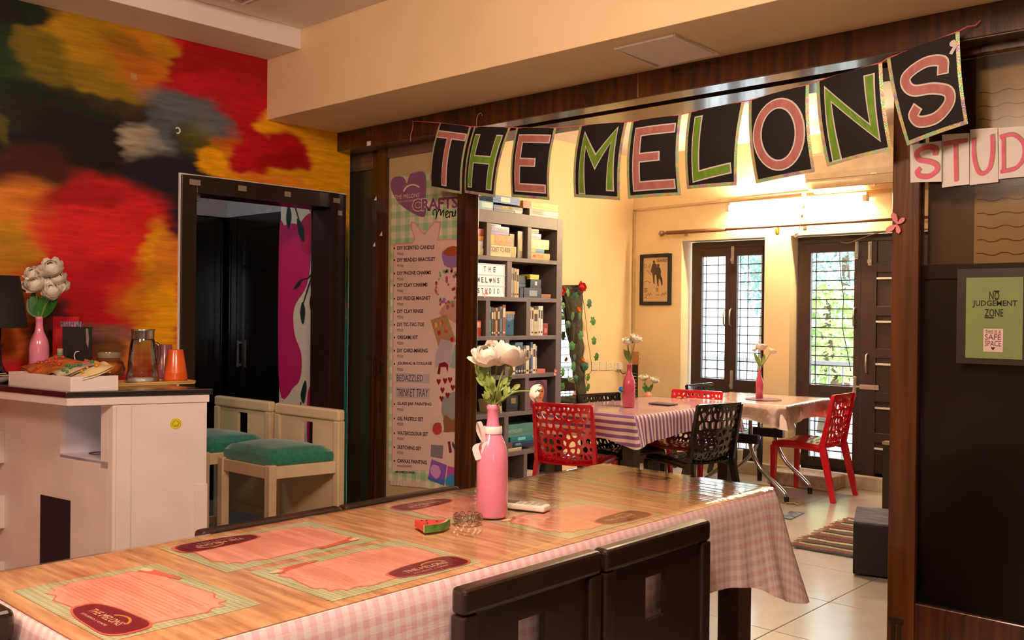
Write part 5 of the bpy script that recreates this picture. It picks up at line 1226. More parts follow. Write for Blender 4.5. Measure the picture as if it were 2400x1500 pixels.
ITEMS = [('DIY SCENTED CANDLE', '450', 584, 1019), ('DIY BEADED BRACELET', '150', 612, 1021), ('DIY PHONE CHARMS', '250', 643, 1011), ('DIY CLAY CHARMS', '300', 671, 1003), ('DIY FRIDGE MAGNET', '300', 702, 1010), ('DIY CLAY RINGS', '250', 732, 993), ('DIY TIC-TAC-TOE', '350', 763, 995), ('ORIGAMI KIT', '250', 793, 980), ('DIY CARD-MAKING', '150', 824, 1003), ('JOURNAL & COLLAGE', '350', 855, 1013),
         ('GLASS JAR PAINTING', '350', 949, 1012), ('OIL PASTELS SET', '250', 983, 993), ('WATERCOLOUR SET', '250', 1017, 1004), ('SKETCHING SET', '250', 1050, 988), ('CANVAS PAINTING', '250|350|450', 1082, 1001)]
for body, pr_, y, x1p in ITEMS:
    dy = (700 - y) * -.012 - 1 if y < 850 else (y - 850) * .02
    g = G(); g2 = G(); tline(g, body, 932, x1p, y + 2 + (0 if y < 850 else 0), y - 7, off=.025, dy=dy)
    c = L_(925, y - 2, .0026); g.add([c + Vector((.006 * math.cos(a), 0, .006 * math.sin(a))) for a in [k * .785 for k in range(8)]], [tuple(range(8))])
    w_ = 14 if len(pr_) < 5 else 34
    tline(g2, '\u20b9' + pr_, 932, 932 + w_, y + 14, y + 7.5, off=.006, dy=.5); g.obj('lettering', m_ink, t); g2.obj('price_lettering', m_small, t)
tline(G(), 'MINI/MED/LARGE', 928, 972, 1108, 1103, off=.02, dy=2).obj('lettering', m_ink, t)

for body, xa_, xb_, y0_, y1_ in (('BEDAZZLED', 931, 992, 876, 895), ('TRINKET TRAY', 931, 1004, 909, 931)):
    sl_ = flat('paper_slip', [(928, y0_ - 2), (1009, y0_ + 1), (1006, y1_ + 4), (928, y1_ + 1)], mat('slip_grey', (196, 176, 172), .6), .0024)
    tline(G(), body, xa_, xb_, y1_ - 2, y0_ + 2, off=-.006, dy=1, o=.003).obj('slip_writing', m_ink, sl_)
# collage down the right edge
def shape(name, px, rgb, o, sm=0): return flat(name, px, mat('print_%d_%d_%d' % rgb, rgb, .5, var=.05, coat=.2), o, sm)
shape('printed_mug', [(1036, 595), (1042, 622), (1060, 628), (1078, 620), (1080, 590), (1060, 582), (1042, 586)], (150, 110, 170), .0024, 2)
shape('printed_mug_rim', [(1040, 592), (1050, 580), (1068, 577), (1080, 586), (1072, 597), (1052, 600)], (170, 80, 40), .0028, 2)
g = G()
rn = random.Random(5)
for i in range(34):
    a = 6.2832 * i / 34; c = L_(1050 + 26 * math.cos(a) + rn.uniform(-3, 3), 672 + 38 * math.sin(a) + rn.uniform(-3, 3), .0026); r0 = rn.uniform(.006, .013)
    g.add([c + Vector((r0 * math.cos(b), 0, r0 * math.sin(b))) for b in [k * 1.047 for k in range(6)]], [tuple(range(6))])
g.obj('printed_beads', mat('print_beads', (200, 80, 90), .5, rgb2=(120, 170, 120), scale=25, sharp=True), t)
g = G()
for i in range(14):
    c = L_(rn.uniform(1030, 1074), rn.uniform(640, 720), .0027); r0 = rn.uniform(.008, .014)
    g.add([c + Vector((r0 * math.cos(b), 0, r0 * math.sin(b))) for b in [k * 1.047 for k in range(6)]], [tuple(range(6))])
g.obj('printed_charms', mat('print_charms', (186, 50, 70), .5, rgb2=(140, 120, 190), scale=18, sharp=True), t)
shape('printed_hand', [(1030, 735), (1045, 712), (1062, 704), (1080, 712), (1080, 760), (1056, 750)], (200, 150, 124), .0024, 2)
shape('printed_board', [(1010, 750), (1048, 737), (1070, 800), (1030, 818)], (176, 136, 94), .0029)
g = G()
for (x_, y_) in ((1022, 762), (1036, 757), (1030, 780), (1046, 774), (1060, 796)):
    c = L_(x_, y_, .0033); g.add([c + Vector((.014 * math.cos(b), 0, .014 * math.sin(b))) for b in [k * .785 for k in range(8)]], [tuple(range(8))])
g.obj('printed_counters', mat('print_counters', (200, 30, 36), .5, rgb2=(226, 190, 90), scale=9, sharp=True), t)
shape('printed_notes', [(1022, 830), (1035, 795), (1062, 800), (1060, 850), (1020, 862)], (190, 170, 180), .0031)
shape('printed_notes', [(1054, 860), (1066, 808), (1080, 812), (1080, 868)], (150, 180, 160), .0028)
shape('printed_bag', [(1026, 876), (1030, 852), (1044, 848), (1052, 855), (1050, 872), (1046, 860), (1034, 860), (1032, 878)], (130, 24, 50), .0034)
g = G()
for (x_, y_) in ((1029, 894), (1044, 892), (1056, 890), (1038, 914), (1062, 908), (1050, 926), (1036, 934)):
    c = L_(x_, y_, .003); g.add([c + Vector((a * .02, 0, b * .02)) for a, b in ((0, -1), (-.9, .2), (-.5, .8), (0, .4), (.5, .8), (.9, .2))], [tuple(range(6))])
g.obj('printed_hearts', mat('print_hearts', (140, 20, 44), .5), t)
shape('printed_jar', [(1036, 945), (1048, 925), (1080, 920), (1078, 985), (1040, 982)], (150, 150, 140), .0025, 2)
shape('printed_hand', [(1036, 1010), (1044, 972), (1060, 985), (1080, 978), (1080, 1010), (1060, 1012)], (150, 90, 60), .0029, 2)
shape('printed_plate', [(1009, 1012), (1014, 985), (1034, 975), (1042, 1005), (1030, 1026)], (216, 196, 160), .0031, 2)
shape('printed_fruit', [(1014, 1008), (1020, 992), (1034, 992), (1036, 1012), (1024, 1020)], (190, 60, 60), .0034, 2)
shape('printed_sketch', [(1011, 1042), (1040, 1044), (1038, 1075), (1010, 1070)], (130, 122, 124), .0028)
shape('printed_pens', [(1050, 1035), (1056, 1034), (1060, 1060), (1054, 1062)], (120, 30, 70), .0028)
shape('printed_pens', [(1062, 1034), (1074, 1060), (1070, 1064), (1060, 1042)], (60, 60, 70), .003)
shape('printed_canvas', [(1012, 1076), (1048, 1090), (1042, 1138), (1004, 1122)], (140, 90, 180), .0028)
shape('printed_swirl', [(1010, 1108), (1014, 1090), (1028, 1092), (1034, 1108), (1024, 1122)], (214, 150, 210), .0031, 3)
shape('printed_wave', [(1005, 1116), (1022, 1124), (1043, 1122), (1042, 1138), (1004, 1123)], (60, 110, 190), .0033)
shape('printed_canvas', [(1050, 1092), (1078, 1098), (1076, 1140), (1045, 1138)], (190, 80, 160), .0029)
shape('printed_wave', [(1048, 1118), (1064, 1112), (1077, 1122), (1076, 1140), (1046, 1136)], (60, 140, 190), .0032, 2)
g = G()
for i in range(11):
    c = L_(919 + i * 7.4, 1128 + i * .6, .0026); g.add([c + Vector((.0118 * math.cos(b), 0, .0118 * math.sin(b))) for b in [k * .349 for k in range(10)]] + [c + Vector((-.0118, 0, -.02)), c + Vector((.0118, 0, -.02))], [tuple(range(10)) + (10, 11)])
g.obj('scalloped_border', m_pp, t)

# ------------------------------------------------------------------ bookshelf (stands against the left wall of the rear room)
XS = -5.213; DS = .295
m_sh = mat('grey_brown_laminate', (104, 90, 90), .45, var=.08, scale=14); m_shb = mat('shelf_back', (38, 30, 32), .6)
SY = lambda px, py=800: ux(px, py, XS).y
SZ = lambda py, px=1210: ux(px, py, XS).z
y_r = SY(1316); y_l = SY(1120) - .75
bs = thing('bookshelf', 'tall grey brown bookshelf full of books and board games', 'bookshelf', (XS, (y_l + y_r) / 2, 0)); oY = (y_l + y_r) / 2
def sbox(name, y0, y1, z0, z1, x0=-DS, x1=0, m=None, bev=.002): return G().box(x0, x1, y0 - oY, y1 - oY, z0, z1).obj(name, m or m_sh, bs, bevel=bev)
ztop = SZ(500); rows = [SZ(p) for p in (604, 697, 787, 878, 965, 1058)]
tw = .034
sbox('side', y_r - .075, y_r, .0, ztop); sbox('side', y_l, y_l + .04, .0, ztop)
sbox('top', y_l + .04, y_r - .075, ztop - .10, ztop)
sbox('base', y_l + .04, y_r - .075, 0, .05)
shelfz = []
for z in rows: sbox('shelf', y_l + .04, y_r - .075, z - tw, z); shelfz.append(z)
sbox('back', y_l + .04, y_r - .075, .05, ztop - .10, -DS, -DS + .01, m_shb, 0)
lev = [ztop - .10] + rows + [.05]
for i, ps in enumerate((((1138, 1148), (1234, 1243)), ((1187, 1198),), ((1138, 1148), (1233, 1243)), ((1184, 1194),), ((1232, 1241),), ((1184, 1194),), ((1231, 1239),))):
    z1 = lev[i] - (0 if i == 0 else tw); z0 = lev[i + 1]
    for a, b in ps: sbox('divider', SY(a), SY(b), z0, z1)
ORD = ['first', 'second', 'third', 'fourth', 'fifth', 'sixth', 'seventh', 'eighth', 'ninth', 'tenth', 'eleventh', 'twelfth']
m_page = mat('book_pages', (214, 196, 164), .8, var=.1, stretch=(60, 2, 2))
BM = {}
def col_mat(rgb, gl=.4): 
    k = 'cover_%d_%d_%d' % rgb
    return mat(k, rgb, gl, var=.1, scale=18, coat=.2)
def book(label, p0, p1, z0, rgb, group, lean=0, depth=.17, title=None, inset=.03):
    """upright book, spine towards the room"""
    ya, yb = SY(p0[0]), SY(p1[0]); z1 = SZ(p0[1]); h = z1 - z0; w = (yb - ya) * .97
    t = tag(None or G().obj('book', m_page), label, 'book', group); bpy.data.objects.remove(t)
    g = G(); c = .0025
    g.box(-depth, 0, -w / 2, -w / 2 + c, 0, h).box(-depth, 0, w / 2 - c, w / 2, 0, h).box(-c, 0.0015, -w / 2 + c, w / 2 - c, 0, h)
    g.k = 1; g.box(-depth + .004, -c, -w / 2 + c, w / 2 - c, .003, h - .003)
    g.k = 2
    rn = random.Random(int(p0[0] * 7 + z0 * 100)); 
    g.box(.0015, .002, -w * .32, w * .32, h * rn.uniform(.55, .6), h * rn.uniform(.8, .9)); g.box(.0015, .002, -w * .3, w * .3, h * .08, h * .14)
    dark = sum(rgb) < 330
    o = g.obj('book', [col_mat(rgb), m_page, mat('spine_pale', (220, 206, 176), .5) if dark else mat('spine_dark', (60, 40, 40), .5)])
    o.location = (XS - inset, (ya + yb) / 2, z0); o.rotation_euler = (lean, 0, 0)
    return tag(o, label, 'book', group)
def gbox(label, a, b, rgb, group=None, depth=.2, title=None, tcol=(30, 26, 30), z0=None, name='game_box', cat='game', band=None, inset=.03, up=True, tz=(.25, .75), ty=(.1, .9)):
    """lying or upright box, px corners a=(x,ytop) b=(x,ybottom)"""
    ya, yb = SY(a[0]), SY(b[0]); zb = z0 if z0 is not None else SZ(b[1], a[0]); h = SZ(a[1], a[0]) - SZ(b[1], a[0]); w = yb - ya
    t = thing(name, label, cat, (XS - inset, (ya + yb) / 2, zb), 0, group)
    m = col_mat(rgb, .35)
    G().box(-depth, 0, -w / 2, w / 2, h * .32, h).obj('lid', m, t, bevel=.0015)
    G().box(-depth + .002, -.002, -w / 2 + .002, w / 2 - .002, 0, h * .32).obj('bottom', m, t)
    if band: G().box(0, .0008, -w / 2 + w * band[0], -w / 2 + w * band[1], h * .05 if len(band) < 4 else h * band[3], h * .95 if len(band) < 5 else h * band[4]).obj('print', col_mat(band[2]), t)
    if title:
        G().text(title, (.0014, -w / 2 + w * ty[0], h * tz[0]), Y, Z, w * (ty[1] - ty[0]), h * (tz[1] - tz[0]), .012).obj('title', mat('title_%d_%d_%d' % tcol, tcol, .5), t)
    return t, zb + h
# --- row 1 (below the top board)
r1 = rows[0]
GB = 'board games in the shelf'
_, z = gbox('cream train game box at the bottom of the stack in the top shelf row', (1149, 571), (1214, 598), (214, 196, 150), z0=r1, title='TICKET TO RIDE', tcol=(90, 40, 30), tz=(.42, .85), ty=(.04, .78), band=(.82, .97, (190, 150, 70)))
_, z = gbox('orange game box with yellow end in the top shelf row', (1148, 546), (1205, 571), (222, 96, 40), z0=z + .001, title='CATAN', tcol=(240, 200, 80), tz=(.3, .75), ty=(.32, .8), band=(0, .24, (226, 176, 50)))
_, z = gbox('blue violet game box stacked on the orange one', (1148, 526), (1197, 546), (86, 86, 160), z0=z + .001, title='SEQUENCE', tcol=(236, 230, 220), tz=(.4, .85), ty=(.14, .9))
gbox('small dark box on top of the violet game box', (1148, 517), (1178, 526), (60, 64, 96), z0=z + .001, band=(.1, .8, (210, 206, 200)), name='small_box', cat='box')
gbox('black upright box beside the stacked games in the top row', (1202, 543), (1215, 600), (22, 20, 24), z0=r1, inset=.05)
gbox('brown upright game box with a gold emblem', (1217, 536), (1231, 600), (78, 62, 44), z0=r1, band=(.25, .75, (170, 150, 90), .28, .72))
_, z = gbox('orange tan box lowest in the right top cell', (1243, 589), (1293, 605), (226, 162, 84), z0=r1, title='MYTHS', tcol=(200, 90, 40), tz=(.3, .75), ty=(.2, .7))
_, z = gbox('blue and yellow flat box in the right top cell', (1243, 579), (1280, 588), (60, 130, 180), z0=z + .001, band=(0, .4, (226, 180, 70)))
_, z = gbox('cream game box in the middle of the right top cell', (1243, 556), (1291, 579), (232, 204, 146), z0=z + .001, band=(.4, .6, (240, 226, 190), .2, .9))
_, z = gbox('blue and white box in the right top cell', (1243, 543), (1272, 556), (120, 132, 180), z0=z + .001, band=(.1, .9, (210, 210, 220), .55, .9))
gbox('orange and black box topmost in the right top cell', (1243, 532), (1266, 542), (230, 130, 40), z0=z + .001, band=(.78, 1, (30, 26, 26)), name='small_box', cat='box')
_, z = gbox('cream box lowest in the left top cell', (1122, 577), (1137, 594), (214, 196, 164), z0=r1)
_, z = gbox('white and blue box in the left top cell', (1122, 561), (1136, 577), (196, 196, 200), z0=z + .001)
_, z = gbox('orange flat box in the left top cell', (1122, 548), (1137, 560), (206, 140, 76), z0=z + .001)
gbox('brick red box topmost in the left top cell', (1122, 530), (1137, 547), (150, 70, 56), z0=z + .001)
# --- on top of the bookshelf
z = ztop
_, za = gbox('light blue game box on top of the bookshelf, left end', (1126, 467), (1159, 488), (130, 176, 200), z0=z, depth=.22, band=(.2, .9, (206, 214, 216), .3, .85), tcol=(60, 60, 90))
_, zb = gbox('dark blue drawing game box on top of the bookshelf', (1160, 478), (1228, 494), (34, 50, 110), z0=z, depth=.24, title='PICTIONARY', tcol=(236, 210, 60), tz=(.5, .9), ty=(.28, .66), band=(.72, .95, (220, 196, 150), .1, .5))
gbox('blue and white game box lying on the dark blue one', (1158, 462), (1222, 480), (60, 106, 176), z0=max(za, zb) + .001, depth=.22, band=(.28, .62, (214, 210, 200), .2, .85))
_, zb = gbox('grey violet game box on top of the bookshelf, right end', (1244, 488), (1311, 505), (136, 120, 130), z0=z, depth=.24, title='SCRABBLE', tcol=(210, 196, 180), tz=(.4, .8), ty=(.1, .5))
gbox('yellow game box on top of the grey violet one', (1229, 470), (1311, 487), (232, 166, 44), z0=zb + .001, depth=.24, band=(0, .22, (160, 44, 40)))
# --- row 2
r2 = rows[1]
ya, yb = SY(1112), SY(1186); h = SZ(617) - SZ(691)
t = thing('light_box', 'white cinema light box sign with black letters on the shelf', 'light box', (XS - .02, (ya + yb) / 2, r2)); w = yb - ya
m_lb = mat('light_box_white', (236, 226, 222), .5, emit=(1, .93, .9, .18))
G().box(-.05, 0, -w / 2, w / 2, 0, h).obj('body', m_lb, t, bevel=.004)
for k in (0, 1, 2, 3): G().box(0, .005, -w / 2, w / 2, h * k / 3 - (.004 if k else 0), h * k / 3 + .004).obj('rail', m_tray, t)
cw = w / 8.2
for line, zf, i0 in (('THE', 2, 2.6), ('MEL#NS', 1, 1.0), ('STUDIO', 0, 1.0)):
    g = G()
    for i, chh in enumerate(line):
        y0 = -w / 2 + cw * (i0 + i * (1.02 if len(line) > 3 else 1.25)); zb = h * (zf / 3 + .09)
        if chh == '#': g.add([Vector((.0022, y0 + cw * .3 + a * cw * .42, zb + h * .07 + b * h * .085)) for a, b in ((0, -1), (-.95, .2), (-.7, .8), (-.3, .85), (0, .5), (.3, .85), (.7, .8), (.95, .2))], [tuple(range(8))])
        else: g.text(chh, (.0022, y0 + (cw * .2 if chh == 'I' else 0), zb), Y, Z, cw * (.16 if chh == 'I' else .55), h * .17, .02)
    g.obj('letters', m_black, t)
for i, (a, b, rgb, lb) in enumerate(((1199, 1206, (206, 200, 190), 'white'), (1206, 1210, (130, 140, 160), 'blue grey'), (1210, 1215, (226, 176, 60), 'yellow'), (1215, 1221, (190, 178, 160), 'pale grey'))):
    book('%s tall slim book next to the light box' % lb, (a, 627 + i * 1), (b, 692), r2, rgb, 'tall books beside the light box')
_, z = gbox('small black box lowest beside the tall books', (1223, 671), (1232, 694), (26, 24, 30), z0=r2)
gbox('black box stacked on the small black one behind', (1222, 642), (1246, 671), (20, 18, 20), z0=z + .001, inset=.06, band=(.1, .9, (80, 80, 84), .15, .3))
_, z = gbox('black game box with silver lettering panel in the second row', (1233, 671), (1274, 695), (28, 28, 36), z0=r2, band=(.3, .75, (150, 150, 150), .2, .75))
_, z = gbox('black box with a white emblem in the second row', (1248, 651), (1273, 671), (22, 20, 22), z0=z + .001, band=(.42, .62, (220, 214, 200), .3, .75))
gbox('yellow small box topmost in the second row', (1247, 640), (1268, 651), (230, 206, 40), z0=z + .001, name='small_box', cat='box')
gbox('tan wooden block at the right end of the second row', (1274, 687), (1296, 697), (150, 106, 60), z0=r2, name='wooden_block', cat='block')
# --- row 3
r3 = rows[2]
gbox('red patterned box in the left cell of the third row', (1120, 750), (1134, 787), (186, 60, 50), z0=r3, band=(.2, .9, (226, 180, 150), .55, .9))
Bs = [(1146, 1151, 722, (206, 90, 60), 'orange red'), (1151, 1157, 720, (60, 140, 140), 'teal'), (1157, 1163, 721, (84, 66, 54), 'dark brown'), (1163, 1167, 722, (70, 60, 56), 'grey brown'), (1167, 1172, 722, (206, 140, 70), 'orange'), (1172, 1177, 720, (40, 36, 44), 'black'), (1177, 1183, 719, (96, 116, 130), 'slate blue'), (1183, 1191, 715, (140, 84, 60), 'tall brown')]
for a, b, y, rgb, lb in Bs: book('%s book in the third shelf row, left of the thumb piano' % lb, (a, y), (b, 787), r3, rgb, 'books left of the thumb piano')
ya, yb = SY(1192), SY(1217); h = SZ(730) - SZ(787); w = yb - ya
t = thing('thumb_piano', 'blue thumb piano with metal tines leaning in the third row', 'instrument', (XS - .06, (ya + yb) / 2, r3))
G().box(-.03, 0, -w / 2, w / 2, 0, h * .9).obj('body', mat('piano_blue', (28, 84, 120), .35, coat=.4), t, bevel=.006)
disc(G(), Vector((.0005, 0, h * .4)), Y, X, .012, .0006).obj('sound_hole', m_black, t)
for k in range(9):
    y = -w * .42 + w * .84 * k / 8; G().bar((.006, y, h * .97), (.006, y, h * (.58 + .022 * abs(k - 4) * 1.6)), .004, .0015).obj('tine', m_steel, t)
G().box(0, .008, -w / 2, w / 2, h * .88, h).obj('bridge', mat('piano_wood', (176, 140, 90), .5), t)
Bs = [(1243, 1251, 718, (226, 212, 196), 'white with a red mark'), (1251, 1256, 720, (206, 190, 160), 'cream'), (1256, 1267, 725, (196, 176, 130), 'pale olive thick'), (1267, 1272, 716, (210, 204, 200), 'light grey'), (1272, 1278, 716, (232, 224, 214), 'white tall')]
for a, b, y, rgb, lb in Bs: book('%s book in the right cell of the third row' % lb, (a, y), (b, 787), r3, rgb, 'books in the right cell of the third row')
gbox('small dark red box beside the white books', (1279, 759), (1290, 787), (150, 50, 40), z0=r3, band=(.2, .8, (200, 120, 90), .2, .6))
# --- row 4
r4 = rows[3]
Bs = [(1121, 1126, 812, (190, 90, 70), 'salmon'), (1126, 1132, 808, (60, 120, 130), 'teal'), (1132, 1137, 814, (130, 60, 50), 'red brown'), (1137, 1143, 812, (110, 36, 40), 'maroon'), (1143, 1148, 818, (34, 32, 40), 'black'), (1148, 1153, 822, (60, 80, 96), 'slate')]
for a, b, y, rgb, lb in Bs: book('%s book in the fourth row, behind the white flowers' % lb, (a, y), (b, 878), r4, rgb, 'books behind the white flowers')
Bs = [(1195, 1201, 814, (226, 200, 176), 'cream'), (1201, 1207, 813, (206, 110, 90), 'salmon pink'), (1207, 1215, 813, (228, 214, 200), 'white'), (1215, 1221, 812, (52, 62, 70), 'dark slate'), (1221, 1227, 812, (30, 28, 32), 'black'), (1227, 1233, 811, (60, 54, 50), 'dark grey'), (1233, 1239, 811, (74, 70, 70), 'charcoal'), (1239, 1247, 811, (220, 204, 176), 'cream titled'), (1247, 1250, 814, (40, 40, 44), 'thin black'), (1250, 1255, 803, (70, 84, 130), 'tall blue and red'), (1255, 1262, 808, (226, 208, 184), 'ivory'), (1262, 1265, 812, (170, 170, 174), 'thin grey')]
for a, b, y, rgb, lb in Bs: book('%s book in the long fourth row of books' % lb, (a, y), (b, 878), r4, rgb, 'books in the fourth row right cell')
zt4 = SZ(812)
gbox('slate blue slim box lying on top of the fourth row books', (1214, 803), (1232, 811), (90, 120, 150), z0=zt4 + .004, name='small_box', cat='box', depth=.12)
gbox('pink thin book lying flat at the end of the fourth row', (1266, 868), (1285, 877), (206, 110, 110), z0=r4, name='book', cat='book')
# --- row 5
r5 = rows[4]
for i, (a, b, rgb, lb) in enumerate(((1168, 1173, (200, 180, 130), 'cream'), (1174, 1179, (60, 52, 44), 'dark'), (1180, 1186, (190, 170, 120), 'pale tan'))):
    book('%s leaning book in the fifth shelf row' % lb, (a, 934 + 2 * i), (b, 965), r5, rgb, 'leaning books in the fifth row', lean=.22)
gbox('black upright box with a gold crest in the fifth row', (1197, 926), (1228, 963), (24, 20, 18), z0=r5, band=(.35, .7, (150, 120, 60), .5, .85), inset=.04)
ya, yb = SY(1240, 930), SY(1288, 930); w = yb - ya; h = SZ(897, 1265) - SZ(964, 1265)
t = thing('painted_canvas', 'small purple canvas painted with a womans orange face', 'painting', (XS - .03, (ya + yb) / 2, r5 + .002))
G().box(-.015, 0, -w / 2, w / 2, 0, h).obj('canvas', mat('canvas_purple', (104, 50, 84), .6, rgb2=(150, 80, 100), scale=20), t)
def cv(name, pts, rgb, o): return G().poly([Vector((o, -w / 2 + w * a, h * b)) for a, b in [(v.x, v.y) for v in smooth_closed([Vector((x, y, 0)) for x, y in pts], 3)]]).obj(name, mat('canvas_%d_%d_%d' % rgb, rgb, .6, var=.15, scale=30), t)
cv('painted_hair', [(.2, .1), (.28, .7), (.45, .95), (.75, .97), (.95, .7), (.97, .2), (.6, .05)], (60, 30, 50), .0006)
cv('painted_face', [(.45, .42), (.5, .72), (.65, .86), (.82, .74), (.85, .5), (.75, .3), (.6, .24), (.5, .3)], (196, 110, 60), .0012)
cv('painted_neck', [(.42, .02), (.55, .3), (.72, .3), (.85, .15), (.95, .02)], (206, 116, 56), .001)
for a, b in ((.58, .60), (.75, .60)): cv('painted_eye', [(a - .05, b), (a, b + .025), (a + .05, b), (a, b - .02)], (30, 18, 30), .0016)
cv('painted_mouth', [(.58, .38), (.67, .41), (.76, .38), (.67, .35)], (150, 40, 50), .0016)
cv('painted_nose', [(.65, .56), (.70, .46), (.64, .45)], (150, 76, 44), .0015)
# --- row 6, 7
r6 = rows[5]
_, z = gbox('navy flat game box near the bottom of the sixth row', (1212, 1040), (1262, 1052), (36, 52, 92), z0=r6 + .03, band=(.1, .35, (110, 140, 170), .3, .7))
gbox('cream thin book flat under the navy box', (1194, 1050), (1232, 1057), (206, 186, 150), z0=r6, name='book', cat='book', depth=.22, inset=.03)
gbox('brown flat book beside the navy box', (1194, 1036), (1211, 1049), (110, 80, 66), z0=r6 + .028, name='book', cat='book')
_, z = gbox('teal flat game box under the large teal one', (1205, 1028), (1263, 1040), (30, 116, 140), z0=z + .001, band=(.3, .6, (120, 190, 196), .2, .8))
gbox('large teal game box with pale lettering in the sixth row', (1195, 998), (1262, 1027), (84, 130, 120), z0=z + .001, title='WONDERS', tcol=(160, 186, 176), tz=(.3, .62), ty=(.05, .55))
gbox('small red box in the bottom shelf row', (1186, 1114), (1200, 1128), (180, 50, 44), z0=SZ(1128), name='small_box', cat='box')
gbox('stack of cream papers in the bottom row behind the red chair', (1241, 1112), (1262, 1124), (214, 190, 160), z0=SZ(1124), name='paper_stack', cat='papers')
butterfly('pink paper butterfly on the edge of the fourth shelf', ux(1300, 873, XS + .004), .035, 1.3, (1, 0, 0))
butterfly('pink paper butterfly below the light box sign', ux(1136, 689, XS + .006), .04, .6, (1, 0, 0))
# ------------------------------------------------------------------ mirror with bark frame and ivy
m_bark = mat('mossy_bark', (74, 62, 46), .85, var=.3, scale=22, rgb2=(44, 44, 26), bump=.8, bscale=30)
XMi = XL + .05
t = thing('bark_mirror', 'leaning mirror with a rough bark frame wrapped in ivy', 'mirror', ux(1345, 935, XMi)); mo_ = t.location.copy(); mo_.x = XMi; t.location = mo_
def mp_(px, py, o=0): v = ux(px, py, XMi + o); return v - mo_
pts_in = [mp_(1323, 690), mp_(1330, 760), mp_(1338, 850), mp_(1347, 920)]
m_mir = mat('mirror_silver', (235, 240, 240), .02, 1, var=0)
zlo, zhi = mp_(1345, 925).z, mp_(1323, 690).z
yl = mp_(1260, 800).y
mg_ = lambda y, z: (.025 - .062 * (y - pts_in[2].y) - .05 * (z - zlo), y, z)
G().add([mg_(*q) for q in ((yl, zlo), (pts_in[3].y + .01, zlo), (pts_in[2].y + .01, pts_in[2].z), (pts_in[1].y + .01, pts_in[1].z), (pts_in[0].y + .01, zhi), (yl, zhi))], [tuple(range(6))]).obj('glass', m_mir, t)
rn = random.Random(11)
def trunk(pi, po, nm):
    g = G(); k = len(pi); ns = 26
    def fn(u, v):
        i = v * (k - 1); a = min(int(i), k - 2); f = i - a
        p = pi[a].lerp(pi[a + 1], f); q = po[a].lerp(po[a + 1], f)
        th = math.pi * u; c = p.lerp(q, (1 - math.cos(th)) / 2)
        bump_ = .010 * math.sin(v * 47 + 3 * u) + .008 * math.sin(u * 19 + v * 11)
        return c + X * (.045 * math.sin(th) + bump_ * math.sin(th)) + Y * (.004 * math.sin(v * 60 + 2))
    g.grid(fn, 10, ns * (k - 1) // 2).obj(nm, m_bark, t, True)
trunk([mp_(1318, 668)] + pts_in + [mp_(1350, 945)], [mp_(1368, 668), mp_(1364, 695), mp_(1362, 760), mp_(1366, 850), mp_(1371, 920), mp_(1372, 945)], 'bark_frame')
trunk([mp_(1268, 690), mp_(1290, 691), mp_(1330, 694)], [mp_(1268, 668), mp_(1290, 668), mp_(1362, 668)], 'bark_frame')
trunk([mp_(1268, 950), mp_(1310, 948), mp_(1350, 946)], [mp_(1268, 922), mp_(1310, 924), mp_(1350, 926)], 'bark_frame')
iv = thing('ivy_garland', 'artificial ivy garland with coral roses hung over the bark mirror', 'garland', mo_ + X * .05)
def ip(px, py, o=.06): v = ux(px, py, XMi + o); return v - iv.location
m_ivy = mat('ivy_green', (72, 130, 44), .5, var=.3, scale=40, rgb2=(44, 92, 36)); m_ivd = mat('ivy_dark', (40, 84, 60), .5, var=.25, scale=30)
G().tube(smooth_open([ip(1365, 690), ip(1372, 740), ip(1377, 790), ip(1383, 830), ip(1386, 870), ip(1372, 880), ip(1376, 900)], 5), .0025, 5).obj('vine', mat('vine_stem', (96, 84, 48), .7), iv, True)
G().tube(smooth_open([ip(1318, 680, .1), ip(1332, 720, .1), ip(1345, 780, .1), ip(1338, 830, .1), ip(1350, 880, .1), ip(1358, 930, .1)], 5), .003, 5).obj('vine', mat('vine_stem', (96, 84, 48), .7), iv, True)
star = [(0, -.55), (.28, -.5), (.5, -.2), (.42, .12), (.62, .3), (.28, .42), (0, .72), (-.28, .42), (-.62, .3), (-.42, .12), (-.5, -.2), (-.28, -.5)]
for i, (px, py, s, o) in enumerate(((1382, 711, 10, .04), (1391, 753, 10, .04), (1393, 799, 9, .04), (1399, 836, 9, .04), (1372, 859, 10, .07), (1379, 885, 8, .04), (1379, 908, 9, .05), (1332, 686, 9, .11), (1349, 695, 9, .11), (1321, 716, 7, .1), (1343, 741, 9, .11), (1360, 739, 9, .09), (1332, 760, 8, .11), (1362, 786, 10, .1), (1341, 811, 9, .11), (1345, 858, 10, .11), (1350, 887, 8, .11), (1320, 873, 9, .1), (1334, 888, 7, .1), (1319, 906, 8, .1), (1347, 838, 7, .11), (1318, 740, 6, .1))):
    c = ip(px, py, o); r0 = s * 7.8 / FPX * 2.1; rot = rn.uniform(-.8, .8) + (3.14 if i % 3 == 0 else 0); tl = rn.uniform(-.35, .35)
    g = G(); vs = [c + Y * (a * math.cos(rot) - b * math.sin(rot)) * r0 + Z * (a * math.sin(rot) + b * math.cos(rot)) * r0 + X * (tl * a * r0 - .2 * r0 * (a * a + b * b)) for a, b in star]
    g.add([c + X * .004] + vs, [(0, 1 + k, 1 + (k + 1) % 12) for k in range(12)]); g.obj('leaf', m_ivy if i % 4 else m_ivd, iv)
m_coral = mat('coral_petal', (226, 70, 60), .6, var=.1); m_orp = mat('orange_petal', (232, 130, 30), .6, var=.1)
flower(iv, ip(1365, 672, .10), .040, X * .9 + Z * .2 - Y * .3, m_coral, 4, 7, 71, 'rose'); flower(iv, ip(1316, 682, .12), .035, X * .9 - Y * .3, m_coral, 4, 7, 72, 'rose')
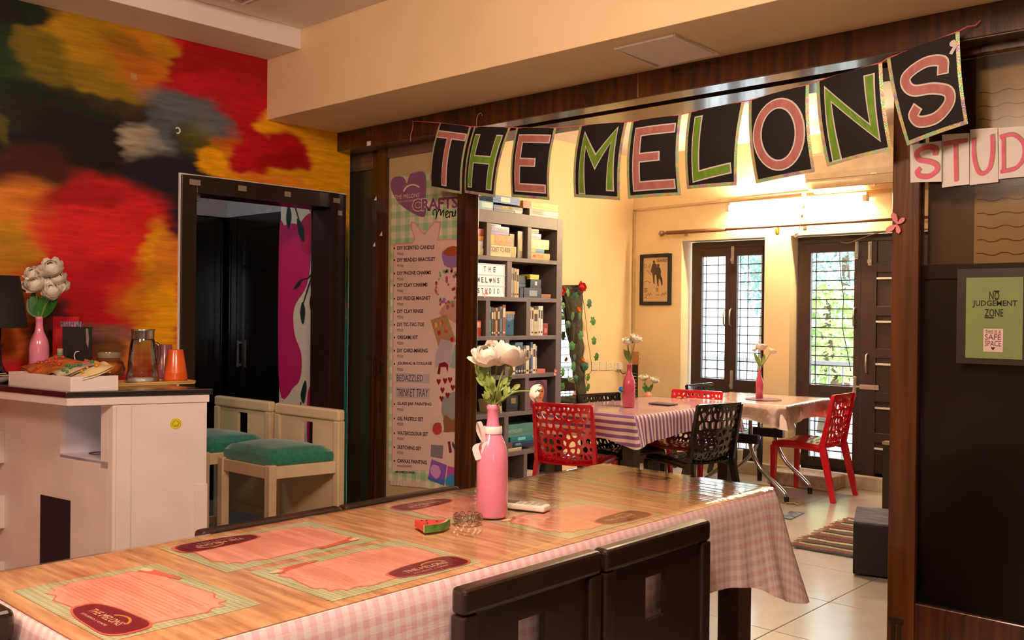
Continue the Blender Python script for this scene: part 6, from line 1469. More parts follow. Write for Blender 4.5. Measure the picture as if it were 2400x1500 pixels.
flower(iv, ip(1357, 726, .11), .024, X + Z * .4, m_orp, 2, 5, 73, 'orange_bloom'); flower(iv, ip(1366, 842, .10), .020, X + Z * .4, m_orp, 2, 5, 74, 'orange_bloom')
# ------------------------------------------------------------------ switches, conduit, framed poster, tube, AC, rod
m_pl = mat('switch_white', (232, 216, 184), .35, coat=.2)
for i, (a, b) in enumerate(((1386, 1402), (1405, 1417), (1420, 1437))):
    p, q = ux(a, 868, XL), ux(b, 847, XL)
    t = thing('switch_plate', ('left blank switch plate on the yellow wall', 'narrow middle switch plate on the yellow wall', 'socket plate with pin holes on the yellow wall')[i], 'switch', (XL, (p.y + q.y) / 2, (p.z + q.z) / 2)); hw, hh = (q.y - p.y) / 2, (q.z - p.z) / 2
    G().box(0, .008, -hw, hw, -hh, hh).obj('plate', m_pl, t, bevel=.002); G().box(.008, .011, -hw * .55, hw * .55, -hh * .6, hh * .6).obj('rocker', m_pl, t, bevel=.001)
    if i == 2:
        g = G()
        for dy, dz in ((0, .02), (-.012, -.01), (.012, -.01)): disc(g, Vector((.0112, dy, dz)), Y, X, .004, .0004, 8)
        g.obj('pin_hole', m_black, t)
p, q = ux(1441, 869, XL), ux(1454, 849, XL); t = thing('charger_plug', 'pale charger plugged into the wall with a dark cable', 'charger', (XL, (p.y + q.y) / 2, (p.z + q.z) / 2)); hw, hh = (q.y - p.y) / 2, (q.z - p.z) / 2
G().box(0, .008, -hw * 1.2, hw * 1.2, -hh, hh).obj('plate', m_pl, t, bevel=.002); G().box(.008, .045, -hw * .6, hw * .6, -hh * .7, hh * .9).obj('charger', m_paper, t, bevel=.004)
G().tube(smooth_open([Vector((.03, 0, -hh * .7)), Vector((.04, .02, -hh * 1.6)), Vector((.05, .10, -hh * 1.5)), Vector((.06, .19, -hh * 1.2)), Vector((.06, .24, -hh * 2.2)), Vector((.05, .245, -hh * 5))], 5), .004, 6).obj('cable', mat('cable_dark', (40, 34, 30), .5), t, True)
cz = uy(1485, 493, FY).z
m_con = mat('conduit', (206, 176, 136), .5)
t = thing('wall_conduit', 'painted cable conduit running along the yellow back wall', 'conduit', (XL + .02, FY, cz))
G().box(-.012, .012, -.014, 0, -1.85, 0).obj('upright', m_con, t); G().bar((-.01, -.007, 0), (2.0, -.007, .035), .014, .022).obj('run', m_con, t)
# framed poster
TL, BR = uy(1503, 597, FY), uy(1574, 715, FY); w = BR.x - TL.x; h = TL.z - BR.z
t = thing('framed_poster', 'black framed concert poster with two figures on the back wall', 'picture', ((TL.x + BR.x) / 2, FY, BR.z)); fw_ = .034
G().box(-w / 2, -w / 2 + fw_, -.025, 0, 0, h).box(w / 2 - fw_, w / 2, -.025, 0, 0, h).box(-w / 2 + fw_, w / 2 - fw_, -.025, 0, 0, fw_).box(-w / 2 + fw_, w / 2 - fw_, -.025, 0, h - fw_, h).obj('frame', m_black, t, bevel=.003)
G().box(-w / 2 + fw_, w / 2 - fw_, -.010, -.002, fw_, h - fw_).obj('print', mat('poster_tan', (214, 176, 132), .5, var=.06, scale=4), t)
iw, ih = w - 2 * fw_, h - 2 * fw_
def fp_(a, b, o=.0115): return Vector((-iw / 2 + iw * a, -o, fw_ + ih * b))
G().text('SEAFRET', fp_(.54, .905), X, Z, iw * .44, ih * .055, .012).obj('lettering', mat('poster_sepia_ink', (58, 44, 40), .5), t)
g = G()
for k in range(6): g.add([fp_(.05, .30 - .018 * k), fp_(.2 - .02 * (k % 3), .30 - .018 * k), fp_(.2 - .02 * (k % 3), .308 - .018 * k), fp_(.05, .308 - .018 * k)], [(0, 1, 2, 3)])
for k in range(5): g.add([fp_(.52, .30 - .018 * k), fp_(.62, .30 - .018 * k), fp_(.62, .308 - .018 * k), fp_(.52, .308 - .018 * k)], [(0, 1, 2, 3)])
g.add([fp_(.54, .895), fp_(.98, .893), fp_(.98, .898), fp_(.54, .9)], [(0, 1, 2, 3)])
m_sep = mat('poster_sepia_ink', (58, 44, 40), .5); g.obj('small_print', m_sep, t)['kind'] = 'stuff'
def fg(name, pts, rgb=(70, 52, 46), o=.0118): G().poly([fp_(v.x, v.y, o) for v in smooth_closed([Vector((a, b, 0)) for a, b in pts], 3)]).obj(name, mat('fig_%d_%d_%d' % rgb, rgb, .5), t)
fg('figure', [(.40, .93), (.46, .925), (.47, .89), (.44, .87), (.40, .875), (.385, .90)]); fg('figure', [(.38, .86), (.50, .86), (.54, .80), (.52, .62), (.47, .60), (.46, .50), (.46, .42), (.42, .40), (.40, .50), (.38, .60), (.35, .66), (.30, .68), (.34, .78)])
fg('figure', [(.56, .85), (.64, .845), (.65, .80), (.60, .775), (.55, .80)], (84, 62, 52)); fg('figure', [(.53, .77), (.66, .77), (.71, .68), (.70, .60), (.76, .52), (.78, .40), (.74, .36), (.70, .46), (.64, .52), (.62, .44), (.62, .35), (.58, .36), (.54, .52), (.52, .64)], (64, 48, 44))
g = G()
for path in ([(.14, .72), (.24, .66), (.33, .61)], [(.04, .80), (.08, .77), (.14, .79), (.12, .84), (.05, .85), (.04, .80)], [(.2, .82), (.24, .78), (.28, .83), (.25, .86)], [(.05, .44), (.15, .47), (.22, .45), (.3, .43)], [(.1, .18), (.16, .13), (.2, .2), (.26, .14), (.3, .2), (.36, .15)], [(.5, .14), (.58, .15), (.66, .14)], [(.74, .12), (.80, .2), (.84, .14), (.9, .21), (.94, .15)], [(.05, .08), (.12, .1), (.18, .06)]):
    g.tube([fp_(a, b, .0125) for a, b in smooth2(path, 4)], .0016, 4)
g.obj('signatures', m_sep, t)
# tube light
a, b = uy(1716, 492, FY), uy(2036, 466, FY)
t = thing('tube_light', 'glowing fluorescent tube light on the back wall', 'lamp', ((a.x + b.x) / 2, FY, (a.z + b.z) / 2)); L2 = (b.x - a.x) / 2
m_tube = mat('tube_glow', (255, 240, 200), .5, var=0, emit=(1, .79, .48, 300))
G().tube([(-L2 + .03, -.075, 0), (L2 - .03, -.075, .006)], .014, 12).obj('tube', m_tube, t, True)
G().box(-L2, L2, -.045, 0, .012, .06).obj('batten', m_pl, t, bevel=.004)
for s in (-1, 1): G().box(s * L2 - .018, s * L2 + .018, -.092, -.03, -.022, .03).obj('holder', m_pl, t, bevel=.003)
# air conditioner
a, b = uy(1886, 440, 7.56), uy(1886, 330, 7.56)
t = thing('air_conditioner', 'cream split air conditioner high on the back wall', 'air conditioner', (a.x, FY, a.z - .01)); m_ac = mat('ac_cream', (232, 206, 170), .4, coat=.2)
H_ = .30
prof = [(0, 0), (-.16, .0), (-.215, .055), (-.225, .12), (-.21, H_ - .03), (-.17, H_), (0, H_)]
G().prism(prof, (0, 0, 0), Y, Z, X, .95).obj('body', m_ac, t, bevel=.004)
G().prism([(-.165, -.002), (-.12, -.002), (-.05, .004), (-.05, -.03), (-.12, -.035)], (.04, 0, 0), Y, Z, X, .87).obj('outlet_flap', mat('ac_flap', (206, 160, 110), .4), t)
for k in range(4): G().box(.17 + .2 * k, .176 + .2 * k, -.168, -.12, -.012, .0).obj('vane', m_pl, t)
G().box(.56, .61, -.222, -.2165, .075, .083).obj('badge', m_steel, t)
G().bar((0.02, -.221, .07), (.93, -.221, .07), .003, .003).obj('seam', mat('seam_grey', (150, 120, 90), .6), t)
# curtain rod
a, b = uy(1562, 546, 7.70), uy(2110, 513, 7.70)
t = thing('curtain_rod', 'brown curtain rod with a round finial above the glazed doors', 'curtain rod', a); m_rod = mat('rod_brown', (122, 78, 52), .4, .2)
e = b - a + (b - a).normalized() * .7
G().tube([(0, 0, 0), e], .012, 10).obj('rod', m_rod, t, True)
G().tube([(0, 0, 0), e * .22], .019, 10).obj('rod_sleeve', m_rod, t, True)
G().ball((-.055, 0, -.004), .03, 12, 8).obj('finial', mat('finial_silver', (150, 130, 110), .25, .8), t, True)
G().lathe([(.012, 0), (.016, .01), (.012, .03)], 10, (-.03, 0, -.015)).obj('collar', m_rod, t)
for f in (.06, .47): G().bar(e * f, e * f + Y * .08, .012, .02).box((e * f).x - .02, (e * f).x + .02, .07, .08, (e * f).z - .03, (e * f).z + .03).obj('bracket', m_alum, t)
c = e * .395; G().lathe([(.004, .0), (.02, -.02), (.018, -.06), (.006, -.075)], 10, c + Z * -.005).obj('yellow_tassel', mat('tassel_yellow', (214, 190, 60), .6), t)
for k in range(5): G().ball(c + Vector((.07, -.005, -.03 - .016 * k)), .005, 6, 4).obj('bead', m_tape, t)
G().tube(smooth_open([Vector((.0, -.01, 0)), Vector((.03, -.015, -.04)), Vector((.05, -.015, -.09))], 4), .002, 5).obj('pink_ribbon', m_bf, t)
# hanging paper strip by the tube, cable end
p = [uy(*q, 7.63) for q in ((1884, 482), (1880, 505), (1876, 525), (1870, 545), (1862, 553))]
t = thing('paper_streamer', 'twisted dried streamer hanging in front of the tube light', 'streamer', p[0])
P0 = p[0]; g = G(); pp = smooth_open([q - P0 for q in p], 6)
vs = []
for i, q in enumerate(pp):
    w_ = .008 * (1 + .6 * math.sin(i * 1.3)); a_ = i * .5; d = Vector((math.cos(a_), math.sin(a_), .2)) * w_; vs += [q - d, q + d]
g.add(vs, [(2 * i, 2 * i + 1, 2 * i + 3, 2 * i + 2) for i in range(len(pp) - 1)]); g.obj('strip', mat('streamer_tan', (190, 160, 90), .7), t)
G().add([uy(*q, 7.63) - P0 for q in ((1866, 546), (1872, 551), (1864, 557), (1859, 552))], [(0, 1, 2, 3)]).obj('paper_end', m_paper, t)
G().ball(uy(1884, 455, 7.66) - P0, .02, 8, 6).obj('knot', m_paper, t)
G().tube([uy(1884, 457, 7.66) - P0, Vector((0, 0, 0))], .003, 5).obj('thread', m_paper, t)
p = [uy(*q, 7.84) for q in ((1970, 567), (1990, 569), (2020, 558), (2050, 548), (2100, 538))]
t = thing('loose_cable', 'loose pale cable hanging across the top of the garden door', 'cable', p[0]); G().tube(smooth_open([q - p[0] for q in p], 5), .004, 6).obj('wire', mat('cable_tan', (150, 120, 90), .6), t, True)
p = [uy(*q, 8.05) for q in ((1968, 590), (1970, 640), (1977, 700), (1974, 760), (1985, 820), (1994, 870))]
t = thing('outdoor_cable', 'thin black cable hanging outside the garden door glass', 'cable', p[0]); G().tube(smooth_open([q - p[0] for q in p], 5), .004, 6).obj('wire', m_black, t, True)

# ------------------------------------------------------------------ web pattern chairs
def voronoi_shell(n, W, H, seed, mapf, th, rad=None, band=.0105):
    """perforated sheet: polygon cells over [-W/2,W/2]x[0,H], ring around each cell, both faces and hole walls"""
    rn = random.Random(seed); pts = []
    for ri, (f, cnt) in enumerate(n):
        for k in range(cnt):
            x = -W / 2 + W * (k + .5 + (.22 if ri % 2 else -.22)) / cnt + rn.uniform(-.22, .22) * W / cnt
            pts.append((max(-W / 2 + .01, min(W / 2 - .01, x)), H * f + rn.uniform(-.014, .014) * (.4 if ri in (0, len(n) - 1) else 1) - .03 * (1 - (2 * x / W) ** 2) * (1 - abs(2 * f - 1)) * .8))
    g = G()
    for i, p in enumerate(pts):
        poly = [(-W / 2, 0), (W / 2, 0), (W / 2, H), (-W / 2, H)]
        for j, q in enumerate(pts):
            if i == j: continue
            mx_, my_ = (p[0] + q[0]) / 2, (p[1] + q[1]) / 2; nx, ny_ = q[0] - p[0], q[1] - p[1]
            out = []
            for k in range(len(poly)):
                a, b = poly[k], poly[(k + 1) % len(poly)]; da = (a[0] - mx_) * nx + (a[1] - my_) * ny_; db = (b[0] - mx_) * nx + (b[1] - my_) * ny_
                if da <= 0: out.append(a)
                if da * db < 0: f = da / (da - db); out.append((a[0] + (b[0] - a[0]) * f, a[1] + (b[1] - a[1]) * f))
            poly = out
            if not poly: break
        if len(poly) < 3: continue
        # resample outline
        per = []
        for k in range(len(poly)):
            a, b = poly[k], poly[(k + 1) % len(poly)]; ln = math.hypot(b[0] - a[0], b[1] - a[1])
            if ln < 1e-5: continue
            m_ = max(1, int(ln / .022)); per += [(a[0] + (b[0] - a[0]) * s / m_, a[1] + (b[1] - a[1]) * s / m_) for s in range(m_)]
        cx = sum(a for a, _ in per) / len(per); cy = sum(b for _, b in per) / len(per); K = len(per)
        inn = []
        for a, b in per:
            d = math.hypot(a - cx, b - cy); bw = band * .5
            e = min(abs(a + W / 2), abs(a - W / 2), abs(b), abs(b - H))
            if e < 1e-4: bw = band * 1.3
            f = max(.18, (d - bw * 1.25) / max(d, 1e-6)); inn.append((cx + (a - cx) * f, cy + (b - cy) * f))
        inn = [((inn[k - 1][0] + 2 * inn[k][0] + inn[(k + 1) % K][0]) / 4, (inn[k - 1][1] + 2 * inn[k][1] + inn[(k + 1) % K][1]) / 4) for k in range(K)]
        vs = [mapf(a, b, 0) for a, b in per] + [mapf(a, b, 0) for a, b in inn] + [mapf(a, b, th) for a, b in per] + [mapf(a, b, th) for a, b in inn]
        fs = []
        for k in range(K):
            k2 = (k + 1) % K; fs += [(k, k2, K + k2, K + k), (2 * K + k2, 2 * K + k, 3 * K + k, 3 * K + k2), (K + k, K + k2, 3 * K + k2, 3 * K + k)]
        g.add(vs, fs)
    # outer rim wall
    for (A, B) in (((-W / 2, 0), (W / 2, 0)), ((W / 2, 0), (W / 2, H)), ((W / 2, H), (-W / 2, H)), ((-W / 2, H), (-W / 2, 0))):
        K = 14; g.grid(lambda u, v: mapf(A[0] + (B[0] - A[0]) * u, A[1] + (B[1] - A[1]) * u, th * v), K, 1)
    return g
def backf(a, b, t):   # a across, b up the back ; chair faces +Y
    f = b / .42; w = a * (.94 + .06 * f)
    y = -.165 - .07 * f - .015 * f * f + .035 * (1 - (2 * a / .42) ** 2) * -1 * (1 - .5 * f) - (.0 if 0 else 0) + .055 * max(0, 1 - f * 4) ** 2
    return Vector((w, y - t, .395 + b))
def seatf(a, b, t):
    f = b / .40; return Vector((a * (1 + .05 * f), -.19 + b, .425 + .018 * math.sin(math.pi * f) - .012 * (1 - (2 * a / .42) ** 2) + .012 * f - t))
CH = {}
def web_chair(label, c, rot, kind):
    mt_ = mat('red_gloss_plastic', (206, 14, 34), .2, var=.06, coat=.5) if kind == 'red' else mat('black_gloss_plastic', (20, 20, 20), .2, var=.1, coat=.5)
    grp = '%s web pattern chairs in the rear room' % kind
    if kind in CH: return dup(CH[kind], c, rot, label)
    t = thing('web_chair', label, 'chair', c, rot, grp)
    if kind == 'red':
        MESH['back'] = voronoi_shell(((.96, 12), (.83, 9), (.69, 8), (.55, 8), (.42, 8), (.29, 9), (.17, 11), (.05, 13)), .42, .42, 5, backf, .012); MESH['seat'] = voronoi_shell(((.04, 12), (.16, 10), (.29, 9), (.43, 9), (.57, 8), (.71, 8), (.84, 9), (.95, 10)), .42, .40, 9, seatf, .012)
    MESH['back'].obj('backrest', mt_, t); MESH['seat'].obj('seat', mt_, t)
    for s in (-1, 1):
        p = [Vector((s * .215, .215, 0)), Vector((s * .222, .205, .40)), Vector((s * .212, .16, .428))]
        G().bar(p[0], p[1], .026, .034, (0, 1, 0), .036, .052).obj('leg', mt_, t, bevel=.004)
        g = G().bar((s * .222, -.285, 0), (s * .208, -.185, .42), .028, .040, (0, 1, 0), .030, .056); g.bar((s * .208, -.185, .42), (s * .205, -.268, .818), .026, .044, (0, 1, 0), .022, .024)
        g.obj('leg', mt_, t, bevel=.003)
        def rail(u, v):
            th = 6.2832 * v; f = u; y = .215 - .40 * f; z = .408 + .012 * math.sin(math.pi * f) - .012 * f
            return Vector((s * (.220 - .012 * f) + .013 * math.cos(th), y, z + .026 * math.sin(th)))
        G().grid(rail, 10, 8).obj('seat_frame', mt_, t, True)
    G().bar((-.215, .21, .412), (.215, .21, .412), .024, .036, (0, 1, 0)).obj('seat_frame', mt_, t, bevel=.004)
    G().bar((-.207, -.263, .816), (.207, -.263, .816), .016, .020, (0, 1, 0)).obj('top_rail', mt_, t, bevel=.003)
    CH[kind] = t; return t
MESH = {}
def place(label, kind, a, b, flip=False, zt=.815):
    """a,b: photo pixels of the two top corners of the back, seen left then right; chair built facing away unless flip"""
    p, q = uz(*a, zt), uz(*b, zt); mid = (p + q) / 2; d = (q - p); ang = math.atan2(d.y, d.x) + (math.pi if flip else 0)
    fwd_ = Vector((-math.sin(ang), math.cos(ang), 0)); c = mid + fwd_ * .263
    return web_chair(label, (c.x, c.y, 0), ang, kind)
place('red web pattern chair seen from behind, left of the striped table', 'red', (1261, 946), (1378, 952))
place('red web pattern chair standing alone at the right, in front of the garden door', 'red', (1952, 929), (2001, 922))
place('red web pattern chair between the striped table and the white table, back to the window', 'red', (1583, 921), (1686, 927), True, .792)
place('black web pattern chair in front, right of the striped table', 'black', (1645, 951), (1727, 946))
place('black web pattern chair behind the striped table, below the ivy', 'black', (1359, 931), (1446, 926), True, .80)
web_chair('black web pattern chair farthest back, left of the folding table', (-4.42 + .263, 7.27, 0), -math.pi / 2, 'black')
# ------------------------------------------------------------------ striped table
def quad_table(name, label, corners, z, legs):
    c = sum((Vector((*p, 0)) for p in corners), Vector()) / 4; t = thing(name, label, 'table', c); return t, c
A_ = [uz(*p, .76) for p in ((1262, 955), (1494, 974), (1735, 944))]
ang = math.atan2((A_[2] - A_[1]).x * -1, (A_[2] - A_[1]).y)
ex = (A_[1] - A_[0]).length; ey = (A_[2] - A_[1]).length
ctr = (A_[0] + A_[2]) / 2
t = thing('striped_table', 'dark legged table under the purple striped cloth', 'table', (ctr.x, ctr.y, 0), ang)
hx_, hy_ = ex / 2 - .01, ey / 2 - .01
G().box(-hx_, hx_, -hy_, hy_, .725, .754).obj('tabletop', m_tbl, t)
for a in (-1, 1):
    for b in (-1, 1): G().cbox((a * (hx_ - .055), b * (hy_ - .055), .3625), (.085, .085, .725)).obj('leg', m_frame, t, bevel=.004)
g, uv = drape(-ex / 2, ex / 2, -ey / 2, ey / 2, .76, .155, .06, .012, .007, seed=8, npr=200, cflare=.05)
uv = [(v.y if abs(v.y) >= ey / 2 - .002 and abs(v.x) < ex / 2 - .02 else (w_[0] if 0 else w_[1]), w_[1]) for v, w_ in zip(g.v, uv)]
m_str_ = gingham('purple_stripes', (226, 196, 178), (132, 84, 146), (132, 84, 146), .044, .8, True)
o = g.obj('tablecloth', m_str_, None, True); o.location = (ctr.x, ctr.y, 0); o.rotation_euler = (0, 0, ang)
tag(o, 'white and purple striped cloth with fringed edge on the rear table', 'tablecloth')
# stripe coordinate: across y on the top and long sides, down the drop on the short ends
def stripe_uv(v):
    if abs(v.y) > ey / 2 - .001: return (ey / 2 + (.76 - v.z), 0)
    return (v.y, 0)
setuv(o, [stripe_uv(v) for v in g.v])
m_film2 = m_film.copy(); m_film2.name = 'smooth_clear_film'
for nd_ in m_film2.node_tree.nodes:
    if nd_.type == 'FRESNEL': nd_.inputs['IOR'].default_value = 1.18
for nd_ in m_film2.node_tree.nodes:
    if nd_.type == 'BUMP': nd_.inputs['Strength'].default_value = .12
    if nd_.type == 'VALTORGB': nd_.color_ramp.elements[0].color = (.92, .84, .8, 1); nd_.color_ramp.elements[1].color = (1, .97, .95, 1)
m_film3 = m_film2.copy(); m_film3.name = 'crinkled_clear_film'
for nd_ in m_film3.node_tree.nodes:
    if nd_.type == 'FRESNEL': nd_.inputs['IOR'].default_value = 1.6
    if nd_.type == 'BUMP': nd_.inputs['Strength'].default_value = .9
    if nd_.type == 'MAPPING': nd_.inputs['Scale'].default_value = (14, 30, 9)
fm = G().grid(lambda u, v: (-ex / 2 + ex * u, -ey / 2 + ey * v, .764), 12, 16).obj('table_film', m_film2, None, True); fm.location = (ctr.x, ctr.y, 0); fm.rotation_euler = (0, 0, ang); tag(fm, 'clear film over the striped table top', 'table cover')
# ------------------------------------------------------------------ white folding table
B1 = [uz(*p, .76) for p in ((1840, 952), (1942, 933))]
by = (B1[1] - B1[0]); ang2 = math.atan2(-by.x, by.y); eyb = by.length; exb = .86
exv = Vector((by.y, -by.x, 0)).normalized() * -1
ctr2 = (B1[0] + B1[1]) / 2 + exv * exb / 2
t = thing('folding_table', 'white covered folding table with curved chrome legs by the garden door', 'table', (ctr2.x, ctr2.y, 0), ang2)
G().box(-exb / 2 + .012, exb / 2 - .012, -eyb / 2 + .012, eyb / 2 - .012, .728, .754).obj('tabletop', m_pl, t)
m_chr = mat('chrome_tube', (206, 204, 206), .12, 1, var=.02)
for sy in (-1, 1):
    for sx in (-1, 1):
        yb_ = sy * (eyb / 2 - .22)
        pth = [Vector((sx * .07, yb_, .725)), Vector((sx * .07, yb_, .50)), Vector((sx * .08, yb_, .38)), Vector((sx * .16, yb_, .24)), Vector((sx * .30, yb_, .12)), Vector((sx * .36, yb_, .06)), Vector((sx * .365, yb_, .012))]
        lg = G().tube(smooth_open(pth, 6), .016, 10).obj('leg', m_chr, t, True)
        G().lathe([(.019, 0), (.019, .05), (.017, .052)], 12, (sx * .365, yb_, 0)).obj('foot_cap', m_black, lg)
    G().box(-.14, .14, sy * (eyb / 2 - .22) - .03, sy * (eyb / 2 - .22) + .03, .43, .50).obj('clamp', m_black, t, bevel=.006)
    G().bar((-.30, sy * (eyb / 2 - .22), .715), (.30, sy * (eyb / 2 - .22), .715), .03, .02).obj('cross_rail', m_chr, t)
g, uv = drape(-exb / 2, exb / 2, -eyb / 2, eyb / 2, .76, .125, .03, .008, .006, seed=12, npr=200, cflare=.05)
m_wcl = mat('pale_pink_cloth', (238, 214, 206), .7, var=.04, scale=6)
o = g.obj('tablecloth', m_wcl, None, True); o.location = (ctr2.x, ctr2.y, 0); o.rotation_euler = (0, 0, ang2); tag(o, 'plain pale pink cloth on the folding table by the garden door', 'tablecloth')
g, uv = drape(-exb / 2 - .004, exb / 2 + .004, -eyb / 2 - .004, eyb / 2 + .004, .7645, .085, .06, .020, .012, seed=15, npr=260, cflare=.05)
o = g.obj('table_film', m_film3, None, True); o.location = (ctr2.x, ctr2.y, 0); o.rotation_euler = (0, 0, ang2); tag(o, 'crinkled clear film hanging over the white folding table edge', 'table cover')
# ------------------------------------------------------------------ bottles and flowers in the rear room
def rear_vase(label, px, pyb, pyt, r, zt_, flowers, m, rim=None):
    b = uz(px, pyb, zt_) + fwd * .03; t = thing('bottle_vase', label, 'vase', b); s = (b - CAM).dot(fwd) / FPX; h = (pyb - pyt) * s
    G().lathe(wine(r * s, h), 32).obj('bottle', m, t, True)
    q = lambda x, y: Vector((0, 0, h)) + rgt * ((x - px) * s) + Z * ((pyt - y) * s)
    for i, (x, y, rr, axv) in enumerate(flowers):
        c = q(x, y); G().tube(smooth_open([q(px, pyt + 6), q(px + (x - px) * .4, (y + pyt) / 2 + 6), c], 4), .0025, 5).obj('stem', m_stem, t, True)
        flower(t, c, rr * s, axv, None, 3, 7, 50 + i)
    rn = random.Random(px)
    for k in range(8):
        e = q(px + rn.uniform(-16, 16), pyt - rn.uniform(12, 44)); b0 = q(px, pyt).lerp(e, .3); leaf(t, b0, e - b0, (e - b0).length, .016, m_leafy, up=-fwd + Vector((rn.uniform(-.3, .3), .2, .3)), curl=.1)
    return t
rear_vase('rose pink bottle vase with pale flowers on the striped table', 1475, 954, 853, 14.5, .767, ((1472, 800, 12, Z - fwd * .5), (1491, 793, 14, Z + rgt * .5 - fwd * .3), (1469, 800, 9, Z - rgt * .6)), m_pink2)
rear_vase('rose pink bottle vase with white flowers on the folding table', 1782, 934, 864, 8.5, .768, ((1784, 812, 13, Z + fwd * .1), (1811, 822, 10, Z + rgt * .4), (1769, 820, 6, Z - rgt * .3)), m_pink2)
c = uz(1785, 936, .7665); t = tag(G().lathe([(.14, 0), (.142, .0015), (.14, .003), (0, .003)], 32).obj('coaster', mat('dark_coaster', (110, 56, 70), .5)), 'round dark coaster under the bottle on the folding table', 'coaster'); t.location = (c.x + .0, c.y + .03, .7655)
b = uz(1545, 948, .767); tag(G().box(-.09, .09, -.06, .06, 0, .008).obj('dark_booklet', mat('booklet_dark', (70, 54, 56), .5), bevel=.001), 'thin dark booklet lying on the striped table', 'booklet'); bpy.data.objects['dark_booklet'].location = (b.x, b.y + .05, .7655)
# small vase on a low plinth in the corner, guitar, blue flower
co = uy(1517, 945, 7.45)
zc = uy(1519, 934, 7.45).z
pl_ = thing('corner_stand', 'low dark stand in the room corner behind the striped table', 'stand', (co.x + .06, 7.41, 0))
G().box(-.22, .22, -.16, .16, zc - .03, zc).obj('top', m_frame, pl_, bevel=.004)
for a in (-.19, .19):
    for b in (-.13, .13): G().cbox((a, b, (zc - .03) / 2), (.035, .035, zc - .03)).obj('leg', m_frame, pl_)
cc = uy(1519, 934, 7.42); t = thing('small_vase', 'small round pink vase with white flowers in the corner', 'vase', (cc.x, 7.42, zc)); s = (cc - CAM).dot(fwd) / FPX
G().lathe([(8 * s, 0), (11 * s, 5 * s), (9 * s, 11 * s), (5 * s, 14 * s), (5 * s, 17 * s), (4 * s, 17 * s)], 24).obj('body', mat('coral_pink_vase', (232, 130, 130), .3, coat=.4), t, True)
q = lambda x, y: Vector((0, 0, 17 * s)) + rgt * ((x - 1519) * s) + Z * ((918 - y) * s)
for i, (x, y, rr) in enumerate(((1508, 884, 10), (1534, 890, 9))):
    G().tube([q(1519, 922), q(1519 + (x - 1519) * .5, 905), q(x, y)], .003, 5).obj('stem', m_stem, t); flower(t, q(x, y), rr * s * 1.1, Z + rgt * (.3 if i else -.2) - fwd * .3, None, 3, 7, 60 + i)
rn = random.Random(4)
for k in range(8):
    e = q(1519 + rn.uniform(-16, 14), 918 - rn.uniform(6, 22)); leaf(t, q(1519, 920), e - q(1519, 920), (e - q(1519, 920)).length, .02, m_ivy, up=-fwd + Z * .3)
gt = uy(1489, 855, 7.66); t = thing('guitar', 'acoustic guitar leaning in the corner, neck beside the pink bottle', 'guitar', (gt.x, 7.66, 0)); z1 = gt.z
m_gw = mat('guitar_wood', (176, 106, 50), .3, coat=.6)
def gout(k=40):
    pts = []
    for i in range(k):
        a = 6.2832 * i / k; r = .17 + .035 * math.cos(2 * a) + (.03 if math.sin(a) < 0 else -.02) * abs(math.sin(a)); pts.append((r * math.cos(a) * .95, .24 + r * 1.35 * math.sin(a)))
    return pts
G().prism(gout(), (0, 0, 0), X, Z, Y, .09).obj('body', m_gw, t, bevel=.006)
disc(G(), Vector((0, -.0005, .32)), X, -Y, .05, .001).obj('sound_hole', m_black, t)
G().box(-.026, .026, -.012, .012, .45, z1).obj('neck', m_black, t)
for k in range(12): G().box(-.026, .026, -.014, -.012, .5 + (z1 - .55) * k / 12, .503 + (z1 - .55) * k / 12).obj('fret', m_steel, t)
G().box(-.034, .034, -.008, .012, z1, z1 + .13).obj('headstock', m_gw, t, bevel=.004)
for k in range(3):
    for s_2 in (-1, 1): G().tube([(s_2 * .034, 0, z1 + .025 + .04 * k), (s_2 * .055, 0, z1 + .025 + .04 * k)], .006, 6).obj('tuning_peg', m_steel, t)
b = uz(1459, 938, .767); t = thing('blue_flower_vase', 'slim clear vase with a bright blue flower behind the pink bottle', 'vase', b + fwd * .05); s = (b - CAM).dot(fwd) / FPX
G().lathe([(5 * s, 0), (5.5 * s, 3 * s), (4 * s, 14 * s), (4.5 * s, 18 * s)], 16, cap=False).obj('glass', m_jglass, t, True)
G().tube([(0, 0, 2 * s), (0, 0, 22 * s)], .002, 5).obj('stem', m_stem, t); flower(t, Vector((0, 0, 24 * s)), 7 * s, Z * .8 - fwd * .5, mat('blue_petal', (40, 140, 220), .5), 2, 6, 66)
# ------------------------------------------------------------------ floor pieces on the right
R_ = [uz(*p, .006) for p in ((1855, 1282), (2000, 1216), (2112, 1340))]
t = thing('rag_rug', 'multicoloured striped rag rug with fringe on the tiled floor', 'rug', R_[0])
ax_ = R_[1] - R_[0]; bx_ = Vector((ax_.y, -ax_.x, 0)).normalized() * 1.05
cols = [(60, 66, 78), (150, 60, 56), (90, 100, 104), (178, 160, 120), (44, 50, 64), (120, 70, 62), (74, 92, 84), (196, 180, 150), (56, 60, 72), (140, 50, 50)]
NR = 30; rn = random.Random(9)
for i in range(NR):
    m_ = mat('rag_%d' % (i % 10), cols[i % 10], .95, var=.4, scale=60, stretch=(4, 1, 1), bump=.5, bscale=120)
    f0, f1 = i / NR, (i + .93) / NR
    g = G().grid(lambda u, v: ax_ * (f0 + (f1 - f0) * v) + bx_ * u + Z * (.004 + .007 * math.sin(math.pi * v) + .002 * math.sin(u * 30 + i)), 14, 3)
    g.obj('rag_strip', m_, t, True)
g = G()
for i in range(70):
    f = i / 69; o_ = ax_ * f; L = rn.uniform(.03, .07); g.tube([o_ + Z * .006, o_ - bx_.normalized() * L + ax_.normalized() * rn.uniform(-.02, .02) + Z * .002], .0022, 4)
g.obj('fringe', mat('rug_fringe', (150, 100, 84), .9), t)['kind'] = 'stuff'
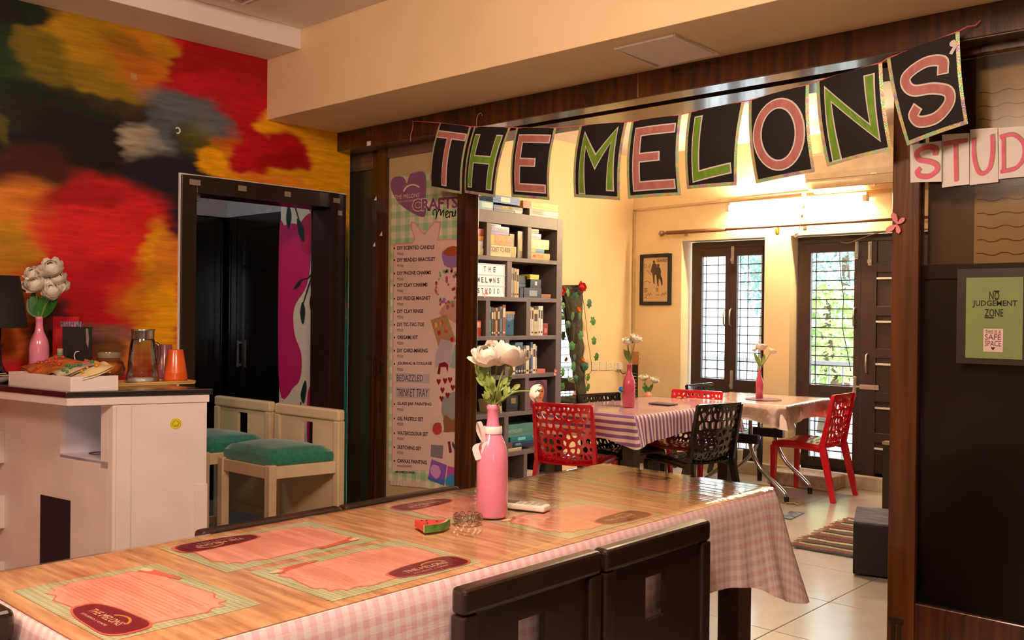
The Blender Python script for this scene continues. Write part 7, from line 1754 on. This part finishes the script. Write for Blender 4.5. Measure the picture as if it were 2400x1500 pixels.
a, b, c = uz(2000, 1222, .30), uz(2073, 1229, .30), uz(2075, 1192, .30)
t = thing('low_bench', 'low black box bench with patterned cushion top standing on the rug', 'bench', (a.x, a.y, .014)); e1 = (b - a).normalized() * .7; e2 = (c - b); e2 = e2 - e1 * (e2.dot(e1) / e1.length_squared) * .0
g = G(); q = [Vector((0, 0, 0)), e1, e1 + e2, e2]
g.add(q + [v + Z * .272 for v in q], [(3, 2, 1, 0), (4, 5, 6, 7), (0, 1, 5, 4), (1, 2, 6, 5), (2, 3, 7, 6), (3, 0, 4, 7)]); g.obj('body', mat('bench_black', (16, 14, 14), .6), t, bevel=.004)
g = G(); g.add([v + Z * .272 for v in q] + [v + Z * .286 for v in q], [(3, 2, 1, 0), (4, 5, 6, 7), (0, 1, 5, 4), (1, 2, 6, 5), (2, 3, 7, 6), (3, 0, 4, 7)]); g.obj('cushion', mat('bench_cushion', (52, 52, 70), .9, rgb2=(110, 106, 120), scale=8, stretch=(1, 7, 1)), t, bevel=.005)
# dark tall chair edge at right
p0, p1 = uz(2078, 1190, .0), None
cb = uy(2074, 1042, 6.3); t = thing('dark_cabinet_end', 'narrow dark wooden board standing behind the bench', 'board', (cb.x + .16, 6.3, 0))
G().box(-.175, .175, 0, .05, .02, cb.z).obj('board', m_frame, t, bevel=.004); G().box(-.175, .175, -.01, .06, cb.z, cb.z + .02).obj('top_edge', mat('bright_edge', (150, 130, 110), .3), t); G().box(-.175, -.13, 0, .05, 0, .02).box(.13, .175, 0, .05, 0, .02).obj('foot', m_black, t)
# scraps on the floor
c = uz(1835, 1178, 0); t = thing('raffia_scrap', 'tuft of straw coloured raffia on the tiled floor', 'scrap', c); g = G(); rn = random.Random(2)
for k in range(22):
    a_ = rn.uniform(-.5, .6); L = rn.uniform(.06, .16); o_ = Vector((rn.uniform(-.08, .08), rn.uniform(-.05, .05), .004)); g.tube([o_, o_ + Vector((math.cos(a_) * L * .5, math.sin(a_) * L * .5, rn.uniform(.004, .02))), o_ + Vector((math.cos(a_) * L, math.sin(a_) * L, .003))], .0025, 4)
g.obj('straw', mat('raffia', (196, 176, 120), .9), t)
a, b = uz(1838, 1216, .002), uz(1870, 1200, .002)
t = thing('floor_strip', 'small blue grey strip lying on the tiles beside the table', 'strip', (a.x, a.y, 0)); G().bar((0, 0, .004), (b - a) + Vector((0, 0, .002)), .1, .005).obj('strip', mat('strip_blue', (90, 96, 116), .5, rgb2=(150, 154, 166), scale=20, sharp=True), t)
# white plant pots on the ledge
for i, (px, py) in enumerate(((1732, 1092), (1775, 1090))):
    p = uy(px, py, 7.74); 
    t = thing('plant_pot', ('white plant pot on the ledge, left of the chrome legs', 'white plant pot on the ledge behind the chrome legs')[i], 'pot', (p.x, 7.74, .11)); G().lathe([(.028, 0), (.036, .09), (.038, .1), (.033, .1), (.03, .085), (0, .085)], 20).obj('pot', m_paper, t, True)
